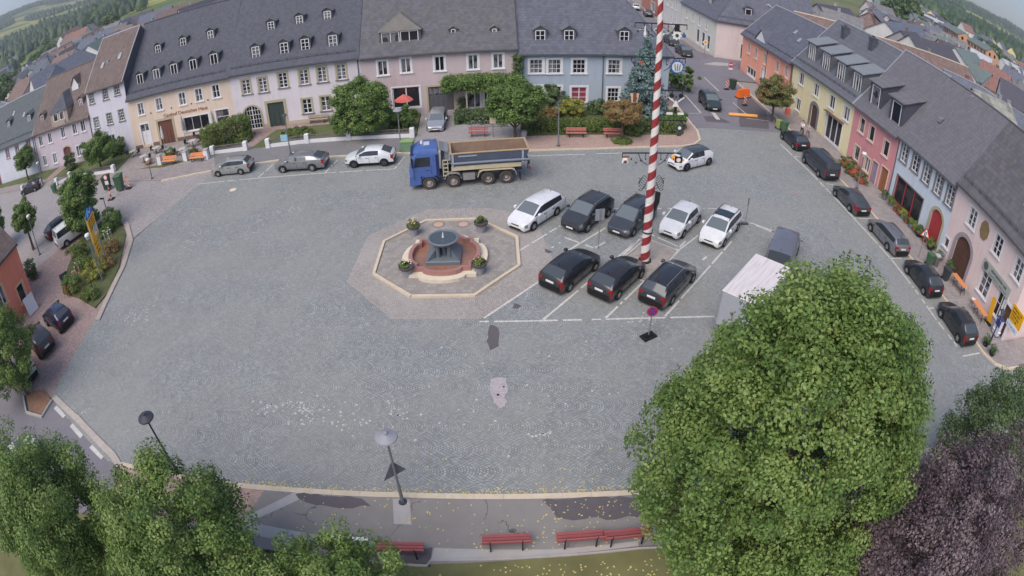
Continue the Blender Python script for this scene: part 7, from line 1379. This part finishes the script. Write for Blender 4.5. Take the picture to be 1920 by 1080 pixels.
for k,(lab,x,y) in enumerate((('dark roofed house behind the white house ridge',-24,96),('grey roofed house behind the mauve grey house ridge',-6,98),('brown roofed house behind the pale blue house ridge',8,104))): plainhouse(lab,x,y,.06,15,10,5.5,4,whitew,(rdk,rgr,rbr)[k],'town houses beyond the square')
# trees among the far houses
def fartree(label,x,y,r,h,n,mm,group,seed):
    b0=hill(x,y); t=thing('far_tree',label,'tree',(x,y,b0),0,group); MB().cyl((0,0,-.5),(0,0,h*.5),.3,.2,n=6).build('trunk',M['bark'],t); P,N,lc=crownpts((0,0,h*.55),(r*.8,r*.8,h*.42),n*2,40,r*.3,seed); leafmesh('crown',P,N,max(.5,r*.2),lc,mm,t)
rt=random.Random(12)
spots=[((189.56,255.06),12,17),((196.77,255.14),12,17),((200.00,251.41),10,15),((154.84,204.60),9,14),((276.73,353.50),11,16),((480.80,569.44),9,12),((409.90,472.25),7,10),((354.85,391.71),7,10),((941.83,1032.12),8,11),((1123.65,1158.88),8,11),((622.36,616.50),7,10),((747.89,708.02),7,10),((305.00,283.67),6,9),((294.11,259.00),7,10),((514.42,442.62),8,11),((262.99,219.24),6,9),((580.29,472.33),8,11),((760.96,680.91),8,10),((183.35,214.09),6,9),((205.88,228.18),5,8),((210.76,173.24),6,9),((1840.60,1459.21),9,12),((2184.47,1861.58),9,12),((-286.42,276.11),7,10),((-265.73,265.00),8,11),((-276.53,258.49),7,10),((-405.35,360.18),6,9),((-245.74,212.25),6,9),((-249.76,204.96),8,11),((-200.97,161.87),8,11),((-1310.21,1110.00),7,10),((-290.86,303.64),6,9),((-273.32,294.81),6,9),((-258.87,288.40),7,9),((-506.15,539.27),7,10),((-428.75,487.37),7,10),((-325.68,389.22),8,11),((-340.95,418.97),9,12),((-477.86,445.92),7,10),((-729.66,649.52),7,10),((-419.89,415.13),7,10),((-238.10,304.49),8,11)]
dirs=lambda x,y:('right slope' if x>0 else 'left slope')
for k,(q_,r,h) in enumerate(spots): fartree('bushy tree among the houses of the '+dirs(*q_),*q_,r,h,520,(G3,G2,G3)[k%3],'trees among the houses of the '+dirs(*q_),k+200)
# wooded hillsides: one mass nobody could count
def wood(name,spec,m,n,seed):
    g=np.random.default_rng(seed); P=[];S=[]
    az0,az1,r0,r1=spec; out=0
    az=np.radians(g.uniform(az0,az1,n*4)); rr=np.sqrt(g.uniform(r0*r0,r1*r1,n*4)); x=rr*np.sin(az); y=rr*np.cos(az)
    keep=(np.sin(x*.0061+y*.0023+seed)+np.sin(y*.0094-x*.0028)+.5*np.sin(x*.021+y*.017))>(-.55 if x.mean()>0 else -.2)
    x,y,rr=x[keep][:n],y[keep][:n],rr[keep][:n]; k=len(x); V=[];F=[]
    z=np.array([hill(a,b) for a,b in zip(x,y)]); h=g.uniform(9,17,k); w=h*g.uniform(.28,.42,k); lc=g.random(k)
    tv=np.array([(1,0,.15),(.5,.87,.2),(-.5,.87,.12),(-1,0,.2),(-.5,-.87,.15),(.5,-.87,.22),(.75,.43,.6),(-.6,.5,.62),(-.1,-.8,.58),(0,0,1.)])
    tf=[(0,1,6),(1,2,7),(1,7,6),(2,3,7),(3,4,8),(3,8,7),(4,5,8),(5,0,6),(5,6,8),(6,7,9),(7,8,9),(8,6,9)]
    A=tv[None]*np.stack([w,w,h],1)[:,None]*g.uniform(.75,1.25,(k,10,1)); ca,sa=np.cos(lc*9),np.sin(lc*9); X=A[...,0]*ca[:,None]-A[...,1]*sa[:,None]; Y=A[...,0]*sa[:,None]+A[...,1]*ca[:,None]
    V=np.stack([X+x[:,None],Y+y[:,None],A[...,2]+z[:,None]-1],2).reshape(-1,3); Fa=(np.array(tf)[None]+10*np.arange(k)[:,None,None]).reshape(-1,3); q=len(Fa)
    me=bpy.data.meshes.new(name); me.vertices.add(len(V)); me.vertices.foreach_set('co',V.reshape(-1)); me.loops.add(3*q); me.loops.foreach_set('vertex_index',Fa.reshape(-1).astype(np.int32)); me.polygons.add(q); me.polygons.foreach_set('loop_start',np.arange(0,3*q,3,dtype=np.int32)); me.polygons.foreach_set('loop_total',np.full(q,3,dtype=np.int32))
    at=me.attributes.new('lc','FLOAT','POINT'); at.data.foreach_set('value',np.repeat(lc,10).astype(np.float32)); me.materials.append(m); me.update(); me.validate(); o=bpy.data.objects.new(name,me); COL.objects.link(o); return tag(o,kind='stuff')
FW=leafmat('forest_green',[(46,64,46),(56,76,52),(68,90,58),(80,98,64)],.05)
wood('hillside_wood',(-64,-34,470,3600),FW,15000,3); wood('hillside_wood',(30,66,560,2600),FW,14000,9)
fw_=[('small white far house among trees on the left slope','far houses on the left slope',[(-430,330),(-410,350),(-460,320),(-300,330),(-280,300),(-350,290),(-260,280),(-240,262),(-220,250),(-330,268),(-300,240),(-390,300)]),('small white far house among trees on the right slope','far houses on the right slope',[(330,330),(360,310),(400,330),(380,290),(420,300),(450,330),(350,200),(390,220),(430,240),(470,270),(330,140),(370,160),(410,180),(310,110),(350,120),(290,90),(260,92),(480,300),(520,330),(240,60),(270,50)])]
for lab,gr,L_ in fw_:
    for k,(x,y) in enumerate(L_): plainhouse(lab,x,y,.4*k,13,10,6,5,(whitew,cream_,yelw,whitew)[k%4],(rred,rbl,rdk,rbr)[k%4],gr,False,'far_house',True,False,hill(x,y))
for k,(x,y) in enumerate(((-149.90,215.60),(-127.22,194.59),(-107.88,178.62),(-93.70,169.75),(-78.04,157.22),(-82.03,127.12))): plainhouse('house roof showing above the ridge of the inn',x,y,.3*k,14,9,4.2,4,(whitew,yelw,cream_)[k%3],(rdk,rbl,rbr)[k%3],'roofs above the inn ridge',True,'far_house',rows=1)
for lab,gr,L_,bz in (('small house in the dense far roofs behind the right row','far houses behind the right row',[(140.74,140.03),(126.28,112.24),(124.77,114.89),(142.25,200.82),(186.34,150.36),(502.31,419.45),(267.15,293.43),(165.03,172.70),(165.38,235.68),(114.18,138.98),(365.76,334.10),(397.79,355.74),(355.89,357.01),(113.94,163.18),(235.16,300.28),(151.77,118.68),(109.54,132.68),(146.80,153.76),(110.74,140.79),(118.44,112.55),(306.28,256.83),(317.14,371.41),(250.75,331.73),(156.71,189.08),(125.16,179.06),(238.43,282.48),(209.10,183.87),(181.01,216.82),(467.09,444.05),(977.56,773.02),(133.32,122.34),(120.10,170.32),(161.69,187.91),(183.49,262.19),(110.10,142.02),(127.22,162.72),(135.23,109.78),(218.34,257.49),(132.64,139.97),(124.05,167.08),(135.43,120.24),(110.81,155.37),(165.52,225.84),(119.59,119.48),(114.24,134.17),(241.30,252.62),(311.55,374.13),(194.69,267.57),(116.18,110.36),(269.49,353.67),(226.09,177.01),(270.34,307.89),(128.63,130.11),(196.86,217.27),(112.55,156.20),(141.07,198.73),(426.44,371.39),(121.09,112.22),(134.67,133.31),(158.02,213.32),(117.15,154.11),(187.82,227.89),(252.22,199.16),(137.93,148.82),(246.25,268.65),(334.54,382.06),(108.03,124.09),(194.05,154.60),(226.64,243.98),(177.71,242.59),(802.31,771.89),(476.24,568.83),(1157.46,1011.05),(961.39,991.48),(1484.98,1468.32),(2381.06,2095.19),(2446.28,1902.94),(1329.69,1116.21),(1164.33,1206.16),(-190727.32,-152378.79),(495.31,609.17),(622.74,659.11),(670.99,751.04),(5600.61,4724.79),(2458.22,2178.88),(1296.11,1024.86),(749.90,674.25),(584.05,578.55),(4069.82,3511.50),(1093.31,889.98),(728.53,789.75),(727.27,771.52),(-5446.65,-4235.24),(553.85,508.61),(709.15,734.44),(560.28,563.72),(582.11,692.56),(607.48,609.90),(435.36,486.01),(563.30,630.40),(1193.12,1361.66),(1386.49,1231.90),(697.44,652.67),(850.65,703.26),(433.85,470.02),(3326.61,2644.06),(1805.78,1508.16),(852.29,939.99),(104366.73,87374.88),(1160.95,1033.97),(20392.97,17507.60),(853.35,998.68),(1048.80,1129.83),(850.65,703.26),(1089.23,984.14),(419.78,491.93),(554.27,565.14),(898.77,769.74),(1380.38,1152.90),(604.46,649.52)],0),('small house in the dense far roofs behind the left row','far houses behind the left row',[(-157.65,193.78),(-178.51,176.56),(-165.21,202.34),(-163.06,188.89),(-184.04,182.11),(-207.48,196.75),(-164.00,200.42),(-177.10,168.78),(-172.51,198.69),(-257.35,208.59),(-196.30,182.97),(-170.61,178.05),(-163.65,187.95),(-186.71,183.52),(-158.52,190.76),(-178.33,175.17),(-165.40,212.68),(-154.06,208.63),(-181.93,195.58),(-195.84,173.94),(-174.05,231.61),(-163.35,192.09),(-189.78,227.90),(-170.41,209.68),(-182.14,211.28),(-164.61,186.64),(-166.44,190.38),(-307.02,251.84),(-181.46,187.42),(-200.98,183.84),(-203.96,232.84),(-203.08,213.34),(-303.35,252.74),(-223.55,216.66),(-267.44,241.81),(-194.80,204.09),(-172.67,195.05),(-184.57,170.67),(-282.03,226.95),(-213.59,202.13),(-206.76,177.91),(-231.47,231.21),(-201.01,227.46),(-190.88,208.50),(-159.35,176.70),(-177.14,222.26)],0)):
    gg=random.Random(3)
    for k,(x,y) in enumerate(L_):
        if math.hypot(x,y)>640 or math.hypot(x,y)<95: continue
        plainhouse(lab,x,y,gg.uniform(0,3),gg.uniform(10,16),gg.uniform(8,11),4.2,gg.uniform(3,4.5),(whitew,cream_,yelw,lgrey,greyw,pinkw)[gg.randrange(6)],(rbl,rdk,rgr,rbr,rgn,rdk,rbl)[gg.randrange(7)],gr,True,'far_house',True,True,min(0,hill(x,y)) if math.hypot(x,y)<300 else hill(x,y),rows=1)
# ---------------------------------------------------------------- light, air, camera
w=bpy.data.worlds.new('World'); SC.world=w; w.use_nodes=True; nt=w.node_tree; bgn=nt.nodes['Background']; sky=nt.nodes.new('ShaderNodeTexSky'); sky.sky_type='NISHITA'; sky.sun_disc=False
SE,SA=R_(52),R_(212); sky.sun_elevation=SE; sky.sun_rotation=SA; sky.air_density=1.0; sky.dust_density=1.5; sky.ozone_density=1.0; nt.links.new(sky.outputs[0],bgn.inputs[0]); bgn.inputs[1].default_value=.085
sun=bpy.data.lights.new('sun','SUN'); sun.energy=1.5; sun.angle=R_(50); sun.color=(1.,.91,.81); so=bpy.data.objects.new('sun',sun); COL.objects.link(so)
d=Vector((math.sin(SA)*math.cos(SE),math.cos(SA)*math.cos(SE),math.sin(SE))); so.rotation_euler=d.to_track_quat('Z','Y').to_euler()
PIT,ROL,HH=0.615202,-0.017525,20.2445
cam=bpy.data.cameras.new('camera'); co=bpy.data.objects.new('camera',cam); COL.objects.link(co); co.location=(0,0,HH)
co.matrix_world=Matrix.Translation((0,0,HH))@Matrix.Rotation(PI/2-PIT,4,'X')@Matrix.Rotation(ROLS*ROL,4,'Z')
cam.clip_start=.1; cam.clip_end=9000; cam.type='PANO'; cam.sensor_fit='HORIZONTAL'; cam.sensor_width=36; cam.sensor_height=20.25
K=[0.04526814, 0.00052231073, -5.8619835e-05, 2.5561063e-06]
cc=cam.cycles if hasattr(cam,'cycles') and hasattr(cam.cycles,'panorama_type') else cam
cc.panorama_type='FISHEYE_LENS_POLYNOMIAL'; cc.fisheye_fov=R_(170)
cc.fisheye_polynomial_k0=0; cc.fisheye_polynomial_k1=KS*K[0]; cc.fisheye_polynomial_k2=KS*K[1]; cc.fisheye_polynomial_k3=KS*K[2]; cc.fisheye_polynomial_k4=KS*K[3]
SC.camera=co; SC.render.resolution_x=1024; SC.render.resolution_y=576; SC.render.engine='CYCLES'
vs=SC.view_settings; vs.view_transform='Standard'; vs.look='None'; vs.gamma=1; vs.use_curve_mapping=False; vs.exposure=EXPO
SC.cycles.max_bounces=6; SC.cycles.transparent_max_bounces=4; SC.cycles.use_denoising=True

hz=MB(); hz.box(-3900,3900,-3900,3900,-1.5,420); hm=bpy.data.materials.new('haze_air'); hm.use_nodes=True; hn=hm.node_tree; hn.nodes.remove(hn.nodes['Principled BSDF']); pv=hn.nodes.new('ShaderNodeVolumePrincipled'); pv.inputs['Color'].default_value=(.86,.9,1.,1); pv.inputs['Density'].default_value=HAZE; pv.inputs['Anisotropy'].default_value=.2; hn.links.new(pv.outputs[0],hn.nodes['Material Output'].inputs['Volume'])
if HAZE: tag(hz.build('haze',hm),kind='stuff')
